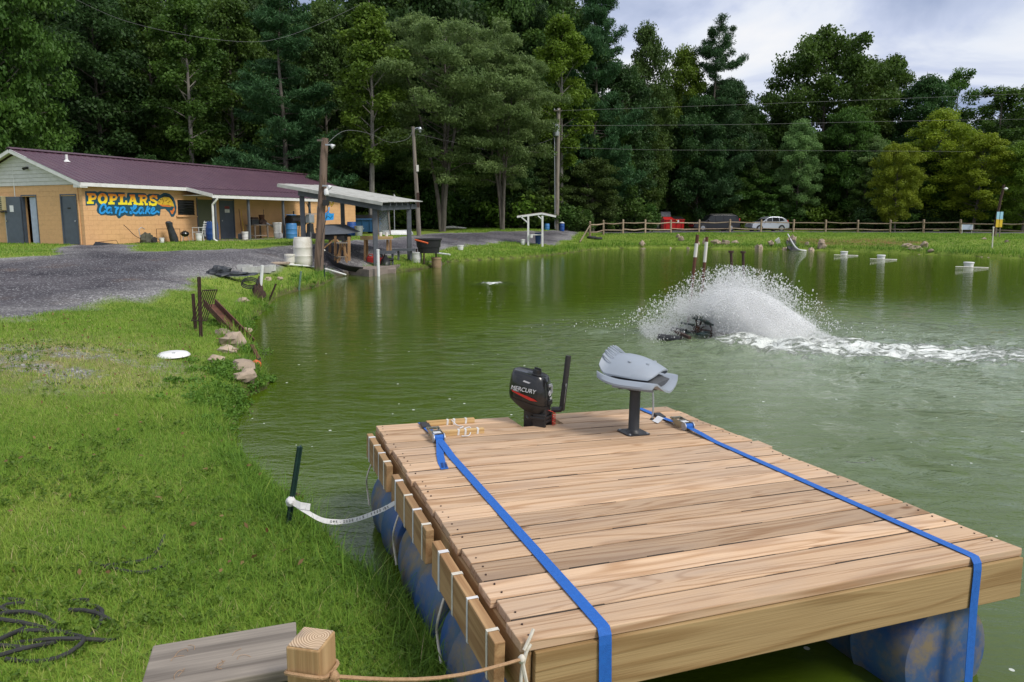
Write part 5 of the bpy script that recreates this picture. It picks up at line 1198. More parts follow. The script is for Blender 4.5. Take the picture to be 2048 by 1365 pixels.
def rock(label, px, py, wpx_, hpx_, seed, group=None, z=None, m_=None, p=None, tilt=0.0):
    q_ = p or on(px, py); Z = q_.y; a_ = wpx(wpx_, Z) / 2; h_ = wpx(hpx_, Z)
    o_ = MB().loft(lump(a_, a_ * 0.8, h_ * 0.62, seed, n=9, m_=6, amp=0.62, base=1)).build('rock', m_ or M['stone'], None)
    o_.data.polygons.foreach_set('use_smooth', [False] * len(o_.data.polygons))
    o_.location = (q_.x, q_.y, (q_.z if z is None else z) + h_ * 0.25); o_.rotation_euler = (tilt, 0, seed * 1.3)
    return setp(o_, label, 'rock', group)
rock('large pale flat rock under the end of the rusty channel', 466, 692, 54, 30, 1)
rock('low pale rock just below the largest bank rock', 455, 703, 46, 12, 2)
rock('tan flat rock right of the white plastic disc', 432, 726, 34, 16, 3)
rock('wide tan rock beside the orange float', 487, 740, 62, 22, 4)
rock('tan rock lowest on the bank above the weeds', 492, 760, 46, 24, 5)
rock('small flat rock on the grass by the bundled pole', 485, 605, 30, 10, 6)
rock('brown rock hidden in weeds left of the rusty channel', 446, 670, 36, 14, 7)
rock('small grey brown rock at the foot of the rusty channel', 492, 664, 20, 10, 17)
rock('small pale stone on the grass below the cinder blocks', 537, 561, 18, 8, 18)
rock('small pale stone right of another below the cinder blocks', 560, 560, 14, 7, 19)
rock('little stone at the water edge near the calm corner', 498, 806, 16, 8, 20)
q = on(347, 714); t = thing('white_disc', 'white plastic disc lying on the grass', 'disc', q + Vector((0, 0, 0.035)), 0.2)
MB().lathe([(0.0, 0.035), (0.10, 0.035), (0.17, 0.02), (0.20, -0.005), (0.205, -0.02), (0.195, -0.02), (0.16, 0.01), (0.0, 0.022)], 24, cap=False).build('disc', M['cleanwhite'], t, smooth=True); MB().box((0.03, -0.1, 0.033), (0.04, 0.02, 0.006)).build('label', M['black'], t)
# cinder blocks
def cinder(p, rz, label, up=0.0):
    t_ = thing('cinder_block', label, 'cinder block', p + Vector((0, 0, up)), rz, 'cinder blocks by the gravel')
    m_ = MB()
    for y in (-0.08, 0.08): m_.box((0, y, 0.095), (0.39, 0.032, 0.19))
    for x in (-0.179, 0, 0.179): m_.box((x, 0, 0.095), (0.032, 0.128, 0.19))
    m_.build('body', M['concrete'], t_); return t_
q = on(500, 547); cinder(q, R(8), 'cinder block at the left front of the small block pile')
q2 = on(528, 546); cinder(q2, R(4), 'cinder block at the right front of the small block pile')
cinder(on(514, 542), R(10), 'cinder block at the back of the small block pile'); cinder(on(490, 539) , R(-4), 'separate cinder block left behind the small block pile')
cinder(on(540, 543), R(80), 'end turned cinder block at the right of the small block pile')
q = on(440, 552); t = thing('tarp_heap', 'crumpled black tarp heap at the edge of the gravel', 'tarp', q, R(15))
MB().loft(lump(0.34, 0.22, 0.2, 21, n=18, amp=0.7)).build('fold', M['tarp'], t); m_ = MB().loft(lump(0.45, 0.2, 0.10, 23, n=18, amp=0.7)).build('fold', M['tarp'], t); m_.location = (0.45, -0.12, 0); m_ = MB().loft(lump(0.2, 0.15, 0.14, 25, n=16, amp=0.7)).build('fold', M['tarp'], t); m_.location = (-0.28, 0.08, 0)

# the coiled black hose in the near grass
q = on(30, 1262); t = thing('hose_coil', 'loose coils of black hose lying in the near left grass', 'hose', q)
random.seed(5)
for k in range(6):
    pts = []; cx1, cy1 = random.uniform(-0.18, 0.12), random.uniform(-0.16, 0.14); rx, ry = random.uniform(0.2, 0.33), random.uniform(0.12, 0.24)
    for a in np.linspace(0, 2 * math.pi * (0.92 if k else 1.1), 26):
        x, y = cx1 + rx * math.cos(a + k), cy1 + ry * math.sin(a + k)
        pts.append((x, y, gh(q.x + x, q.y + y) - q.z + 0.006 + 0.004 * k + 0.022 * math.sin(3 * a + k * 2)))
    MB().tube(pts, 0.009, 8).build('hose_loop', M['rubber'], t, smooth=True)
for pxs in ([(330, 1075), (300, 1120), (215, 1135)], [(340, 1130), (280, 1150), (180, 1130)]):
    pts = [on(*p) + Vector((0, 0, 0.012)) - q for p in pxs]; MB().tube(catmull(pts, 6), 0.009, 8).build('hose_loop', M['rubber'], t, smooth=True)

# mooring post, plank and rope in the near foreground
PZ = 1.02
pc = at(622, 1278, PZ)
t = thing('mooring_post', 'square timber mooring post with rope tied around it', 'post', (pc.x, pc.y, 0), R(-12))
MB().box((0, 0, PZ / 2), (0.092, 0.092, PZ)).build('shaft', M['lumber_z'], t, bevel=0.004)
m_, n_, l_, b__ = newmat('post end grain'); b__.inputs['Roughness'].default_value = 0.8
tc_ = N(n_, 'ShaderNodeTexCoord'); mp_ = N(n_, 'ShaderNodeMapping'); mp_.inputs['Location'].default_value = (-0.018, -0.012, 0); l_.new(tc_.outputs['Object'], mp_.inputs[0])
wv = N(n_, 'ShaderNodeTexWave', wave_type='RINGS', rings_direction='Z'); wv.inputs['Scale'].default_value = 48; wv.inputs['Distortion'].default_value = 1.6; wv.inputs['Detail Scale'].default_value = 0.6; l_.new(mp_.outputs[0], wv.inputs['Vector'])
r_ = N(n_, 'ShaderNodeValToRGB'); r_.color_ramp.elements[0].color = (0.30, 0.19, 0.11, 1); r_.color_ramp.elements[1].color = (0.62, 0.47, 0.31, 1); l_.new(wv.outputs[0], r_.inputs[0])
nz_ = N(n_, 'ShaderNodeTexNoise'); nz_.inputs['Scale'].default_value = 14; l_.new(tc_.outputs['Object'], nz_.inputs['Vector'])
mr_ = N(n_, 'ShaderNodeMapRange'); mr_.inputs[1].default_value = 0.45; mr_.inputs[2].default_value = 0.7; mr_.inputs[4].default_value = 0.7; l_.new(nz_.outputs[0], mr_.inputs[0])
mx_ = N(n_, 'ShaderNodeMix', data_type='RGBA'); mx_.inputs[7].default_value = (0.2, 0.16, 0.13, 1); l_.new(mr_.outputs[0], mx_.inputs[0]); l_.new(r_.outputs[0], mx_.inputs[6]); l_.new(mx_.outputs[2], b__.inputs['Base Color'])
MB().box((0, 0, PZ + 0.0015), (0.084, 0.084, 0.002)).build('end_grain', m_, t)
PLZ = 0.86
pa, pb2, pc2 = at(306, 1291, PLZ), at(592, 1243, PLZ), at(588, 1340, PLZ)
dx_ = (pb2 - pa); wv_ = (pc2 - pb2); ang = math.atan2(dx_.y, dx_.x); wy_ = 0.235
cen = (pa + pb2) / 2 + Vector((math.sin(ang), -math.cos(ang), 0)) * wy_ / 2
t = thing('plank_step', 'short weathered grey plank beside the mooring post', 'plank', (cen.x, cen.y, 0), ang)
pl = MB().box((0.0, 0, PLZ - 0.019), (dx_.length, wy_, 0.038)).build('board', M['weathered'], t, bevel=0.004)
MB().box((0.02, -0.01, PLZ - 0.24), (dx_.length - 0.06, wy_ - 0.05, 0.40)).build('box', M['blackpaint'], t)
MB().cyl((0.12, -wy_ / 2 + 0.01, PLZ - 0.06), (0.12, -wy_ / 2 - 0.012, PLZ - 0.06), 0.012, n=8).build('bolt', M['steel'], t)
for x in (-0.16, 0.16): MB().box((x, 0.0, 0.32), (0.04, 0.16, 0.3)).build('leg', M['weathered_z'], t)
for k in range(9):
    x, y = random.uniform(-0.14, 0.06), random.uniform(-0.07, 0.06); a = random.uniform(0, 3); c3 = random.uniform(-1, 1)
    MB().tube(catmull([(x, y, PLZ + 0.001), (x + 0.012 * math.cos(a), y + 0.012 * math.sin(a), PLZ + 0.005), (x + 0.026 * math.cos(a + c3), y + 0.026 * math.sin(a + c3), PLZ + 0.003), (x + 0.036 * math.cos(a + 1.6 * c3), y + 0.036 * math.sin(a + 1.6 * c3), PLZ + 0.001)], 3), 0.0007, 4).build('dry_grass', M['rope'], t)
# ------------------------------------------------------------------ the floating work deck
DO = Vector((0.0374, 2.152, 0.7065)); DYAW, DA_, DB_ = 0.35862, -0.02537, 0.0374
DR = Matrix.Rotation(DYAW, 3, 'Z') @ Matrix.Rotation(DB_, 3, 'Y') @ Matrix.Rotation(DA_, 3, 'X')
DW, DL = 2.44, 2.894
deck = thing('floating_deck', 'new timber floating deck on blue drums moored at the bank', 'floating deck', DO)
deck.rotation_euler = DR.to_euler()
def dk(l): return DO + DR @ Vector(l)
def deckthing(name, label, cat, l, rz=0.0):
    t_ = thing(name, label, cat, dk(l)); t_.rotation_euler = (DR @ Matrix.Rotation(rz, 3, 'Z')).to_euler(); return t_
random.seed(21)
nbd = 19; pitch_ = DL / nbd; bw = pitch_ - 0.011; bt = 0.036
for k in range(nbd):
    y = (k + 0.5) * pitch_; x0 = random.uniform(-0.012, 0.012); x1 = DW + random.uniform(-0.012, 0.006)
    if k == 11: x1 = DW + 0.045
    dz = random.uniform(-0.0035, 0.001)
    spans = [(x0, x1)]
    if k >= 17: spans = [(x0, 1.015), (1.345, x1)]
    for (a, b_) in spans:
        o = MB().box(((0), 0, 0), (b_ - a, bw + random.uniform(-0.002, 0.003), bt)).build('deck_board', M['deck'], deck, bevel=0.004)
        o.location = ((a + b_) / 2, y, -bt / 2 + dz); o.rotation_euler = (random.choice((-1, 1)) * random.uniform(.004, .022), 0, random.uniform(-.0015, .0015))
gd = MB()  # dark brown strips in the board gaps, painting in the shadow of the seams
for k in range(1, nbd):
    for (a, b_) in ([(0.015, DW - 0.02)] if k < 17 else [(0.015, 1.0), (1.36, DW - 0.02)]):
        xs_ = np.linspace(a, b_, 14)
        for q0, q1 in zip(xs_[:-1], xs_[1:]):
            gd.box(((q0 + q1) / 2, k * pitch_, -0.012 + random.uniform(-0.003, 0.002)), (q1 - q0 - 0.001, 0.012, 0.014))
o = gd.build('seam_shade', mat('dark seam shade', (0.035, 0.025, 0.017), (0.055, 0.038, 0.024), rough=0.95, scale=30), deck); o['kind'] = 'stuff'
# screws, one small joined part
sc_ = MB()
for k in range(nbd):
    for x in (0.045, 2.39):
        for dy in (-0.035, 0.035):
            if random.random() < 0.2: continue
            sc_.lathe([(0.0042, -0.004), (0.0042, 0.0018), (0.0, 0.0018)], 6, (x + random.uniform(-.01, .01), (k + 0.5) * pitch_ + dy, 0.001), cap=False)
o = sc_.build('deck_screw', M['rustdark'], deck); o['kind'] = 'stuff'
fh = 0.185
def lumber(name, c, sz, m_, bev=0.004):
    o_ = MB().box((0, 0, 0), sz).build(name, m_, deck, bevel=bev); o_.location = c; return o_
lumber('front_fascia', (DW / 2 + 0.02, 0.012, -bt - fh / 2 - 0.002), (DW - 0.045, 0.038, fh), M['lumber'])
lumber('side_rim', (0.019, DL / 2 + 0.0, -bt - fh / 2 - 0.002), (0.038, DL - 0.03, fh), M['lumber_y'])
lumber('side_rim', (DW - 0.012, DL / 2 + 0.02, -bt - fh / 2 - 0.002), (0.038, DL - 0.06, fh), M['lumber_y'])
lumber('back_rim', (0.5, DL - 0.03, -bt - fh / 2 - 0.002), (0.92, 0.038, fh), M['lumber'])
lumber('back_rim', (1.89, DL - 0.03, -bt - fh / 2 - 0.002), (1.03, 0.038, fh), M['lumber'])
for x in (0.60, 1.0, 1.36, 1.75, 2.08): lumber('joist', (x, DL / 2 - 0.02, -bt - fh / 2 - 0.003), (0.038, DL - 0.14, fh - 0.004), M['lumber_y'])
lumber('transom', (1.18, 2.56, -0.16), (0.30, 0.05, 0.22), M['lumber'])
for x in (1.022, 1.338): lumber('notch_cheek', (x, 2.74, -0.12), (0.02, 0.28, 0.19), M['lumber_y'])
# outer bumper timbers with white straps
for (y0, y1) in ((2.02, 2.76), (1.03, 1.86), (0.06, 0.91)):
    b_ = lumber('bumper', (-0.060, (y0 + y1) / 2, -0.100), (0.04, y1 - y0, 0.165), M['lumber_y'])
    n_ = 4
    for k in range(n_):
        y = -(y1 - y0) / 2 + (k + 0.35 + random.uniform(-0.1, 0.1)) * (y1 - y0) / n_; hw = random.choice((0.009, 0.011, 0.014))
        loop = [(-0.0225, y, -0.0), (-0.0225, y + .004, 0.0845), (0.0225, y + 0.006, 0.0845), (0.0225, y, -0.09), (-0.0225, y - 0.006, -0.0845), (-0.0225, y, -0.0)]
        MB().ribbon(loop, [(0, hw, 0)] * 6, 0.0015).build('strap_wrap', M['whitewebbing'] if k % 2 else M['cord'], b_)
    if True:
        y = (y1 - y0) * 0.25
        MB().tube(catmull([(-0.02, y, -0.08), (-0.05, y - 0.02, -0.16), (-0.04, y + 0.03, -0.25), (-0.03, y - 0.01, -0.36)], 5), [0.006] * 16, 5).build('loose_cord', M['cord'], b_)
M['dirtycord'] = mat('muddy cord', (0.30, 0.25, 0.18), (0.2, 0.16, 0.1), rough=0.9, scale=20)
# blue drums lashed underneath
drp = [(0.0, 0.0), (0.21, 0.0), (0.25, 0.012), (0.265, 0.04), (0.275, 0.10), (0.28, 0.24), (0.295, 0.27), (0.28, 0.30), (0.28, 0.57), (0.295, 0.60), (0.28, 0.63), (0.275, 0.78), (0.262, 0.83), (0.245, 0.855), (0.205, 0.86), (0.0, 0.86)]
RX = Matrix.Rotation(R(-90), 3, 'X')
dme = MB().lathe(drp, 28, (0, 0, 0), RX, cap=False).mesh('drum', M['bluedrumdirty'], True)
for x in (0.22, 2.10):
    for y in (0.06, 1.0, 1.94):
        d = inst('drum', dme, deck, (x, y, -bt - fh - 0.27), (0, random.uniform(0, 6), 0))
        if y < 0.1:
            MB().lathe([(0.03, 0), (0.035, -0.02), (0.0, -0.022)], 12, (0.12, 0.0, 0.1), RX, cap=False).build('bung', M['bluedark'], d)
# knotted cords hanging at the near corner
MB().tube(catmull([(0.02, -0.015, 0.004), (0.0, -0.02, -0.03), (-0.012, -0.02, -0.12), (-0.005, -0.03, -0.3), (0.03, -0.03, -0.42)], 6), 0.0065, 6).build('corner_cord', M['cord'], deck, smooth=True)
MB().tube(catmull([(-0.012, -0.02, -0.04), (0.012, -0.03, -0.16), (0.04, -0.03, -0.3)], 6), 0.0065, 6).build('corner_cord', M['cord'], deck, smooth=True)
MB().tube(catmull([(-0.005, -0.02, -0.01), (0.02, -0.01, 0.025), (0.035, 0.0, 0.045)], 5), 0.006, 6).build('corner_cord', M['cord'], deck, smooth=True)

# ratchet straps
def strap(label, x0, x1, yr, mirror=1, lead=True):
    t_ = deckthing('ratchet_strap', label, 'strap', (0, 0, 0))
    hw = 0.0245; wv2 = (hw, 0, 0)
    xr = x0 + (x1 - x0) * (yr / DL)
    def xx(y): return x0 + (x1 - x0) * (y / DL)
    pts = [(x0 + 0.016 * mirror, -0.03, -0.66), (x0 + 0.006 * mirror, -0.0145, -0.22), (x0, -0.013, -0.05), (x0, -0.010, -0.02), (x0, 0.004, 0.002), (x0, 0.03, 0.004)]
    n_ = 14
    for k in range(1, n_ + 1):
        y = 0.03 + (yr - 0.06 - 0.03) * k / n_; pts.append((xx(y), y, 0.0042 + (0.02 if k == n_ else 0.012 if k == n_ - 1 else 0.0)))
    MB().ribbon(pts, [wv2] * len(pts), 0.002).build('webbing', M['webbing'], t_, smooth=False)
    # short side from the ratchet over the back edge
    pb_ = [(xr, yr + 0.07, 0.022), (xx(yr + 0.16), yr + 0.16, 0.014), (xx(yr + 0.28), yr + 0.28, 0.008), (xx(DL - 0.03), DL - 0.02, 0.004), (xx(DL), DL + 0.006, -0.01), (xx(DL), DL + 0.008, -0.25)]
    MB().ribbon(pb_, [wv2] * len(pb_), 0.0022).build('webbing', M['webbing'], t_)
    MB().box((xx(yr + 0.33), yr + 0.33, 0.016), (0.062, 0.09, 0.018), Matrix.Rotation(0.15, 3, 'X')).build('hook_pad', M['black'], t_, bevel=0.004)
    # ratchet buckle
    rt = MB()
    for s_ in (-1, 1):
        rt.prism([(-0.085, 0.0), (0.085, 0.004), (0.095, 0.035), (0.05, 0.055), (-0.02, 0.04), (-0.085, 0.018)], (xr + s_ * 0.031 - 0.0015, yr, 0.006), (0, 1, 0), (0, 0, 1), 0.003)
    bk = rt.build('ratchet', M['zinc'], t_)
    MB().cyl((xr - 0.038, yr - 0.055, 0.03), (xr + 0.038, yr - 0.055, 0.03), 0.02, n=12).build('spool', M['webbing'], bk)
    for s_ in (-1, 1): MB().lathe([(0.03, -0.003), (0.03, 0.003), (0.0, 0.003)], 14, (xr + s_ * 0.036, yr - 0.055, 0.03), Matrix.Rotation(R(90), 3, 'Y'), cap=True).build('ratchet_wheel', M['steel'], bk)
    hd_ = MB()
    for s_ in (-1, 1): hd_.bar((xr + s_ * 0.037, yr - 0.05, 0.04), (xr + s_ * 0.037, yr + 0.11, 0.052), 0.003, 0.026)
    hd_.box((xr, yr + 0.10, 0.056), (0.09, 0.03, 0.012)); hd_.box((xr, yr + 0.03, 0.05), (0.075, 0.012, 0.016)); hd_.build('lever', M['zinc'], bk)
    MB().box((xr, yr - 0.01, 0.054), (0.05, 0.045, 0.002)).build('sticker', M['letterwhite'], bk)
    MB().cyl((xr - 0.036, yr + 0.075, 0.018), (xr + 0.036, yr + 0.075, 0.018), 0.006, n=8).build('pin', M['steel'], bk)
    return t_
s1 = strap('left blue ratchet strap across the deck with a loose printed tail', 0.30, 0.335, 2.42)
tl = MB().ribbon([(0.334, 2.36, 0.03), (0.30, 2.22, 0.014), (0.265, 2.08, 0.006), (0.235, 1.93, 0.004), (0.222, 1.81, 0.004)], [(0.0245, 0.004, 0)] * 5, 0.002).build('tail', M['webbing'], s1)
pr = MB()
for k in range(7):
    for j in range(2): pr.box((0.224 + k * 0.003 - 0.010 + j * 0.022, 1.83 + k * 0.0135, 0.0068), (0.016, 0.005, 0.0006))
pr.build('print', M['bluedark'], tl)
s2 = strap('right blue ratchet strap across the deck beside the seat', 2.13, 2.16, 2.24, -1)
MB().ribbon([(2.12, 2.48, 0.025), (2.10, 2.47, 0.03), (2.06, 2.45, 0.012), (2.035, 2.44, 0.004)], [(0, 0.04, 0)] * 4, 0.001).build('care_label', M['paper'], s2)
# two short sticks with white cord
for lab, c_, L_ in (('upper of two short pale sticks tied with cord on the deck', (0.53, 2.79, 0.018), 0.36), ('lower of two short pale sticks tied with cord on the deck', (0.53, 2.505, 0.018), 0.32)):
    t = deckthing('tied_stick', lab, 'stick', c_, R(1.5))
    MB().box((0, 0, 0), (L_, 0.035, 0.035)).build('stick', M['lumber'], t, bevel=0.002)
    for x in (-0.03, 0.02, 0.11): MB().ribbon([(x, -0.0185, -0.017), (x + 0.004, -0.0185, 0.0185), (x + 0.008, 0.0185, 0.0185), (x + 0.006, 0.0185, -0.017)], [(0.007, 0, 0)] * 4, 0.001).build('cord_wrap', M['whitewebbing'], t)
    MB().tube(catmull([(0.0, -0.02, 0.02), (0.03, -0.06, -0.012), (0.06, -0.11, -0.012), (0.02, -0.15, -0.012)] if c_[1] > 2.6 else [(0.03, 0.02, 0.02), (0.08, 0.05, 0.012), (0.04, -0.05, -0.012), (-0.02, -0.06, -0.012)], 5), 0.004, 5).build('cord_end', M['whitewebbing'], t)

# ------------------------------------------------------------------ pedestal seat
t = deckthing('pedestal_chair', 'folded light grey boat seat on a black pedestal', 'boat seat', (1.724, 2.227, 0.0), 0.0)
# pedestal stands square to the deck; the seat is turned towards the near right
MB().prism([(-0.09, -0.075), (-0.075, -0.09), (0.075, -0.09), (0.09, -0.075), (0.09, 0.075), (0.075, 0.09), (-0.075, 0.09), (-0.09, 0.075)], (0, 0, 0.002), (1, 0, 0), (0, 1, 0), 0.006).build('base_plate', M['blackpaint'], t)
for x in (-0.07, 0.07):
    for y in (-0.07, 0.07): MB().lathe([(0.009, 0), (0.009, 0.006), (0.0, 0.007)], 6, (x, y, 0.008), cap=False).build('bolt', M['steel'], t)
MB().lathe([(0.06, 0.006), (0.045, 0.02), (0.039, 0.03), (0.038, 0.31), (0.038, 0.32)], 20).build('pedestal', M['blackpaint'], t, smooth=True)
sw = MB().lathe([(0.045, 0.305), (0.055, 0.31), (0.055, 0.325), (0.0, 0.325)], 16, cap=False); sw.box((0, 0, 0.333), (0.19, 0.17, 0.012)); sw.cyl((-0.12, 0.03, 0.325), (0.14, -0.06, 0.32), 0.008, n=6)
sw.build('swivel', M['black'], t)
FW = -0.92 # seat forward in the deck frame (x axis of the seat)
SR = Matrix.Rotation(FW, 3, 'Z')
def shell(fn, nu, nv, th, name, m_, parent):
    """two-sided curved sheet: fn(u,v)->(x,y,z) for u,v in -1..1"""
    top = [[Vector(fn(-1 + 2 * i / nu, -1 + 2 * j / nv)) for j in range(nv + 1)] for i in range(nu + 1)]
    vs_ = []; 
    for i in range(nu + 1):
        for j in range(nv + 1): vs_.append(top[i][j])
    for i in range(nu + 1):
        for j in range(nv + 1): vs_.append(top[i][j] - Vector((0, 0, th)))
    q_ = nv + 1; o_ = (nu + 1) * q_; fs = []
    for i in range(nu):
        for j in range(nv):
            a = i * q_ + j; fs += [(a, a + q_, a + q_ + 1, a + 1), (o_ + a, o_ + a + 1, o_ + a + q_ + 1, o_ + a + q_)]
    for i in range(nu):
        for j in (0, nv):
            a = i * q_ + j; fs.append((a, a + q_, o_ + a + q_, o_ + a))
    for j in range(nv):
        for i in (0, nu):
            a = i * q_ + j; fs.append((a, a + 1, o_ + a + 1, o_ + a))
    vs_ = [SR @ p for p in vs_]
    o2 = MB().add(vs_, fs).build(name, m_, parent, smooth=True); return o2
def seat_fn(u, v):
    hw = 0.275 * (1 - 0.16 * max(0, -u) ** 3 - 0.10 * max(0, u) ** 4); x = u * 0.245 * (1 - 0.16 * v ** 4) + 0.01; y = v * hw
    z = 0.37 + 0.075 * abs(v) ** 2.0 - 0.055 * max(0, (abs(v) - 0.82) / 0.18) ** 2 + 0.035 * max(0, -u) ** 2 - 0.012 * (1 - v * v) + (-0.02 * max(0, (u - 0.6) / 0.4) ** 2) * (1 - abs(v))
    return (x, y, z)
se = shell(seat_fn, 14, 24, 0.014, 'seat_pan', M['greyplastic'], t)
def back_fn(u, v):
    hw = 0.215 - 0.045 * max(0, u) ** 2 - 0.02 * max(0, -u) ** 6; x = -0.20 + (u + 1) * 0.20 * (1 - 0.12 * v ** 4); y = v * hw
    arch = (1 - abs(v) ** 2.4)
    z = 0.43 + 0.02 * (1 - (u + 1) / 2) + arch * (0.075 + 0.045 * (1 - (u + 0.25) ** 2)) + 0.05 * max(0, (-u - 0.72) / 0.28) ** 1.5
    return (x, y, z)
bk = shell(back_fn, 16, 18, 0.010, 'backrest', M['greyplastic'], t)
rb = MB()
for v in np.linspace(-0.72, 0.72, 8):
    p0, p1, p2 = (SR @ Vector(back_fn(u, v)) + Vector((0, 0, 0.004)) for u in (-0.98, -0.86, -0.62)); p1 = p1 + Vector((0, 0, 0.018))
    rb.tube([p0 + Vector((0, 0, 0.012)), p1, p2], [0.007, 0.006, 0.002], 6)
rb.build('rib', M['greyplastic'], bk, smooth=True)
for (u, v) in ((0.0, -0.55), (0.55, -0.35), (0.0, 0.55), (0.55, 0.35)): MB().lathe([(0.014, -0.004), (0.012, 0.004), (0.0, 0.005)], 10, SR @ Vector(back_fn(u, v)), cap=False).build('plug', M['greyplastic'], bk, smooth=True)
def cush(u, v):
    return (0.015 + u * 0.175, v * 0.165, 0.392 + 0.05 * (1 - abs(v) ** 3) * (1 - abs(u) ** 6))
shell(cush, 10, 12, 0.03, 'cushion', M['seatdark'], t)
un = MB()
for s_ in (-1, 1):
    un.box(SR @ Vector((0.03, s_ * 0.13, 0.352)), (0.30, 0.02, 0.03), SR)
un.build('under_rib', M['greyplastic'], se)
rod = deckthing('antenna_rod', 'thin grey flexible rod rising behind the boat seat', 'rod', (2.06, 2.52, 0.0))
MB().tube(catmull([(0, 0, 0), (0.005, 0, 0.1), (0.0, 0.01, 0.22), (-0.02, 0.02, 0.36)], 6), 0.007, 6).build('rod', M['steel'], rod); MB().lathe([(0.02, 0), (0.012, 0.015), (0, 0.016)], 8, cap=False).build('foot', M['black'], rod)

# ------------------------------------------------------------------ outboard motor, hung on the transom
t = deckthing('outboard_motor', 'black outboard motor clamped in the deck notch', 'outboard motor', (1.135, 2.64, -0.025), R(-90 + 42) ); t.scale = (1.0, 1.0, 1.02)
# local: +x fore (tiller side), y across, z up
def cowl_ring(z, a, b_, cx_, tilt, e_=0.62, n=28):
    return [Vector((cx_ + x, y, z + tilt * (x))) for x, y in superell(a, b_, e_, n)]
cw = MB().loft([cowl_ring(0.125, 0.085, 0.07, -0.03, -0.28), cowl_ring(0.15, 0.12, 0.088, -0.035, -0.24), cowl_ring(0.185, 0.150, 0.103, -0.045, -0.20), cowl_ring(0.20, 0.152, 0.105, -0.045, -0.20)]).build('lower_cowl', M['black'], t, smooth=True)
cu = MB().loft([cowl_ring(0.204, 0.153, 0.106, -0.045, -0.20), cowl_ring(0.215, 0.155, 0.108, -0.045, -0.20), cowl_ring(0.29, 0.152, 0.106, -0.045, -0.18), cowl_ring(0.36, 0.140, 0.10, -0.045, -0.17), cowl_ring(0.395, 0.128, 0.092, -0.045, -0.17), cowl_ring(0.400, 0.122, 0.087, -0.045, -0.17), cowl_ring(0.392, 0.114, 0.080, -0.045, -0.17), cowl_ring(0.388, 0.02, 0.02, -0.045, -0.17)]).build('cowl', M['blackgloss'], t, smooth=True)
MB().lathe([(0.038, 0.0), (0.038, 0.012), (0.033, 0.015), (0.031, 0.045), (0.0, 0.047)], 18, (-0.0, 0.0, 0.380), Matrix.Rotation(0.17, 3, 'Y'), cap=False).build('fuel_cap', M['black'], cu, smooth=True)
MB().box((0.01, 0.0, 0.430), (0.05, 0.012, 0.014), Matrix.Rotation(0.17, 3, 'Y')).build('cap_grip', M['black'], cu)
MB().box((0.104, 0.02, 0.315), (0.012, 0.05, 0.022)).build('pull_handle', M['steel'], cu, bevel=0.004); MB().box((0.110, 0.035, 0.285), (0.010, 0.018, 0.06)).build('pull_handle', M['steel'], cu, bevel=0.003)
MB().box((0.108, 0.0, 0.198), (0.03, 0.06, 0.035)).build('latch', M['black'], cu, bevel=0.005)
# lettering and marks
def text(name, body, size, m_, parent, Mx, ext=0.0006, shear=0.0):
    c = bpy.data.curves.new(name, 'FONT'); c.body = body; c.size = size; c.extrude = ext; c.align_x = 'CENTER'; c.align_y = 'CENTER'; c.shear = shear
    o_ = bpy.data.objects.new(name, c); col.objects.link(o_)
    bpy.context.view_layer.update(); dg = bpy.context.evaluated_depsgraph_get()
    me = bpy.data.meshes.new_from_object(o_.evaluated_get(dg)); bpy.data.objects.remove(o_)
    me.materials.clear(); me.materials.append(m_); o2 = inst(name, me, parent); o2.matrix_local = Mx; return o2
def face(o_, x, y): # matrix from origin, right, up
    x = Vector(x).normalized(); y = Vector(y).normalized(); z = x.cross(y); Mx = Matrix((x, y, z)).transposed().to_4x4(); Mx.translation = Vector(o_); return Mx
# starboard side faces -y
text('lettering', 'MERCURY', 0.043, M['letterwhite'], cu, face((-0.052, -0.1125, 0.288), (1, 0, -0.20), (0.0, 0.05, 1)), 0.0012, 0.15)
MB().prism([(-0.10, 0.012), (0.09, 0.0), (0.115, -0.008), (0.06, -0.02), (-0.09, 0.0)], (-0.05, -0.1095, 0.247), Vector((1, 0, -0.20)).normalized(), (0, 0, 1), 0.0015).build('red_flash', M['red'], cu)
MB().prism([(-0.10, 0.022), (-0.02, 0.012), (-0.08, 0.008)], (-0.05, -0.110, 0.25), Vector((1, 0, -0.20)).normalized(), (0, 0, 1), 0.0015).build('grey_flash', M['steel'], cu)
MB().prism([(-0.03, 0.0), (0.02, 0.0), (0.035, 0.01), (-0.02, 0.012)], (-0.03, -0.105, 0.34), Vector((1, 0, -0.20)).normalized(), (0, 0, 1), 0.0015).build('lettering', M['letterwhite'], cu)
em = MB().tube([(0.1115, 0.018 * math.cos(a), 0.262 + 0.018 * math.sin(a)) for a in np.linspace(0, 2 * math.pi, 21)[:-1]], 0.0022, 5, closed=True).build('emblem', M['letterwhite'], cu)
text('emblem', 'M', 0.026, M['letterwhite'], em, face((0.1122, 0.0, 0.262), (0, 1, 0), (0, 0, 1)))
text('lettering', '4.0', 0.028, M['letterwhite'], cu, face((0.1125, 0.02, 0.222), (0, 1, 0), (0, 0, 1)))
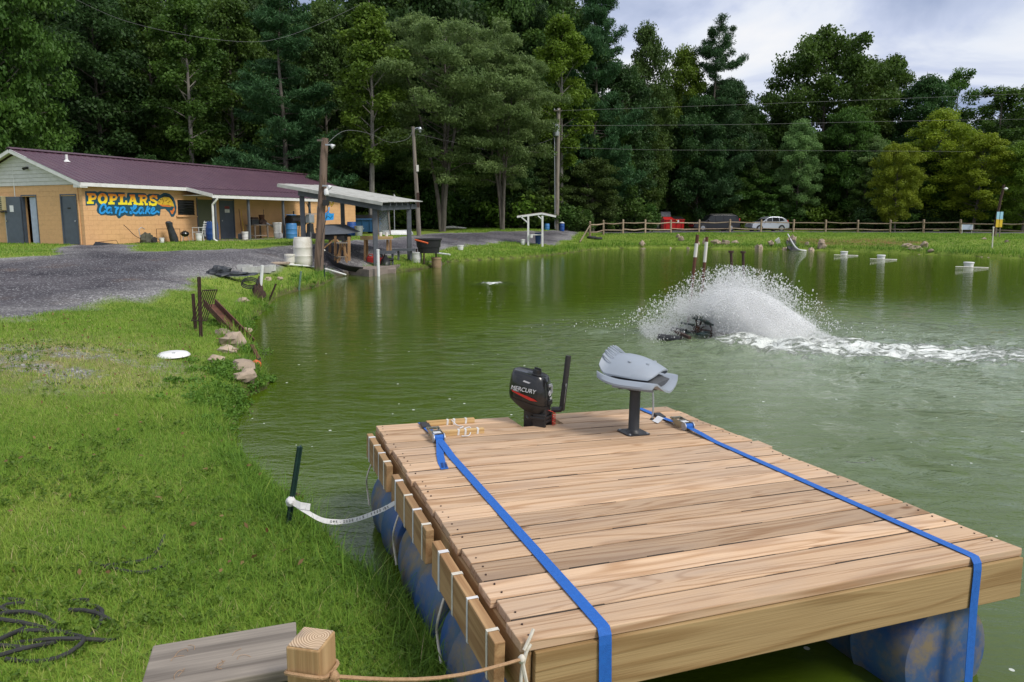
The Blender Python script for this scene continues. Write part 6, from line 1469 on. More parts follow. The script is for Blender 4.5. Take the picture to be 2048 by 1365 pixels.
# tiller folded upright, clamp, leg
ti = MB().tube([(0.10, 0.06, 0.13), (0.16, 0.085, 0.135), (0.175, 0.09, 0.16)], 0.022, 8).build('tiller', M['black'], t, smooth=True)
MB().bar((0.172, 0.088, 0.13), (0.188, 0.095, 0.33), 0.034, 0.030, up=(0, 1, 0)).build('tiller_arm', M['black'], ti)
MB().bar((0.19, 0.078, 0.18), (0.203, 0.083, 0.33), 0.006, 0.006, up=(0, 1, 0)).build('tiller_strip', M['steel'], ti)
MB().tube([(0.187, 0.095, 0.32), (0.193, 0.097, 0.38), (0.205, 0.10, 0.53)], [0.02, 0.021, 0.021], 12).build('grip', M['rubber'], ti, smooth=True)
cl = MB().box((0.06, -0.055, 0.03), (0.10, 0.025, 0.17)); cl.box((0.06, 0.055, 0.03), (0.10, 0.025, 0.17)); cl.box((0.05, 0, 0.085), (0.12, 0.15, 0.022)); cl.box((0.035, 0, 0.125), (0.13, 0.10, 0.05)); cl.box((0.1, 0, 0.06), (0.02, 0.14, 0.02))
cl.build('clamp_bracket', M['black'], t, bevel=0.004)
for s_ in (-1, 1): MB().cyl((0.10, 0.055 * s_, 0.0), (0.17, 0.06 * s_, 0.0), 0.008, n=8).build('clamp_screw', M['blackpaint'], t)
MB().tube([(-0.02, -0.10, 0.10), (0.0, -0.14, 0.105), (0.02, -0.155, 0.10)], 0.008, 6).build('shift_lever', M['black'], t)
MB().loft([[Vector((-0.03 + x, y, z)) for x, y in superell(a, b_, 0.8, 14)] for z, a, b_ in ((0.13, 0.06, 0.045), (-0.3, 0.055, 0.035), (-0.62, 0.07, 0.03), (-0.72, 0.11, 0.035), (-0.78, 0.05, 0.012))]).build('leg', M['black'], t, smooth=True)
pts = [(0.13 + 0.010 * math.cos(k * 1.1), 0.045 + 0.022 * math.sin(k * 1.1), 0.11 - k * 0.0022) for k in range(60)]
MB().tube([(0.09, 0.0, 0.14), (0.12, 0.03, 0.125)] + pts, 0.0032, 5).build('kill_cord', M['red'], t, smooth=True)

# ------------------------------------------------------------------ lines from deck to shore
pv = pc
rp = [dk((-0.01, -0.02, -0.045)), Vector((-0.12, 2.04, 0.63)), Vector((-0.30, 1.90, 0.70)), Vector((pv.x + 0.09, pv.y + 0.06, 0.845)), Vector((pv.x + 0.068, pv.y - 0.02, 0.89))]
a = dk((-0.012, -0.02, -0.04)); b_ = Vector((pv.x + 0.065, pv.y - 0.03, PZ - 0.085))
mid = [a.lerp(b_, f) + Vector((0, 0, -0.035 * math.sin(math.pi * f))) for f in np.linspace(0, 1, 9)]
t = thing('mooring_rope', 'thin tan rope tied from the deck corner to the timber post', 'rope', (0, 0, 0))
MB().tube(mid, 0.0055, 6).build('line', M['rope'], t, smooth=True)
loop = []
for k in range(25):
    a_ = 2 * math.pi * k / 24; x, y = superell(0.056, 0.056, 0.5, 24)[k % 24]
    v2 = Matrix.Rotation(R(-12), 3, 'Z') @ Vector((x, y, 0)); loop.append(Vector((pv.x + v2.x, pv.y + v2.y, PZ - 0.085 - 0.02 * math.sin(a_) * (1 if y < 0 else 0.3))))
MB().tube(loop[:24], 0.0055, 6, closed=True).build('post_loop', M['rope'], t, smooth=True)
MB().tube(catmull([b_, b_ + Vector((0.012, 0.0, -0.03)), b_ + Vector((0.008, -0.005, -0.10)), b_ + Vector((0.012, 0.0, -0.16))], 5), 0.0055, 6).build('tail', M['rope'], t, smooth=True)
MB().loft(lump(0.013, 0.013, 0.015, 4, amp=0.2, base=1)).build('knot', M['rope'], t, smooth=True).location = b_
MB().loft(lump(0.013, 0.013, 0.015, 6, amp=0.2, base=1)).build('knot', M['cord'], t, smooth=True).location = a
# white printed webbing from the green stake to the deck
sb_ = on(576, 1052); Zs_ = sb_.y
w0 = atY(581, 1003, Zs_ - 0.02)
w4 = dk((-0.06, 1.62, -0.33)); w4 = atY(795, 1003, dk((-0.06, 1.75, -0.2)).y)
pts = [w0, atY(610, 1022, Zs_ - 0.06), atY(650, 1042, Zs_ - 0.08), atY(700, 1042, Zs_ - 0.10), atY(755, 1024, (Zs_ + w4.y) / 2 - 0.15), w4]
cc = catmull(pts, 8); wid = [Vector((0.0, 0.005, 0.0125)) if k > 20 else Vector((0, 0.010, 0.008 + 0.0045 * k / 20)) for k in range(len(cc))]
t = thing('white_webbing', 'white printed webbing strung from the green stake to the deck', 'webbing', (0, 0, 0))
wb = MB().ribbon(cc, wid, 0.0015).build('webbing', M['whitewebbing'], t)
MB().loft(lump(0.032, 0.032, 0.03, 9, amp=0.3, base=1)).build('stake_knot', M['whitewebbing'], t, smooth=True).location = w0
MB().ribbon([w0, w0 + Vector((0.07, -0.03, -0.015)), w0 + Vector((0.13, -0.03, -0.025))], [(0, 0.01, 0.018)] * 3, 0.002).build('tail', M['whitewebbing'], t)
# print along the strap, letter by letter group
full = 'S95 - 2000 daN / 4400 lbs'; f0, f1 = 0.44, 0.90; adv = {' ': 0.5, '-': 0.7, '/': 0.6, 'l': 0.45}; tot = sum(adv.get(ch, 1.0) for ch in full); run_ = 0.0
for ch in full:
    f = f0 + (f1 - f0) * (run_ + adv.get(ch, 1.0) / 2) / tot; run_ += adv.get(ch, 1.0)
    if ch == ' ': continue
    i_ = f * (len(cc) - 1); k = int(i_); p = cc[k].lerp(cc[k + 1], i_ - k); d_ = (cc[k + 1] - cc[k - 1]).normalized(); up_ = Vector((0, 0.006, 0.017)); up_ = (up_ - d_ * up_.dot(d_)).normalized()
    n__ = d_.cross(up_); text('lettering', ch, 0.024, M['letterblack'], wb, face(p + n__ * 0.003, d_, up_), 0.0004)
# ------------------------------------------------------------------ paddle wheel aerator and its spray
t = thing('paddle_aerator', 'dark paddle wheel aerator throwing white spray on the pond', 'aerator', AER)
WR = Matrix.Rotation(R(-62), 3, 'Z')      # wheel axle direction (local x of the wheel)
def wv3(p): return WR @ Vector(p)
M['paddle'] = mat('dark wet paddle plastic', (0.012, 0.028, 0.03), (0.03, 0.06, 0.06), rough=0.3, scale=20, dirt=(0.10, 0.06, 0.03), dirt_amt=0.7, dirt_scale=6)
for ax in (0.0, 0.42):
    hub = MB().cyl(wv3((ax - 0.05, 0, 0.12)), wv3((ax + 0.05, 0, 0.12)), 0.06, n=12).build('hub', M['rust'], t)
    for k in range(8):
        a = 2 * math.pi * k / 8 + 0.25 + ax; u = Vector((0, math.cos(a), math.sin(a))); w_ = Vector((0, -math.sin(a), math.cos(a)))
        c0 = Vector((ax, 0, 0.12))
        MB().bar(wv3(c0 + u * 0.05), wv3(c0 + u * 0.2), 0.035, 0.02).build('spoke', M['rustdark'], t)
        pd = MB()
        for s_ in (-0.06, 0, 0.06): pd.bar(wv3(c0 + Vector((s_, 0, 0)) + u * 0.19), wv3(c0 + Vector((s_, 0, 0)) + u * 0.33 + w_ * 0.05), 0.045, 0.016)
        pd.bar(wv3(c0 + Vector((-0.09, 0, 0)) + u * 0.20), wv3(c0 + Vector((0.09, 0, 0)) + u * 0.20), 0.03, 0.03); pd.bar(wv3(c0 + Vector((-0.09, 0, 0)) + u * 0.33 + w_ * 0.05), wv3(c0 + Vector((0.09, 0, 0)) + u * 0.33 + w_ * 0.05), 0.03, 0.03)
        pd.build('paddle', M['paddle'], t)
MB().cyl(wv3((-0.1, 0, 0.12)), wv3((0.9, 0, 0.12)), 0.025, n=8).build('axle', M['rustdark'], t)
for p0, p1 in (((1316, 676), (1362, 681)), ((1342, 662), (1372, 667))):
    a, b_ = at(*p0, 0.05) - AER, at(*p1, 0.05) - AER
    MB().tube([a, a.lerp(b_, 0.05), b_], [0.05, 0.075, 0.075], 10).build('float', M['black'], t, smooth=True)
MB().bar(at(1350, 664, 0.12) - AER, at(1380, 676, 0.1) - AER, 0.05, 0.05).build('frame', M['rustdark'], t)

def pondpole(name, label, px0, py0, px1, py1, r, m_, Z, cap=False, band=None):
    a = atY(px0, py0, Z); b_ = atY(px1, py1, Z); t_ = thing(name, label, 'pole', (a.x, a.y, 0)); o_ = Vector((a.x, a.y, 0)); d_ = (b_ - a)
    low = a - d_ * 1.0 - o_; MB().cyl(low, b_ - o_, r, n=10).build('shaft', m_, t_, smooth=True)
    if band:
        q0, q1 = a.lerp(b_, band[0]) - o_, a.lerp(b_, band[1]) - o_; MB().cyl(q0, q1, r * 1.06, n=10).build('painted_band', M['whiteplastic'], t_, smooth=True)
    if cap: MB().cyl(b_ - o_ - Vector((0, 0, 0.01)), b_ - o_ + Vector((0, 0, 0.03)), r * 1.9, n=10).build('cap', m_, t_)
pondpole('pond_pole', 'taller rusty and white pole leaning behind the spray', 1377, 640, 1395, 470, 0.032, M['rust'], 13.6, band=(0.74, 0.90))
pondpole('pond_pole', 'shorter rusty and white pole right of the taller one', 1402, 600, 1414, 474, 0.030, M['rust'], 14.0, band=(0.60, 0.92))
pondpole('pond_pipe', 'left of two thin dark pipes standing in the spray', 1467, 600, 1462, 505, 0.026, M['rustdark'], 13.4, True)
pondpole('pond_pipe', 'right of two thin dark pipes standing in the spray', 1489, 590, 1486, 506, 0.026, M['rustdark'], 13.4, True)

# spray: droplets on ballistic arcs, too many to count
rs = np.random.default_rng(3)
nd = 175000
s_ = np.concatenate([rs.normal(0.55, 0.50, int(nd * 0.62)), rs.uniform(-1.0, 2.15, nd - int(nd * 0.62))])
env = np.interp(s_, [-1.1, -0.8, -0.45, 0.0, 0.5, 0.9, 1.3, 1.6, 1.9, 2.1], [0.10, 0.30, 0.58, 0.86, 1.02, 1.0, 0.74, 0.48, 0.2, 0.04])
yy_ = rs.normal(0, 1, nd)
dens = rs.uniform(0, 1, nd)
u_ = dens ** 1.25
jag = 0.70 + 0.52 * vnoise(s_ * 6.5, yy_ * 2.5, 1.0, 41)
zz_ = env * jag * u_ * rs.uniform(0.85, 1.08, nd) + np.abs(rs.normal(0, 0.02, nd))
yy = (-0.05 + 0.34 * yy_) * (1 + 0.6 * (s_ > 1)) - 0.25 * np.maximum(0, s_ - 0.3)
keep = ~((s_ < 0.12) & (s_ > -0.45) & (yy < 0.1) & (zz_ < 0.42) & (rs.uniform(0, 1, nd) < 0.94))
keep &= ~((s_ < -0.45) & (rs.uniform(0, 1, nd) < 0.45))
no = 3200   # stray drops thrown clear
so = rs.normal(0.6, 0.95, no); eo = np.interp(so, [-1.4, -0.8, 0.0, 0.5, 1.0, 1.5, 2.0, 2.6], [0.2, 0.5, 1.0, 1.12, 1.1, 0.95, 0.6, 0.1])
zo = eo * rs.uniform(0.75, 1.13, no); yo = rs.normal(0.1, 0.4, no)
S = np.concatenate([s_[keep], so]); Yd = np.concatenate([yy[keep], yo]); Zd = np.concatenate([zz_[keep], zo])
rad = np.concatenate([rs.gamma(2.0, 0.0013, keep.sum()) + 0.0014, rs.gamma(2.5, 0.0022, no) + 0.002])
cen_ = np.stack([AER.x + S, AER.y + Yd, np.maximum(Zd, 0.01)], 1)
tet = np.array([[1, 1, 1], [-1, -1, 1], [-1, 1, -1], [1, -1, -1]], float) * 0.75
rot = rs.normal(size=(len(S), 3)); st_ = 1 + rs.uniform(0, 0.8, (len(S), 1))
vv = tet[None] * rad[:, None, None]; ang_ = rs.uniform(0, 6.28, len(S)); ca, sa = np.cos(ang_)[:, None], np.sin(ang_)[:, None]
vx = vv[:, :, 0] * ca - vv[:, :, 1] * sa; vy = vv[:, :, 0] * sa + vv[:, :, 1] * ca
V = np.stack([vx, vy, vv[:, :, 2] * st_], 2) + cen_[:, None, :]
F_ = np.array([[0, 1, 2], [0, 3, 1], [0, 2, 3], [1, 3, 2]])[None] + (np.arange(len(S)) * 4)[:, None, None]
sme = npmesh('spray', V.reshape(-1, 3), F_.reshape(-1, 3))
m_, n_, l_, b__ = newmat('white water drops')
b__.inputs['Base Color'].default_value = (0.985, 0.99, 0.99, 1); b__.inputs['Roughness'].default_value = 0.35
tr_ = N(n_, 'ShaderNodeBsdfTranslucent'); tr_.inputs['Color'].default_value = (0.985, 0.99, 0.99, 1)
nz_ = N(n_, 'ShaderNodeTexNoise'); nz_.inputs['Scale'].default_value = 4; mr_ = N(n_, 'ShaderNodeMapRange'); mr_.inputs[3].default_value = 0.45; mr_.inputs[4].default_value = 0.6; l_.new(nz_.outputs[0], mr_.inputs[0])
ms = N(n_, 'ShaderNodeMixShader'); l_.new(mr_.outputs[0], ms.inputs[0]); l_.new(b__.outputs[0], ms.inputs[1]); l_.new(tr_.outputs[0], ms.inputs[2])
tp_ = N(n_, 'ShaderNodeBsdfTransparent'); m2_ = N(n_, 'ShaderNodeMixShader'); m2_.inputs[0].default_value = 0.4; l_.new(ms.outputs[0], m2_.inputs[1]); l_.new(tp_.outputs[0], m2_.inputs[2]); l_.new(m2_.outputs[0], n_['Material Output'].inputs[0])
sme.materials.append(m_); so_ = inst('spray', sme); setp(so_, 'white dome of water spray over the paddle wheel', 'spray', kind='stuff')

# fine mist hanging in the plume
def mistring(cx_, rx, ry, z, n=20): return [Vector((AER.x + cx_ + rx * math.cos(2 * math.pi * k / n) * (1 + 0.12 * math.sin(k * 2.3 + z * 9)), AER.y - 0.15 - 0.12 * cx_ + ry * math.sin(2 * math.pi * k / n) * (1 + 0.1 * math.sin(k * 1.7 + z * 5)), z)) for k in range(n)]
mo = MB().loft([mistring(1.05, 0.9, 0.7, 0.06), mistring(1.0, 0.88, 0.66, 0.25), mistring(0.85, 0.85, 0.58, 0.45), mistring(0.72, 0.68, 0.46, 0.65), mistring(0.62, 0.42, 0.3, 0.82), mistring(0.6, 0.1, 0.08, 0.9)])
mm_ = bpy.data.materials.new('mist'); mm_.use_nodes = True; nn_ = mm_.node_tree.nodes; nn_.remove(nn_['Principled BSDF'])
pv_ = N(nn_, 'ShaderNodeVolumePrincipled'); pv_.inputs['Color'].default_value = (0.995, 0.995, 0.995, 1); pv_.inputs['Density'].default_value = 7.0
mm_.node_tree.links.new(pv_.outputs[0], nn_['Material Output'].inputs['Volume'])
mo = mo.build('mist', mm_); setp(mo, 'fine white mist inside the spray plume', 'mist', kind='stuff')

# floats on the far water
for px, py, lab in ((1688, 511, 'leftmost of three white bucket floats near the far bank'), (1762, 519, 'middle of three white bucket floats near the far bank'), (1937, 535, 'rightmost of three white bucket floats near the far bank')):
    q = at(px, py, 0); t = thing('bucket_float', lab, 'float', q, 0.2, 'white bucket floats')
    MB().lathe([(0.17, -0.1), (0.19, 0.17), (0.21, 0.18), (0.21, 0.22), (0.19, 0.23), (0.0, 0.235)], 18, cap=False).build('bucket', M['cleanwhite'], t, smooth=True)
    MB().cyl((-0.62, 0.05, 0.03), (0.62, -0.4, 0.0), 0.018, n=8).build('pipe', M['whiteplastic'], t); MB().cyl((0.1, 0.35, 0.02), (-0.05, -0.3, 0.0), 0.016, n=8).build('pipe', M['whiteplastic'], t)
# drifting twig near the green stake
t = thing('driftwood', 'dark waterlogged branch floating beside the green stake', 'branch', at(570, 985, 0.0)); a0 = at(570, 985, 0.0)
MB().tube([at(548, 974, 0.02) - a0, at(575, 985, 0.025) - a0, at(607, 993, 0.01) - a0], [0.02, 0.022, 0.01], 7).build('stem', M['rustdark'], t, smooth=True); MB().tube([at(575, 985, 0.02) - a0, at(590, 982, 0.03) - a0], [0.012, 0.004], 6).build('twig', M['rustdark'], t)
# ------------------------------------------------------------------ far bank: fence, shelter, vehicles
FP = [(1180, 55.5), (1207, 57.5), (1246, 60), (1290.6, 62), (1342, 64), (1398, 65.5), (1460, 66), (1522, 66), (1587, 66), (1651.6, 65.5), (1716, 65), (1781, 64), (1847.5, 62.5), (1921.7, 60), (1991, 57), (2062, 53.5), (2150, 50)]
fence = thing('split_rail_fence', 'two rail split timber fence along the far gravel road', 'fence', (0, 0, 0))
fp = [groundY(px, Z) for px, Z in FP]
for k, p in enumerate(fp):
    o = MB().box((0, 0, 0.45), (0.14, 0.14, 1.42)).build('post', M['rail'], fence, bevel=0.02); o.location = p; o.rotation_euler = (random.uniform(-.03, .03), random.uniform(-.03, .03), 0.3)
    MB().add([(-0.075, -0.075, 1.165), (0.075, -0.075, 1.165), (0.075, 0.075, 1.165), (-0.075, 0.075, 1.165), (0, 0, 1.23)], [(3, 2, 1, 0), (0, 1, 4), (1, 2, 4), (2, 3, 4), (3, 0, 4)]).build('cap', M['rail'], o)
    if k:
        a = fp[k - 1]
        for h in (0.36, 0.92):
            j0, j1 = random.uniform(-.06, .06), random.uniform(-.06, .06); mid_ = (a + p) / 2 + Vector((0, 0, h + random.uniform(-.07, .02)))
            MB().tube([a + Vector((0, 0, h + j0)), mid_, p + Vector((0, 0, h + j1))], [0.045, 0.06, 0.045], 6).build('rail', M['rail'], fence)
e0 = onground(1160, 474); 
for h, e_ in ((0.92, onground(1160, 475)), (0.40, onground(1169, 473))):
    MB().tube([fp[0] + Vector((0, 0, h)), e_ + Vector((0, 0, 0.05))], [0.05, 0.05], 6).build('rail', M['rail'], fence)
for px in (1184, 1196):
    q = groundY(px, 54.5); t = thing('tyre', 'dark old tyre lying under the left end of the fence' if px < 1190 else 'second dark tyre under the left end of the fence', 'tyre', q + Vector((0, 0, 0.1)))
    MB().tube([(0.28 * math.cos(a), 0.28 * math.sin(a), 0) for a in np.linspace(0, 2 * math.pi, 17)[:-1]], 0.1, 8, closed=True).build('casing', M['rubber'], t, smooth=True); MB().lathe([(0.2, -0.05), (0.2, 0.05), (0.16, 0.0)], 14, cap=False).build('rim', M['rust'], t)
t = thing('fence_sign', 'pale blue rectangular sign hung on the fence', 'sign', groundY(1935, 59.0))
MB().box((0, 0, 0.60), (0.88, 0.02, 0.42)).build('panel', M['signgrey'], t); fr = MB()
for x in (-0.45, 0.45): fr.box((x, 0, 0.60), (0.04, 0.035, 0.46))
fr.build('frame', M['white'], t); MB().cyl((0.4, 0, 0.0), (0.4, 0, 0.4), 0.02, n=6).build('leg', M['white'], t); MB().cyl((-0.4, 0, 0.0), (-0.4, 0, 0.4), 0.02, n=6).build('leg', M['white'], t)
for px, lab in ((1994.5, 'left upright board painted pale blue over yellow by the dark pole'), (2001.5, 'right upright board painted pale blue over yellow by the dark pole')):
    g0 = groundY(px, 48.5); t = thing('painted_board', lab, 'board', g0)
    ztop, zmid, zbot = atY(px, 424, 48.5).z - g0.z, atY(px, 439, 48.5).z - g0.z, atY(px, 455, 48.5).z - g0.z
    MB().box((0, 0, (ztop + zmid) / 2), (0.19, 0.03, ztop - zmid)).build('upper_panel', M['skyblue'], t); MB().box((0, 0, (zmid + zbot) / 2), (0.19, 0.03, zmid - zbot - 0.004)).build('lower_panel', M['yellow'], t); MB().box((0, 0.03, zbot / 2), (0.06, 0.04, zbot + 0.3)).build('post', M['weathered_z'], t)
sb = onground(1985, 488); t = thing('white_stake', 'slim white stake on the grass below the two painted boards', 'stake', sb); MB().bar((0, 0, -0.1), atY(1987, 455, sb.y) - sb, 0.06, 0.04).build('shaft', M['whiteplastic'], t); MB().box(atY(1987, 455, sb.y) - sb, (0.075, 0.055, 0.06)).build('cap', M['cleanwhite'], t)

# white shelter with bench
k0 = onground(1056, 490); Zk2 = k0.y
t = thing('picnic_shelter', 'small white two post shelter with a shallow roof on the bank', 'shelter', k0)
def kl(px, py, dy=0.0): return atY(px, py, Zk2 + dy) - k0
for px, yb in ((1056.5, 491), (1085, 490)): MB().bar(kl(px, yb) - Vector((0, 0, 0.3)), kl(px, 432), 0.12, 0.12).build('post', M['white'], t)
apex = kl(1084, 426)
for e_, nm in ((kl(1034, 432.5), 'roof'), (kl(1112, 432), 'roof')):
    m__ = MB(); d_ = Vector((0.15, 1.5, 0)); up_ = Vector((0, 0, 0.04))
    m__.add([apex, e_, e_ + d_, apex + d_, apex + up_, e_ + up_, e_ + d_ + up_, apex + d_ + up_], [(0, 1, 2, 3), (7, 6, 5, 4), (0, 4, 5, 1), (1, 5, 6, 2), (2, 6, 7, 3), (3, 7, 4, 0)]); rf_ = m__.build('roof', M['asphaltshingle'], t)
    MB().bar(apex + Vector((0, -0.02, -0.05)), e_ + Vector((0, -0.02, -0.05)), 0.04, 0.12).build('fascia', M['white'], rf_)
MB().bar(kl(1042, 434), kl(1056, 446), 0.08, 0.08).build('brace', M['white'], t); MB().bar(kl(1076, 432), kl(1085, 440), 0.07, 0.07).build('brace', M['white'], t)
MB().box(kl(1074, 470, 0.3), (0.75, 0.35, 0.06)).build('bench', M['white'], t)
bucket('white bucket standing left of the small white shelter', onground(1046, 490), 0.15, 0.34, M['cleanwhite'])
bucket('white bucket hung on the left post of the small shelter', k0 + kl(1062, 476, -0.12), 0.12, 0.2, M['cleanwhite'], handle=False)
q = onground(1076, 489); t = thing('trash_bin', 'tall navy blue bin under the small white shelter', 'bin', q)
MB().loft([[Vector((x * s_, y * s_, z)) for x, y in superell(0.2, 0.2, 0.5, 16)] for z, s_ in ((0, 0.82), (0.68, 0.98), (0.7, 1.05), (0.74, 1.05), (0.76, 0.9))]).build('body', M['bluedark'], t, smooth=True); MB().box((0, -0.19, 0.4), (0.2, 0.02, 0.05)).build('handle', M['bluedark'], t)
drum('plastic_drum', 'pale blue drum left of the utility pole at the trees', groundY(1094, 58.5), 0.21, 0.52, M['bluelight'])
d = drum('plastic_drum', 'tall blue drum with a white lid right of the utility pole', groundY(1124, 58.5), 0.20, 0.66, M['bluedrum'], lid=False); MB().lathe([(0.2, 0), (0.2, 0.04), (0.1, 0.1), (0.0, 0.12)], 16, (0, 0, 0.66), cap=False).build('lid', M['cleanwhite'], d, smooth=True)
q = onground(921, 501); bucket('white flower pot with grass on the bank left of the shelter', q, 0.17, 0.26, M['cleanwhite'], handle=False, cat='pot', name='flower_pot')
t = MB().tube([groundY(884, 58.0) + Vector((0, 0, 0.12)), groundY(905, 58.2) + Vector((0, 0, 0.2)), groundY(932, 58.4) + Vector((0, 0, 0.1))], [0.09, 0.1, 0.06], 8).build('pale_log', M['whiteplastic'], smooth=True); setp(t, 'pale bleached log lying along the tree line behind the road', 'log')

# far bank rocks
FR = [(1284, 494, 12, 8), (1288, 497, 16, 6), (1342, 496, 8, 5), (1362, 486, 9, 9), (1356, 479, 8, 6), (1376, 493, 9, 6), (1410, 490, 10, 14), (1394, 495, 10, 6), (1431, 494, 19, 9), (1450, 494, 18, 9), (1470, 487, 13, 6), (1518, 493, 14, 14), (1541, 496, 12, 10), (1569, 494, 10, 8), (1578, 479, 9, 8), (1586, 488, 12, 12), (1614, 497, 10, 8), (1623, 496, 16, 12), (1643, 499, 14, 13), (1812, 495, 24, 7), (1830, 500, 26, 7), (1849, 496, 14, 11), (1842, 503, 16, 6), (1862, 508, 12, 4), (1968, 480, 8, 4), (2014, 482, 8, 4), (1978, 514, 10, 4), (1962, 513, 8, 4)]
ORD = ['first', 'second', 'third', 'fourth', 'fifth', 'sixth', 'seventh', 'eighth', 'ninth', 'tenth', 'eleventh', 'twelfth', 'thirteenth']
cnt = {'left': 0, 'middle': 0, 'right': 0}
for k, (px, py, w_, h_) in enumerate(sorted(FR)):
    side = 'left' if px < 1400 else ('middle' if px < 1660 else 'right'); o_ = ORD[cnt[side]]; cnt[side] += 1
    p = onground(px, py)
    rock({'left': o_ + ' pale rock from the left on the grassy bank behind the poles', 'middle': o_ + ' tan rock from the left at the waterline below the vehicles', 'right': o_ + ' pale stone from the left on the bank beyond the bare clay'}[side], px, py, w_ * 1.15, h_ * 1.25, 30 + k, group={'left': 'rocks on the left far bank', 'middle': 'rocks below the parked vehicles', 'right': 'stones on the right far bank'}[side], p=p)
q = onground(1557, 488); t = MB().box((0, 0, 0.2), (0.36, 0.10, 0.56)).build('stone_slab', M['concrete'], bevel=0.02); t.location = q; t.rotation_euler = (R(25), R(-38), 0.2); setp(t, 'tilted pale stone slab on the far bank below the white car', 'slab')
t = MB().tube(catmull([onground(1575, 487) + Vector((0, 0, 0.25)), at(1592, 496, 0.2), at(1612, 502, 0.02)], 6), 0.05, 8).build('pvc_pipe', M['cleanwhite'], smooth=True); setp(t, 'curved white pipe running down the far bank into the pond', 'pipe')
t = MB().ribbon([onground(1581, 489) + Vector((0, 0, 0.15)), at(1586, 497, 0.12), at(1592, 501, 0.0)], [(0.35, 0, 0)] * 3, 0.02).build('rubber_sheet', M['rubber']); setp(t, 'black rubber sheet under the curved white pipe', 'sheet')

# ------------------------------------------------------------------ vehicles
def carpaint(name, c, m_=0.3):
    m, n, l, b = newmat(name); b.inputs['Metallic'].default_value = m_; b.inputs['Roughness'].default_value = 0.28; b.inputs['Specular IOR Level'].default_value = 0.3; b.inputs['Coat Weight'].default_value = 0.25
    nz_ = N(n, 'ShaderNodeTexNoise'); nz_.inputs['Scale'].default_value = 1.5; mx_ = N(n, 'ShaderNodeMix', data_type='RGBA'); mx_.inputs[6].default_value = (*c, 1); mx_.inputs[7].default_value = (*[x * 0.8 + 0.01 for x in c], 1); l.new(nz_.outputs[0], mx_.inputs[0]); l.new(mx_.outputs[2], b.inputs['Base Color']); return m
def vehicle(name, label, cat, p, rz, prof, belt, W, wheels, wr, windows, paint, hood, lamp, tail):
    """prof: side outline (x forward = -), belt: height where the glasshouse narrows"""
    t_ = thing(name, label, cat, p, rz)
    prof = [tuple(q[:2]) for q in catmull([(x, z, 0) for x, z in prof], 3, closed=True)]
    def hw(z): return W / 2 * (1 - 0.16 * max(0, (z - belt) / 0.7) - 0.05 * max(0, (0.45 - z) / 0.3))
    L_ = [Vector((x, -hw(z), z)) for x, z in prof]; Rr = [Vector((x, hw(z), z)) for x, z in prof]; n_ = len(prof)
    inL = [Vector((x * 0.985, -hw(z) + 0.04, z)) for x, z in prof]; 
    mb = MB(); mb.add(L_ + Rr, [tuple(range(n_)), tuple(range(2 * n_ - 1, n_ - 1, -1))] + [(k, n_ + k, n_ + (k + 1) % n_, (k + 1) % n_) for k in range(n_)])
    body = mb.build('body', paint, t_, smooth=True, bevel=0.05)
    for s_ in (-1, 1):
        for w_ in windows:
            MB().add([Vector((x, s_ * (hw(z) + 0.004), z)) for x, z in w_] + [Vector((x, s_ * (hw(z) - 0.05), z)) for x, z in w_], [tuple(range(len(w_))), tuple(range(2 * len(w_) - 1, len(w_) - 1, -1))] + [(k, (k + 1) % len(w_), len(w_) + (k + 1) % len(w_), len(w_) + k) for k in range(len(w_))]).build('window', M['glass'], t_)
        for x in hood: MB().box((x, s_ * (hw(belt - 0.12) + 0.01), belt - 0.12), (0.16, 0.03, 0.035)).build('door_handle', M['steel'], t_)
    for x in wheels:
        for s_ in (-1, 1):
            wl_ = MB().lathe([(wr * 0.62, -0.11), (wr * 0.95, -0.11), (wr, -0.07), (wr, 0.07), (wr * 0.95, 0.11), (wr * 0.62, 0.11)], 24, (x, s_ * (W / 2 - 0.075), wr), Matrix.Rotation(R(90), 3, 'X'), cap=False).build('wheel', M['rubber'], t_, smooth=True)
            rm = MB().lathe([(wr * 0.64, -0.09), (wr * 0.6, 0.0), (wr * 0.12, 0.0)], 20, (x, s_ * (W / 2 + 0.02), wr), Matrix.Rotation(R(90) * -s_, 3, 'X'), cap=False)
            for a in np.linspace(0, 2 * math.pi, 7)[:-1]: rm.bar((x, s_ * (W / 2 + 0.02), wr), (x + wr * 0.6 * math.cos(a), s_ * (W / 2 + 0.02), wr + wr * 0.6 * math.sin(a)), 0.07, 0.05, up=(0, 1, 0))
            rm.build('rim', M['steel'], wl_)
            MB().lathe([(wr * 1.13, -0.02), (wr * 1.13, 0.012), (0.0, 0.012)], 24, (x, s_ * (W / 2 - 0.005), wr), Matrix.Rotation(R(90) * -s_, 3, 'X'), cap=False).build('wheel_arch', M['dark'], t_)
    for s_ in (-1, 1):
        MB().box((lamp[0], s_ * (W / 2 - 0.22), lamp[1]), (0.12, 0.34, 0.16)).build('headlight', M['cleanwhite'], t_, bevel=0.03)
        MB().box((tail[0], s_ * (W / 2 - 0.10), tail[1]), (0.12, 0.16, tail[2])).build('tail_light', M['red'], t_, bevel=0.02)
        MB().box((windows[0][0][0] + 0.12, s_ * (W / 2 + 0.08), belt + 0.1), (0.12, 0.2, 0.16)).build('mirror', paint, t_, bevel=0.03)
    MB().box((lamp[0] - 0.02, 0, lamp[1] - 0.02), (0.10, W - 0.95, 0.16)).build('grille', M['dark'], t_)
    MB().box((lamp[0] + 0.02, 0, 0.42), (0.12, W - 0.3, 0.16)).build('bumper', M['black'], t_, bevel=0.03)
    return t_
p = groundY(1428, 83)
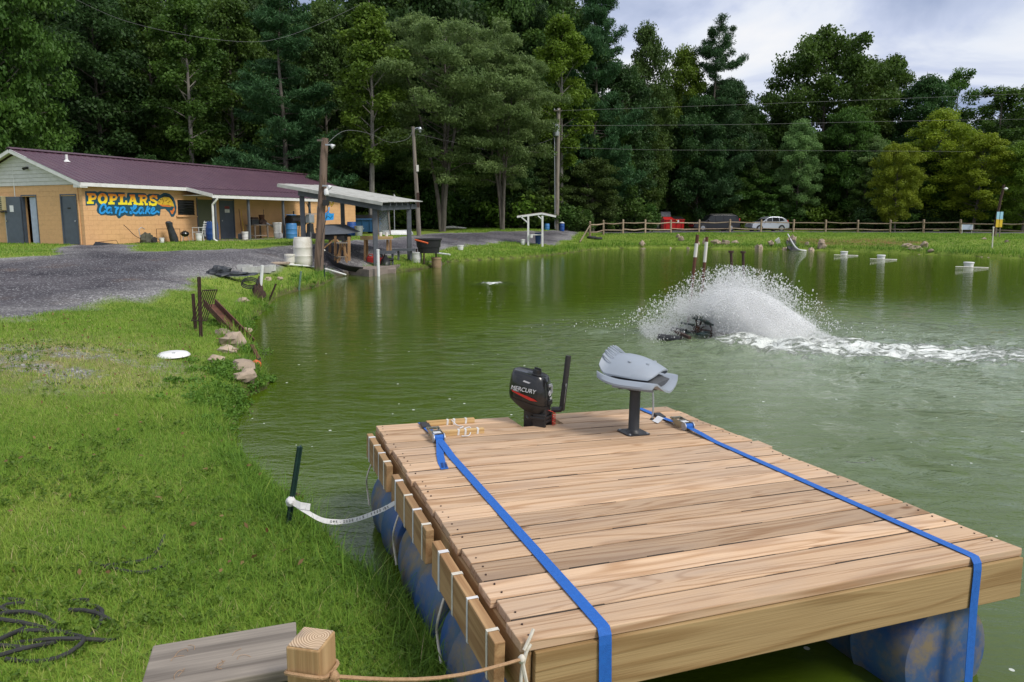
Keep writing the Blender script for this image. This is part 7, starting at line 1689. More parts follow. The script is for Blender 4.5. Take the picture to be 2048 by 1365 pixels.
suv = vehicle('parked_suv', 'large black long wheelbase vehicle parked behind the fence', 'suv', p, R(6),
    [(-2.75, 0.42), (-2.78, 0.75), (-2.68, 1.02), (-2.2, 1.12), (-1.45, 1.18), (-0.95, 1.62), (-0.72, 1.84), (-0.2, 1.90), (1.6, 1.90), (2.35, 1.86), (2.62, 1.5), (2.76, 1.08), (2.78, 0.6), (2.7, 0.40), (1.0, 0.34), (-1.0, 0.34)], 1.15, 2.0, (-1.72, 1.62), 0.41,
    [[(-1.18, 1.22), (-0.68, 1.74), (-0.28, 1.76), (-0.28, 1.22)], [(-0.18, 1.22), (-0.18, 1.76), (0.72, 1.76), (0.72, 1.22)], [(0.84, 1.22), (0.84, 1.76), (2.12, 1.74), (2.42, 1.24)]], carpaint('black car paint', (0.006, 0.0065, 0.010), 0.0), (-0.42, 0.60), (-2.72, 0.90), (2.68, 1.25, 0.5))
wm = MB().add([(-1.42, -0.82, 1.22), (-1.42, 0.82, 1.22), (-0.82, 0.72, 1.79), (-0.82, -0.72, 1.79)], [(0, 1, 2, 3)]).build('windscreen', M['glass'], suv)
for y in (-0.7, 0.7): MB().tube([(-0.3, y, 1.92), (-0.2, y, 1.97), (1.9, y, 1.97), (2.0, y, 1.91)], 0.03, 6).build('roof_rail', M['black'], suv)
p = groundY(1534, 81.5)
car = vehicle('parked_car', 'silver compact crossover parked right of the black vehicle', 'car', p, R(9),
    [(-2.22, 0.38), (-2.28, 0.62), (-2.12, 0.88), (-1.3, 1.05), (-0.95, 1.12), (-0.45, 1.48), (-0.15, 1.62), (0.4, 1.68), (1.2, 1.64), (1.75, 1.45), (2.08, 1.12), (2.24, 0.95), (2.26, 0.55), (2.15, 0.36), (1.0, 0.30), (-1.0, 0.30)], 1.06, 1.85, (-1.38, 1.32), 0.35,
    [[(-0.78, 1.12), (-0.30, 1.50), (0.12, 1.56), (0.12, 1.12)], [(0.2, 1.12), (0.2, 1.57), (0.95, 1.55), (1.0, 1.14)], [(1.08, 1.15), (1.05, 1.54), (1.42, 1.46), (1.66, 1.22)]], carpaint('silver car paint', (0.52, 0.55, 0.60), 0.4), (-0.1, 0.85), (-2.16, 0.80), (2.06, 1.12, 0.34))
MB().add([(-0.98, -0.76, 1.14), (-0.98, 0.76, 1.14), (-0.28, 0.66, 1.585), (-0.28, -0.66, 1.585)], [(0, 1, 2, 3)]).build('windscreen', M['glass'], car)
d = dumpster('dumpster', 'bright red dumpster with a raised lid left of the parked vehicles', groundY(1345, 84), R(2), 1.2, 0.8, 1.6, M['redpaint'], True)
MB().box((0.45, -0.84, 1.05), (0.2, 0.02, 0.36)).build('notice', M['paper'], d); MB().box((0.25, -0.84, 1.22), (0.14, 0.02, 0.16)).build('notice', M['yellow'], d)
# ------------------------------------------------------------------ trees
def leafmat(name, c, c2, trans=0.35):
    m, n, l, b = newmat(name); b.inputs['Roughness'].default_value = 0.55; b.inputs['Specular IOR Level'].default_value = 0.25
    at_ = N(n, 'ShaderNodeAttribute', attribute_name='lv'); oi = N(n, 'ShaderNodeObjectInfo')
    mx_ = N(n, 'ShaderNodeMix', data_type='RGBA'); mx_.inputs[6].default_value = (*c, 1); mx_.inputs[7].default_value = (*c2, 1); l.new(at_.outputs['Fac'], mx_.inputs[0])
    hs = N(n, 'ShaderNodeHueSaturation'); v1 = N(n, 'ShaderNodeMapRange'); v1.inputs[3].default_value = 0.485; v1.inputs[4].default_value = 0.515; l.new(oi.outputs['Random'], v1.inputs[0]); l.new(v1.outputs[0], hs.inputs['Hue'])
    v2 = N(n, 'ShaderNodeMapRange'); v2.inputs[3].default_value = 0.8; v2.inputs[4].default_value = 1.2; l.new(oi.outputs['Random'], v2.inputs[0]); l.new(v2.outputs[0], hs.inputs['Value']); l.new(mx_.outputs[2], hs.inputs['Color'])
    l.new(hs.outputs[0], b.inputs['Base Color'])
    tr_ = N(n, 'ShaderNodeBsdfTranslucent'); l.new(hs.outputs[0], tr_.inputs['Color']); ms = N(n, 'ShaderNodeMixShader'); ms.inputs[0].default_value = trans
    l.new(b.outputs[0], ms.inputs[1]); l.new(tr_.outputs[0], ms.inputs[2]); l.new(ms.outputs[0], n['Material Output'].inputs[0]); return m
LM = {
 'dark': leafmat('dark broad leaves', (0.026, 0.062, 0.020), (0.062, 0.125, 0.030)),
 'mid': leafmat('mid green leaves', (0.040, 0.090, 0.016), (0.095, 0.175, 0.026)),
 'light': leafmat('light poplar leaves', (0.075, 0.145, 0.018), (0.15, 0.235, 0.03)),
 'feather': leafmat('soft feathery leaves', (0.125, 0.215, 0.07), (0.215, 0.33, 0.105), 0.45),
 'olive': leafmat('olive leaves', (0.045, 0.088, 0.020), (0.095, 0.155, 0.032)),
 'yellow': leafmat('autumn yellow green leaves', (0.145, 0.22, 0.016), (0.28, 0.35, 0.025)),
 'ygreen': leafmat('yellowing leaves', (0.085, 0.160, 0.016), (0.165, 0.265, 0.024)),
 'pine': leafmat('blue green pine needles', (0.028, 0.070, 0.024), (0.062, 0.130, 0.044), 0.25),
 'shrub': leafmat('shrub leaves', (0.040, 0.090, 0.018), (0.095, 0.175, 0.03)),
 'weed': leafmat('weed leaves', (0.075, 0.165, 0.022), (0.15, 0.27, 0.035)),
}
M['bark'] = mat('grey bark', (0.16, 0.14, 0.12), (0.07, 0.058, 0.05), rough=0.95, scale=6, bump=0.7, bscale=18, stretch=(1, 1, 0.25))
M['palebark'] = mat('pale bark', (0.27, 0.25, 0.22), (0.13, 0.115, 0.10), rough=0.95, scale=6, bump=0.7, bscale=18, stretch=(1, 1, 0.25))
def make_leaves(cent, rad_, per, ll, lw, rg, flat=0.75, droop=0.0, cv=None):
    """leaf rhombs scattered in clumps; returns verts, faces, per-face value"""
    nC = len(cent); idx = np.repeat(np.arange(nC), per); n_ = len(idx)
    d = rg.normal(size=(n_, 3)); d /= np.linalg.norm(d, axis=1, keepdims=True); rr = rg.uniform(0, 1, n_) ** 0.45
    off = d * (rad_[idx] * rr)[:, None]; off[:, 2] *= flat
    c = cent[idx] + off
    u = d * 0.6 + rg.normal(size=(n_, 3)) * 0.8; u[:, 2] -= droop; u /= np.linalg.norm(u, axis=1, keepdims=True)
    nn = rg.normal(size=(n_, 3)) * 0.7 + np.array([0, 0, 0.9]) + d * 0.35
    v = np.cross(nn, u); v /= np.maximum(np.linalg.norm(v, axis=1, keepdims=True), 1e-6)
    L_ = (ll * rg.uniform(0.65, 1.3, n_))[:, None] / 2; W_ = (lw * rg.uniform(0.65, 1.3, n_))[:, None] / 2
    up = np.cross(u, v)
    P = np.stack([c - u * L_, c + v * W_ + up * W_ * 0.35, c + u * L_, c - v * W_ + up * W_ * 0.35], 1)
    F2 = np.arange(n_ * 4).reshape(-1, 4)
    if cv is None: cv = rg.uniform(0, 1, nC)
    val = np.clip(cv[idx] * 0.6 + rg.uniform(0, 0.4, n_), 0, 1)
    return P.reshape(-1, 3), F2, val
def leafmesh(name, P, F2, val, m_):
    me = npmesh(name, P, F2); a = me.attributes.new('lv', 'FLOAT', 'FACE'); a.data.foreach_set('value', val.astype(np.float32)); me.materials.append(m_); return me
def tree_variant(kind, seed):
    rg = np.random.default_rng(seed); rnd = random.Random(seed)
    H_, cents, rads, tb = 20.0, [], [], MB()
    if kind == 'broad':   prof = lambda f: 4.6 * math.sin(math.pi * min(1, max(0.02, (f - 0.08) / 0.94)) ** 0.75) ** 0.7; base, nl, rc, el0 = 0.12, 52, 1.15, 0.5
    if kind == 'wide':    prof = lambda f: 6.4 * math.sin(math.pi * min(1, max(0.02, (f - 0.05) / 0.97)) ** 0.85) ** 0.6; base, nl, rc, el0 = 0.10, 60, 1.25, 0.45; H_ = 17.0
    if kind == 'slender': prof = lambda f: 2.5 * math.sin(math.pi * min(1, max(0.02, (f - 0.28) / 0.74)) ** 0.7) ** 0.8; base, nl, rc, el0 = 0.32, 34, 0.85, 0.8; H_ = 20
    if kind == 'feather': prof = lambda f: 6.8 * math.sin(math.pi * min(1, max(0.02, (f - 0.22) / 0.82)) ** 1.0) ** 0.55; base, nl, rc, el0 = 0.24, 60, 1.0, 0.35; H_ = 17
    if kind == 'sparse':  prof = lambda f: 3.4 * math.sin(math.pi * min(1, max(0.02, (f - 0.3) / 0.72)) ** 0.8) ** 0.8; base, nl, rc, el0 = 0.32, 26, 0.85, 0.7; H_ = 18
    bend = [rnd.uniform(-0.5, 0.5), rnd.uniform(-0.5, 0.5)]
    def tp(f): return Vector((bend[0] * math.sin(f * 2.6), bend[1] * math.sin(f * 2.1), f * H_))
    stems = [(tp, 1.0)]
    r0 = 0.0125 * H_
    tb.tube([tp(k / 10) - (Vector((0, 0, 0.5)) if k == 0 else Vector()) for k in range(11)], [r0 * (1.25 if k == 0 else 1) * (1 - 0.093 * k) for k in range(11)], 9)
    if kind == 'feather':
        for a in (0.5, 2.4, 4.2):
            q = [Vector((0.1 * math.cos(a), 0.1 * math.sin(a), 0)), Vector((0.5 * math.cos(a), 0.5 * math.sin(a), 4)), Vector((1.6 * math.cos(a), 1.6 * math.sin(a), 9)), Vector((2.8 * math.cos(a), 2.8 * math.sin(a), 13))]
            tb.tube(catmull(q, 4), [0.2 - 0.0135 * k for k in range(13)], 7)
    for i in range(nl):
        f = base + (1 - base) * ((i + 0.5) / nl) ** 0.9; f = min(f, 0.985); az = i * 2.39996 + rnd.uniform(-0.4, 0.4); R_ = prof(f) * rnd.uniform(0.72, 1.15)
        p0 = tp(f * 0.93); e_ = el0 * (0.5 + 0.9 * f) + rnd.uniform(-0.15, 0.2)
        tip = p0 + Vector((math.cos(az) * R_, math.sin(az) * R_, R_ * math.tan(min(e_, 1.2)) * 0.55))
        mid = p0.lerp(tip, 0.5) + Vector((0, 0, 0.12 * R_)); rl = max(0.02, r0 * 0.34 * (1 - f * 0.75))
        tb.tube([p0, mid, tip], [rl, rl * 0.6, rl * 0.2], 5, cap=False)
        nsub = max(2, int(R_ / 0.95))
        for j in range(nsub):
            g = 0.35 + 0.65 * (j + 0.6) / nsub; q = p0.lerp(mid, g * 2) if g < 0.5 else mid.lerp(tip, g * 2 - 1)
            sd_ = rnd.uniform(-1, 1) * (0.55 * R_ * (1.1 - g)); s2 = Vector((-math.sin(az) * sd_, math.cos(az) * sd_, rnd.uniform(-0.3, 0.6)))
            tb.tube([q, q + s2], [rl * 0.35, 0.008], 4, cap=False)
            cents.append(q + s2); rads.append(rc * rnd.uniform(0.65, 1.25))
        cents.append(tip); rads.append(rc * rnd.uniform(0.6, 1.1))
    cents = np.array([tuple(c) for c in cents]); rads = np.array(rads)
    per = {'broad': 150, 'wide': 130, 'slender': 150, 'feather': 150, 'sparse': 110}[kind]
    ll, lw, flat, droop = {'broad': (0.30, 0.20, 0.7, 0.25), 'wide': (0.32, 0.21, 0.6, 0.25), 'slender': (0.26, 0.2, 0.8, 0.3), 'feather': (0.30, 0.12, 0.42, 0.15), 'sparse': (0.27, 0.19, 0.7, 0.25)}[kind]
    P, F2, val = make_leaves(cents, rads, per, ll, lw, rg, flat, droop)
    return H_, tb.mesh('trunk', M['bark'], True, fix=False), leafmesh('crown', P, F2, val, LM['mid'])
def pine_variant(seed):
    """white pine: irregular upswept limbs carrying soft needle plumes"""
    rg = np.random.default_rng(seed); rnd = random.Random(seed); H_ = 23.0; tb = MB(); cents, rads = [], []
    tb.tube([(0.2 * math.sin(k * 0.8), 0.15 * math.sin(k), k / 10 * H_ - (0.5 if k == 0 else 0)) for k in range(11)], [0.28 * (1 - 0.093 * k) for k in range(11)], 9)
    z = H_ * 0.12
    while z < H_ * 0.98:
        f = z / H_; R_ = 4.9 * min(1.0, (1.06 - f) ** 0.6) * (0.8 if f < 0.2 else 1)
        for k in range(rnd.choice((3, 4, 5))):
            az = k * 1.4 + rnd.uniform(0, 6.28); r_ = R_ * rnd.choice((0.4, 0.6, 0.8, 1.0, 1.15, 1.3)) * rnd.uniform(0.85, 1.1) + 0.3
            zb = z + rnd.uniform(-0.4, 0.4); up_ = rnd.uniform(0.05, 0.5)
            tip = Vector((math.cos(az) * r_, math.sin(az) * r_, zb + up_ * r_)); p0 = Vector((0, 0, zb)); mid = p0.lerp(tip, 0.55) + Vector((0, 0, -0.12 * r_))
            tb.tube([p0, mid, tip], [0.05 * (1 - f) + 0.015, 0.03 * (1 - f) + 0.01, 0.008], 4, cap=False)
            n_ = max(2, int(r_ / 0.62))
            for j in range(n_):
                g = 0.3 + 0.7 * (j + 0.7) / n_; q = p0.lerp(mid, g / 0.55) if g < 0.55 else mid.lerp(tip, (g - 0.55) / 0.45)
                for s_ in (-1, 0, 1):
                    sd_ = s_ * 0.40 * r_ * (1.1 - g) * rnd.uniform(0.4, 1.3); cents.append((q.x - math.sin(az) * sd_, q.y + math.cos(az) * sd_, q.z + rnd.uniform(-0.1, 0.3))); rads.append(rnd.uniform(0.42, 0.8))
        z += rnd.uniform(0.5, 1.0)
    P, F2, val = make_leaves(np.array(cents), np.array(rads), 58, 0.42, 0.075, rg, 0.6, -0.35)
    return H_, tb.mesh('trunk', M['bark'], True, fix=False), leafmesh('crown', P, F2, val, LM['pine'])
def shrub_variant(seed):
    rg = np.random.default_rng(seed); rnd = random.Random(seed); tb = MB(); cents, rads = [], []
    for k in range(16):
        az = k * 2.4; r_ = rnd.uniform(0.2, 1.4); tip = Vector((math.cos(az) * r_, math.sin(az) * r_, rnd.uniform(0.6, 2.6) * (1 - 0.25 * r_ / 1.4)))
        tb.tube([(0.1 * math.cos(az), 0.1 * math.sin(az), -0.1), tip * 0.5 + Vector((0, 0, 0.2)), tip], [0.03, 0.02, 0.006], 4, cap=False)
        for g in (0.45, 0.75, 1.0): cents.append(tuple(tip * g)); rads.append(rnd.uniform(0.35, 0.6))
    P, F2, val = make_leaves(np.array(cents), np.array(rads), 70, 0.22, 0.13, rg, 0.8, 0.2)
    return 2.6, tb.mesh('stems', M['bark'], True, fix=False), leafmesh('foliage', P, F2, val, LM['shrub'])
VAR = {'broad': [tree_variant('broad', s) for s in (1, 2, 3)], 'wide': [tree_variant('wide', s) for s in (4, 5)], 'slender': [tree_variant('slender', s) for s in (6, 7)], 'feather': [tree_variant('feather', 8)], 'sparse': [tree_variant('sparse', 9)], 'pine': [pine_variant(s) for s in (10, 11)], 'shrub': [shrub_variant(s) for s in (12, 13, 14)]}
trng = random.Random(99)
def put_tree(name, label, kind, p, height, lm, wide=1.0, group=None, bark=None, cat='tree'):
    H_, tm, cm_ = trng.choice(VAR[kind]); s_ = height / H_
    t_ = thing(name, label, cat, p, trng.uniform(0, 6.28), group)
    t_.scale = (s_ * wide, s_ * wide, s_)
    a, b2 = ('stems', 'foliage') if kind == 'shrub' else ('trunk', 'crown')
    o1 = inst(a, tm, t_); o2 = inst(b2, cm_, t_)
    o2.material_slots[0].link = 'OBJECT'; o2.material_slots[0].material = LM[lm]
    if bark: o1.material_slots[0].link = 'OBJECT'; o1.material_slots[0].material = bark
    return t_
def T(px, top, Z, kind, lm, label, wide=1.0, group=None, bark=None):
    g0 = groundY(px, Z); h = atY(px, top, Z).z - g0.z
    return put_tree({'pine': 'pine_tree', 'slender': 'poplar_tree', 'feather': 'spreading_tree', 'sparse': 'thin_tree'}.get(kind, 'leafy_tree'), label, kind, g0, h, lm, wide, group, bark)
T(20, -130, 43, 'wide', 'mid', 'big bright leafy tree at the left edge behind the building', 0.62)
T(120, -50, 56, 'broad', 'dark', 'dark leafy tree behind the gable end of the building', 1.0)
T(225, -35, 52, 'broad', 'dark', 'dark bluish leafy tree behind the middle of the roof', 1.0)
T(330, -20, 56, 'broad', 'mid', 'green tree above the painted lettering behind the roof', 0.9)
T(386, -20, 50, 'slender', 'mid', 'slim tree with a bare pale trunk behind the roof', 1.1, bark=M['palebark'])
T(470, -15, 60, 'broad', 'mid', 'leafy tree behind the porch end of the roof', 0.95)
T(575, -15, 50, 'pine', 'pine', 'broad blue green pine behind the leaning pole', 1.2)
T(655, -8, 60, 'broad', 'olive', 'olive tinged tree right of the broad blue green pine', 0.8)
T(742, 2, 50, 'slender', 'light', 'narrow light green poplar with a straight bare trunk', 1.15, bark=M['palebark'])
T(885, 36, 53, 'feather', 'feather', 'wide feathery pale green tree with several trunks', 1.05)
T(1005, 85, 56, 'feather', 'feather', 'right lobe of pale feathery trees behind the lamp pole', 0.85)
T(850, -55, 70, 'pine', 'pine', 'tall dark pine rising behind the feathery tree', 1.0)
T(985, -35, 74, 'broad', 'dark', 'tall grey green tree behind the feathery trees', 1.05)
T(1075, -25, 72, 'wide', 'olive', 'high olive crown left of the yellowing poplar', 0.7)
T(1122, 22, 64, 'slender', 'ygreen', 'yellowing slender poplar above the utility pole', 1.05, bark=M['palebark'])
T(1185, -60, 70, 'pine', 'pine', 'tallest pine beside the open sky', 0.8)
T(1235, 120, 74, 'broad', 'dark', 'dark tree below the tallest pine', 0.9)
T(1290, 38, 84, 'broad', 'olive', 'olive green tree just right of the sky gap', 0.6)
T(1365, 84, 89, 'broad', 'ygreen', 'yellow topped tree above the red dumpster', 0.72)
T(1422, 46, 88, 'pine', 'pine', 'dark pine poking above the yellow topped tree', 0.95)
T(1455, 150, 90, 'broad', 'dark', 'dark tree leaning over the black vehicle', 1.0)
T(1395, 190, 86.5, 'wide', 'dark', 'low dark tree mass behind the black vehicle', 0.7)
T(1535, 185, 98, 'sparse', 'olive', 'thin brownish tree in the dip of the skyline', 0.9)
T(1640, 64, 96, 'wide', 'mid', 'great rounded tree at the centre of the right skyline', 0.85)
T(1720, 110, 98, 'broad', 'mid', 'right shoulder of the rounded skyline tree', 0.9)
T(1768, 104, 102, 'slender', 'mid', 'narrow tree standing just right of the rounded one', 1.0)
T(1825, 145, 94, 'broad', 'dark', 'bushy tree above the yellow autumn tree', 1.0)
T(1893, 132, 104, 'sparse', 'mid', 'lone thin crown standing clear against the sky', 0.85)
T(1985, 168, 100, 'sparse', 'mid', 'open airy tree at the upper right against the sky', 1.25)
T(2050, 150, 100, 'sparse', 'mid', 'airy tree at the right edge against the sky', 1.1)
T(1590, 235, 88, 'broad', 'feather', 'pale green tree behind the silver car', 0.85)
T(1690, 215, 88, 'wide', 'mid', 'mid green tree left of the yellow autumn tree', 0.72)
T(1500, 260, 90, 'wide', 'dark', 'dark low tree between the two vehicles', 0.6)
T(1862, 212, 76, 'broad', 'yellow', 'tall yellow autumn tree behind the fence', 1.15)
T(1790, 285, 73, 'wide', 'yellow', 'low yellow autumn tree left of the taller one', 0.72)
T(1945, 262, 72, 'broad', 'yellow', 'yellow autumn tree left of the dark pole', 1.3)
T(2045, 280, 70, 'wide', 'ygreen', 'yellow green tree at the right edge of the fence', 0.95)
for px, top, Z, kind, lm, wd, lab in ((1330, 215, 88, 'broad', 'mid', 1.0, 'rounded green tree right behind the red dumpster'), (1275, 190, 80, 'broad', 'mid', 0.95, 'green tree left of the red dumpster'), (1555, 300, 91, 'wide', 'mid', 0.8, 'low spreading tree above the silver car roof'), (1640, 280, 90, 'broad', 'mid', 1.2, 'soft green tree right of the silver car'), (1745, 270, 86, 'broad', 'feather', 1.1, 'pale tree tucked behind the low yellow one'), (1560, 215, 97, 'broad', 'olive', 0.9, 'olive tree filling the dip of the skyline'), (1215, 230, 72, 'wide', 'mid', 0.6, 'leafy tree right of the utility pole'), (1485, 200, 95, 'broad', 'mid', 1.0, 'green tree behind the gap between the vehicles')):
    T(px, top, Z, kind, lm, lab, wd)
# the wood behind: repeats nothing tells apart
for k in range(58):
    px = -260 + k * 46 + trng.uniform(-18, 18)
    if px < 1140: Z, top = 66 + trng.uniform(0, 22), trng.uniform(-30, 60) * (1.0 if px < 760 else 0.3) - (0 if px < 760 else 45)
    elif px < 1480: Z, top = 96 + trng.uniform(0, 16), 160 + trng.uniform(0, 60)
    else: Z, top = 106 + trng.uniform(0, 16), 210 + trng.uniform(0, 60)
    kind = trng.choice(['broad', 'broad', 'broad', 'wide', 'wide', 'pine']); lm = 'pine' if kind == 'pine' else trng.choice(['dark', 'dark', 'mid', 'olive'])
    T(px, top, Z, kind, lm, 'shaded forest tree standing in the deep wood behind', trng.uniform(0.8, 1.05), 'forest trees in the deep wood')
for k in range(56):
    px = -120 + k * 40 + trng.uniform(-16, 16)
    if px < 700: Z = 51 + trng.uniform(0, 8) if px > 420 else 44 + trng.uniform(0, 10)
    elif px < 1180: Z = 61 + trng.uniform(0, 6)
    elif px < 1300: Z = 74 + trng.uniform(0, 8)
    elif px < 1720: Z = 88.5 + trng.uniform(0, 4)
    else: Z = 77 + trng.uniform(0, 6)
    if px < 700:
        hp = groundY(px, Z); 
        # keep clear of the building
        q = hp - HC; s_, o_ = q.dot(HD), q.dot(HG)
        if -2 < s_ < HL + 1.5 and -1 < o_ < HW + 2.0: Z += 9
    T(px, trng.uniform(280, 360), Z, trng.choice(['broad', 'wide', 'sparse']), trng.choice(['dark', 'mid', 'mid', 'olive']), 'young understorey tree at the shaded front of the wood', trng.uniform(1.0, 1.5), 'understorey trees at the wood edge')
for k in range(64):
    px = 700 + k * 21.5 + trng.uniform(-9, 9)
    if px < 1180: Z = 60.5 + trng.uniform(0, 2.5) if px > 760 else 56
    elif px < 1300: Z = 71 + trng.uniform(0, 3)
    elif px < 1720: Z = 87.2 + trng.uniform(0, 1.5)
    else: Z = 75 + trng.uniform(0, 2)
    g0 = groundY(px, Z); put_tree('shrub', 'leafy shrub in the thicket at the foot of the trees', 'shrub', g0, trng.uniform(2.0, 4.6), trng.choice(['shrub', 'shrub', 'dark', 'light']) if not 1600 < px < 1710 else 'light', trng.uniform(0.9, 1.5), 'shrubs at the foot of the trees', cat='shrub')
# ------------------------------------------------------------------ grass: blades rooted on the banks, too many to count
def grassmat(name):
    m, n, l, b = newmat(name); b.inputs['Roughness'].default_value = 0.6; b.inputs['Specular IOR Level'].default_value = 0.2
    a = N(n, 'ShaderNodeAttribute', attribute_name='lv'); r_ = N(n, 'ShaderNodeValToRGB'); e_ = r_.color_ramp.elements
    e_[0].position = 0.0; e_[0].color = (0.085, 0.185, 0.022, 1); e_[1].position = 1.0; e_[1].color = (0.48, 0.42, 0.20, 1)
    for p_, c in ((0.35, (0.175, 0.31, 0.036)), (0.65, (0.26, 0.38, 0.052)), (0.86, (0.36, 0.41, 0.095))): x = e_.new(p_); x.color = (*c, 1)
    l.new(a.outputs['Fac'], r_.inputs[0]); l.new(r_.outputs[0], b.inputs['Base Color'])
    tr_ = N(n, 'ShaderNodeBsdfTranslucent'); l.new(r_.outputs[0], tr_.inputs['Color']); ms = N(n, 'ShaderNodeMixShader'); ms.inputs[0].default_value = 0.35
    l.new(b.outputs[0], ms.inputs[1]); l.new(tr_.outputs[0], ms.inputs[2]); l.new(ms.outputs[0], n['Material Output'].inputs[0]); return m
GM = grassmat('grass blades')
gr = np.random.default_rng(17)
def scatter(n_, x0, x1, y0, y1, pxlo=-120, pxhi=2170, pylo=400, pyhi=1480, maxroad=0.0, mind=0.0, keepfn=None):
    X = gr.uniform(x0, x1, n_); Y = gr.uniform(y0, y1, n_)
    f = Y * _cp + (EYE - 0.4) * _sp; px = 1024 + FPX * X / f
    k = (px > pxlo) & (px < pxhi) & (Y > 0.3); X, Y = X[k], Y[k]
    ins = inside(X, Y, POND); X, Y = X[~ins], Y[~ins]
    ra = road_amt(X, Y); k = ra < maxroad + gr.uniform(-0.35, 0.25, len(X)); X, Y = X[k], Y[k]
    if keepfn is not None: k = keepfn(X, Y); X, Y = X[k], Y[k]
    return X, Y
def blades(name, X, Y, hgt, wid, lean, seg, dryness, label, curve=0.5):
    n_ = len(X); Z = ground_h(X, Y)
    az = gr.uniform(0, 2 * math.pi, n_); d = np.stack([np.cos(az), np.sin(az)], 1); s_ = np.stack([-np.sin(az), np.cos(az)], 1)
    h = hgt * gr.uniform(0.45, 1.3, n_); w_ = wid * gr.uniform(0.6, 1.4, n_); ln = lean * gr.uniform(0.2, 1.6, n_)
    rows = []
    for k in range(seg + 1):
        t = k / seg; r = ln * h * t ** (1 + curve); z = h * (t - 0.25 * ln * t * t); ww = w_ * (1 - t) * 0.5 if k else w_ * 0.5
        c = np.stack([X + d[:, 0] * r, Y + d[:, 1] * r, Z - 0.008 + z], 1)
        if k < seg:
            rows.append(c - np.stack([s_[:, 0] * ww, s_[:, 1] * ww, 0 * ww], 1)); rows.append(c + np.stack([s_[:, 0] * ww, s_[:, 1] * ww, 0 * ww], 1))
        else: rows.append(c)
    V = np.stack(rows, 1); m_ = V.shape[1]; base = (np.arange(n_) * m_)[:, None]
    tris = []
    for k in range(seg - 1): tris += [[2 * k, 2 * k + 1, 2 * k + 3], [2 * k, 2 * k + 3, 2 * k + 2]]
    tris.append([2 * seg - 2, 2 * seg - 1, 2 * seg])
    F2 = (base[:, :, None] + np.array(tris)[None]).reshape(-1, 3)
    me = npmesh(name, V.reshape(-1, 3), F2)
    patch = vnoise(X, Y, 0.8, 21) * 0.45 + vnoise(X, Y, 3.0, 22) * 0.25
    val = np.clip(patch - 0.05 + gr.uniform(-0.18, 0.28, n_) + dryness * (gr.uniform(0, 1, n_) < 0.75) + (gr.uniform(0, 1, n_) < 0.06) * 0.5, 0, 1)
    a = me.attributes.new('lv', 'FLOAT', 'FACE'); a.data.foreach_set('value', np.repeat(val, len(tris)).astype(np.float32))
    me.materials.append(GM); o_ = inst(name, me); setp(o_, label, 'grass', kind='stuff'); return o_
def dens(fn): return lambda X, Y: gr.uniform(0, 1, len(X)) < fn(X, Y)
X, Y = scatter(620000, -7.5, 0.6, 1.2, 7.0, keepfn=dens(lambda X, Y: np.clip(3.0 / np.maximum(Y, 1.0), 0.25, 1.0) * (1 - 0.5 * dry_amt(X, Y))))
blades('grass', X, Y, 0.045 + 0.03 * vnoise(X, Y, 1.2, 30), 0.0048, 0.95, 2, dry_amt(X, Y) * 0.5, 'short green grass covering the near bank')
X, Y = scatter(330000, -13, -1.0, 7.0, 17.0, keepfn=dens(lambda X, Y: (1 - 0.65 * dry_amt(X, Y)) * np.clip(9 / Y, 0.4, 1)))
blades('grass', X, Y, 0.06 + 0 * X, 0.009, 0.8, 1, dry_amt(X, Y) * 0.55, 'mown grass on the bank by the rusty grate')
X, Y = scatter(190000, -32, 4, 17, 46, keepfn=dens(lambda X, Y: np.clip(20 / Y, 0.3, 1)))
blades('grass', X, Y, 0.09 + 0 * X, 0.022, 0.7, 1, 0.0, 'grass around the shed and the building')
X, Y = scatter(230000, -4, 48, 33, 66)
blades('grass', X, Y, 0.12 + 0 * X, 0.035, 0.7, 1, 0.0 * X, 'grass covering the far bank')
# tall tufts and weeds along the waterline
def edge_keep(lo, hi, pr):
    return lambda X, Y: (lambda d: (d > lo) & (d < hi) & (gr.uniform(0, 1, len(X)) < pr))(seg_dist(X, Y, POND))
X, Y = scatter(160000, -4.2, 0.5, 2.4, 9.5, keepfn=edge_keep(0.0, 0.35, 0.32))
blades('shore_grass', X, Y, 0.09 + 0.09 * vnoise(X, Y, 2.0, 31), 0.0055, 1.0, 3, -0.1, 'long grass hanging over the near waterline')
X, Y = scatter(150000, -9, 2, 9.5, 46, keepfn=edge_keep(0.0, 0.5, 0.55))
blades('shore_grass', X, Y, 0.20 + 0.14 * vnoise(X, Y, 0.9, 32), 0.014, 0.7, 2, -0.12, 'long grass along the left shore')
X, Y = scatter(150000, 2, 46, 33, 56, keepfn=edge_keep(0.0, 0.9, 0.6))
blades('shore_grass', X, Y, 0.24 + 0.2 * vnoise(X, Y, 0.5, 33), 0.035, 0.6, 1, -0.15, 'long grass along the far shore')
X, Y = scatter(30000, -6, 0.4, 1.4, 5.0, keepfn=dens(lambda X, Y: (vnoise(X, Y, 2.3, 34) > 0.72) * 0.35))
blades('tall_grass', X, Y, 0.15 + 0 * X, 0.006, 0.8, 3, -0.1, 'scattered taller grass tufts in the near bank')
X, Y = scatter(60000, -1.6, 0.3, 2.2, 4.9, keepfn=edge_keep(0.0, 0.24, 0.08))
blades('shore_grass', X, Y, 0.15 + 0.14 * vnoise(X, Y, 3.0, 35), 0.007, 0.9, 3, -0.15, 'tall rank grass between the bank and the deck')
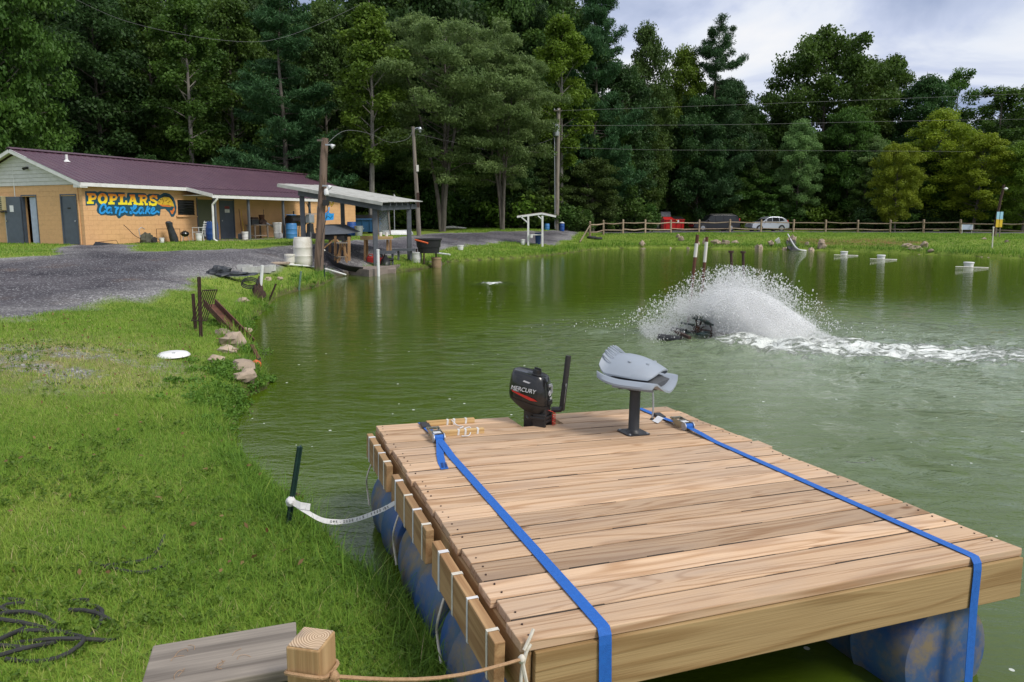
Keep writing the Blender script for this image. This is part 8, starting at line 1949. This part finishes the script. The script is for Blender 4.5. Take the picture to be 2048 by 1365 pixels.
# leafy creeping weeds over the rocks
cs = []
for (px, py, sp_) in ((455, 755, 0.28), (480, 790, 0.3), (470, 815, 0.3), (505, 735, 0.2), (440, 735, 0.2), (515, 770, 0.2), (430, 775, 0.3), (500, 650, 0.3), (465, 645, 0.35), (520, 610, 0.35), (450, 830, 0.25), (420, 800, 0.3), (505, 700, 0.2), (600, 560, 0.3), (655, 552, 0.4)):
    q = onground(px, py)
    for _ in range(12): cs.append((q.x + gr.normal(0, sp_), q.y + gr.normal(0, sp_ * 1.3)))
cs = np.array(cs); k = ~inside(cs[:, 0], cs[:, 1], POND) | (seg_dist(cs[:, 0], cs[:, 1], POND) < 0.1); cs = cs[k]
cz = np.maximum(ground_h(cs[:, 0], cs[:, 1]), 0.02) + 0.02
P, F2, val = make_leaves(np.column_stack([cs, cz]), gr.uniform(0.08, 0.16, len(cs)), 80, 0.04, 0.024, gr, 0.5, 0.0)
wo_ = inst('creeping_weeds', leafmesh('creeping_weeds', P, F2, val, LM['weed'])); setp(wo_, 'leafy weeds creeping over the bank rocks', 'weeds', kind='stuff')

# clover and broad-leaved weeds in the lawn, and fallen leaves
X, Y = scatter(26000, -7.5, 0.2, 1.3, 9.0, keepfn=dens(lambda X, Y: np.clip(4 / Y, 0.2, 1) * (vnoise(X, Y, 1.6, 51) > 0.5) * 0.32))
P, F2, val = make_leaves(np.column_stack([X, Y, ground_h(X, Y) + 0.03]), gr.uniform(0.02, 0.045, len(X)), 9, 0.022, 0.015, gr, 0.45, 0.0)
wo_ = inst('clover', leafmesh('clover', P, F2, val, LM['weed'])); setp(wo_, 'clover and small broad leaved weeds in the near lawn', 'clover', kind='stuff')
X, Y = scatter(700, -7.5, 0.2, 1.3, 12.0, maxroad=0.4)
P, F2, val = make_leaves(np.column_stack([X, Y, ground_h(X, Y) + 0.045]), np.full(len(X), 0.02), 1, 0.042, 0.024, gr, 0.3, 0.0)
dl = leafmat('fallen brown leaves', (0.16, 0.085, 0.035), (0.33, 0.23, 0.10)); wo_ = inst('fallen_leaves', leafmesh('fallen_leaves', P, F2, val, dl)); setp(wo_, 'dry fallen leaves scattered over the near grass', 'leaves', kind='stuff')
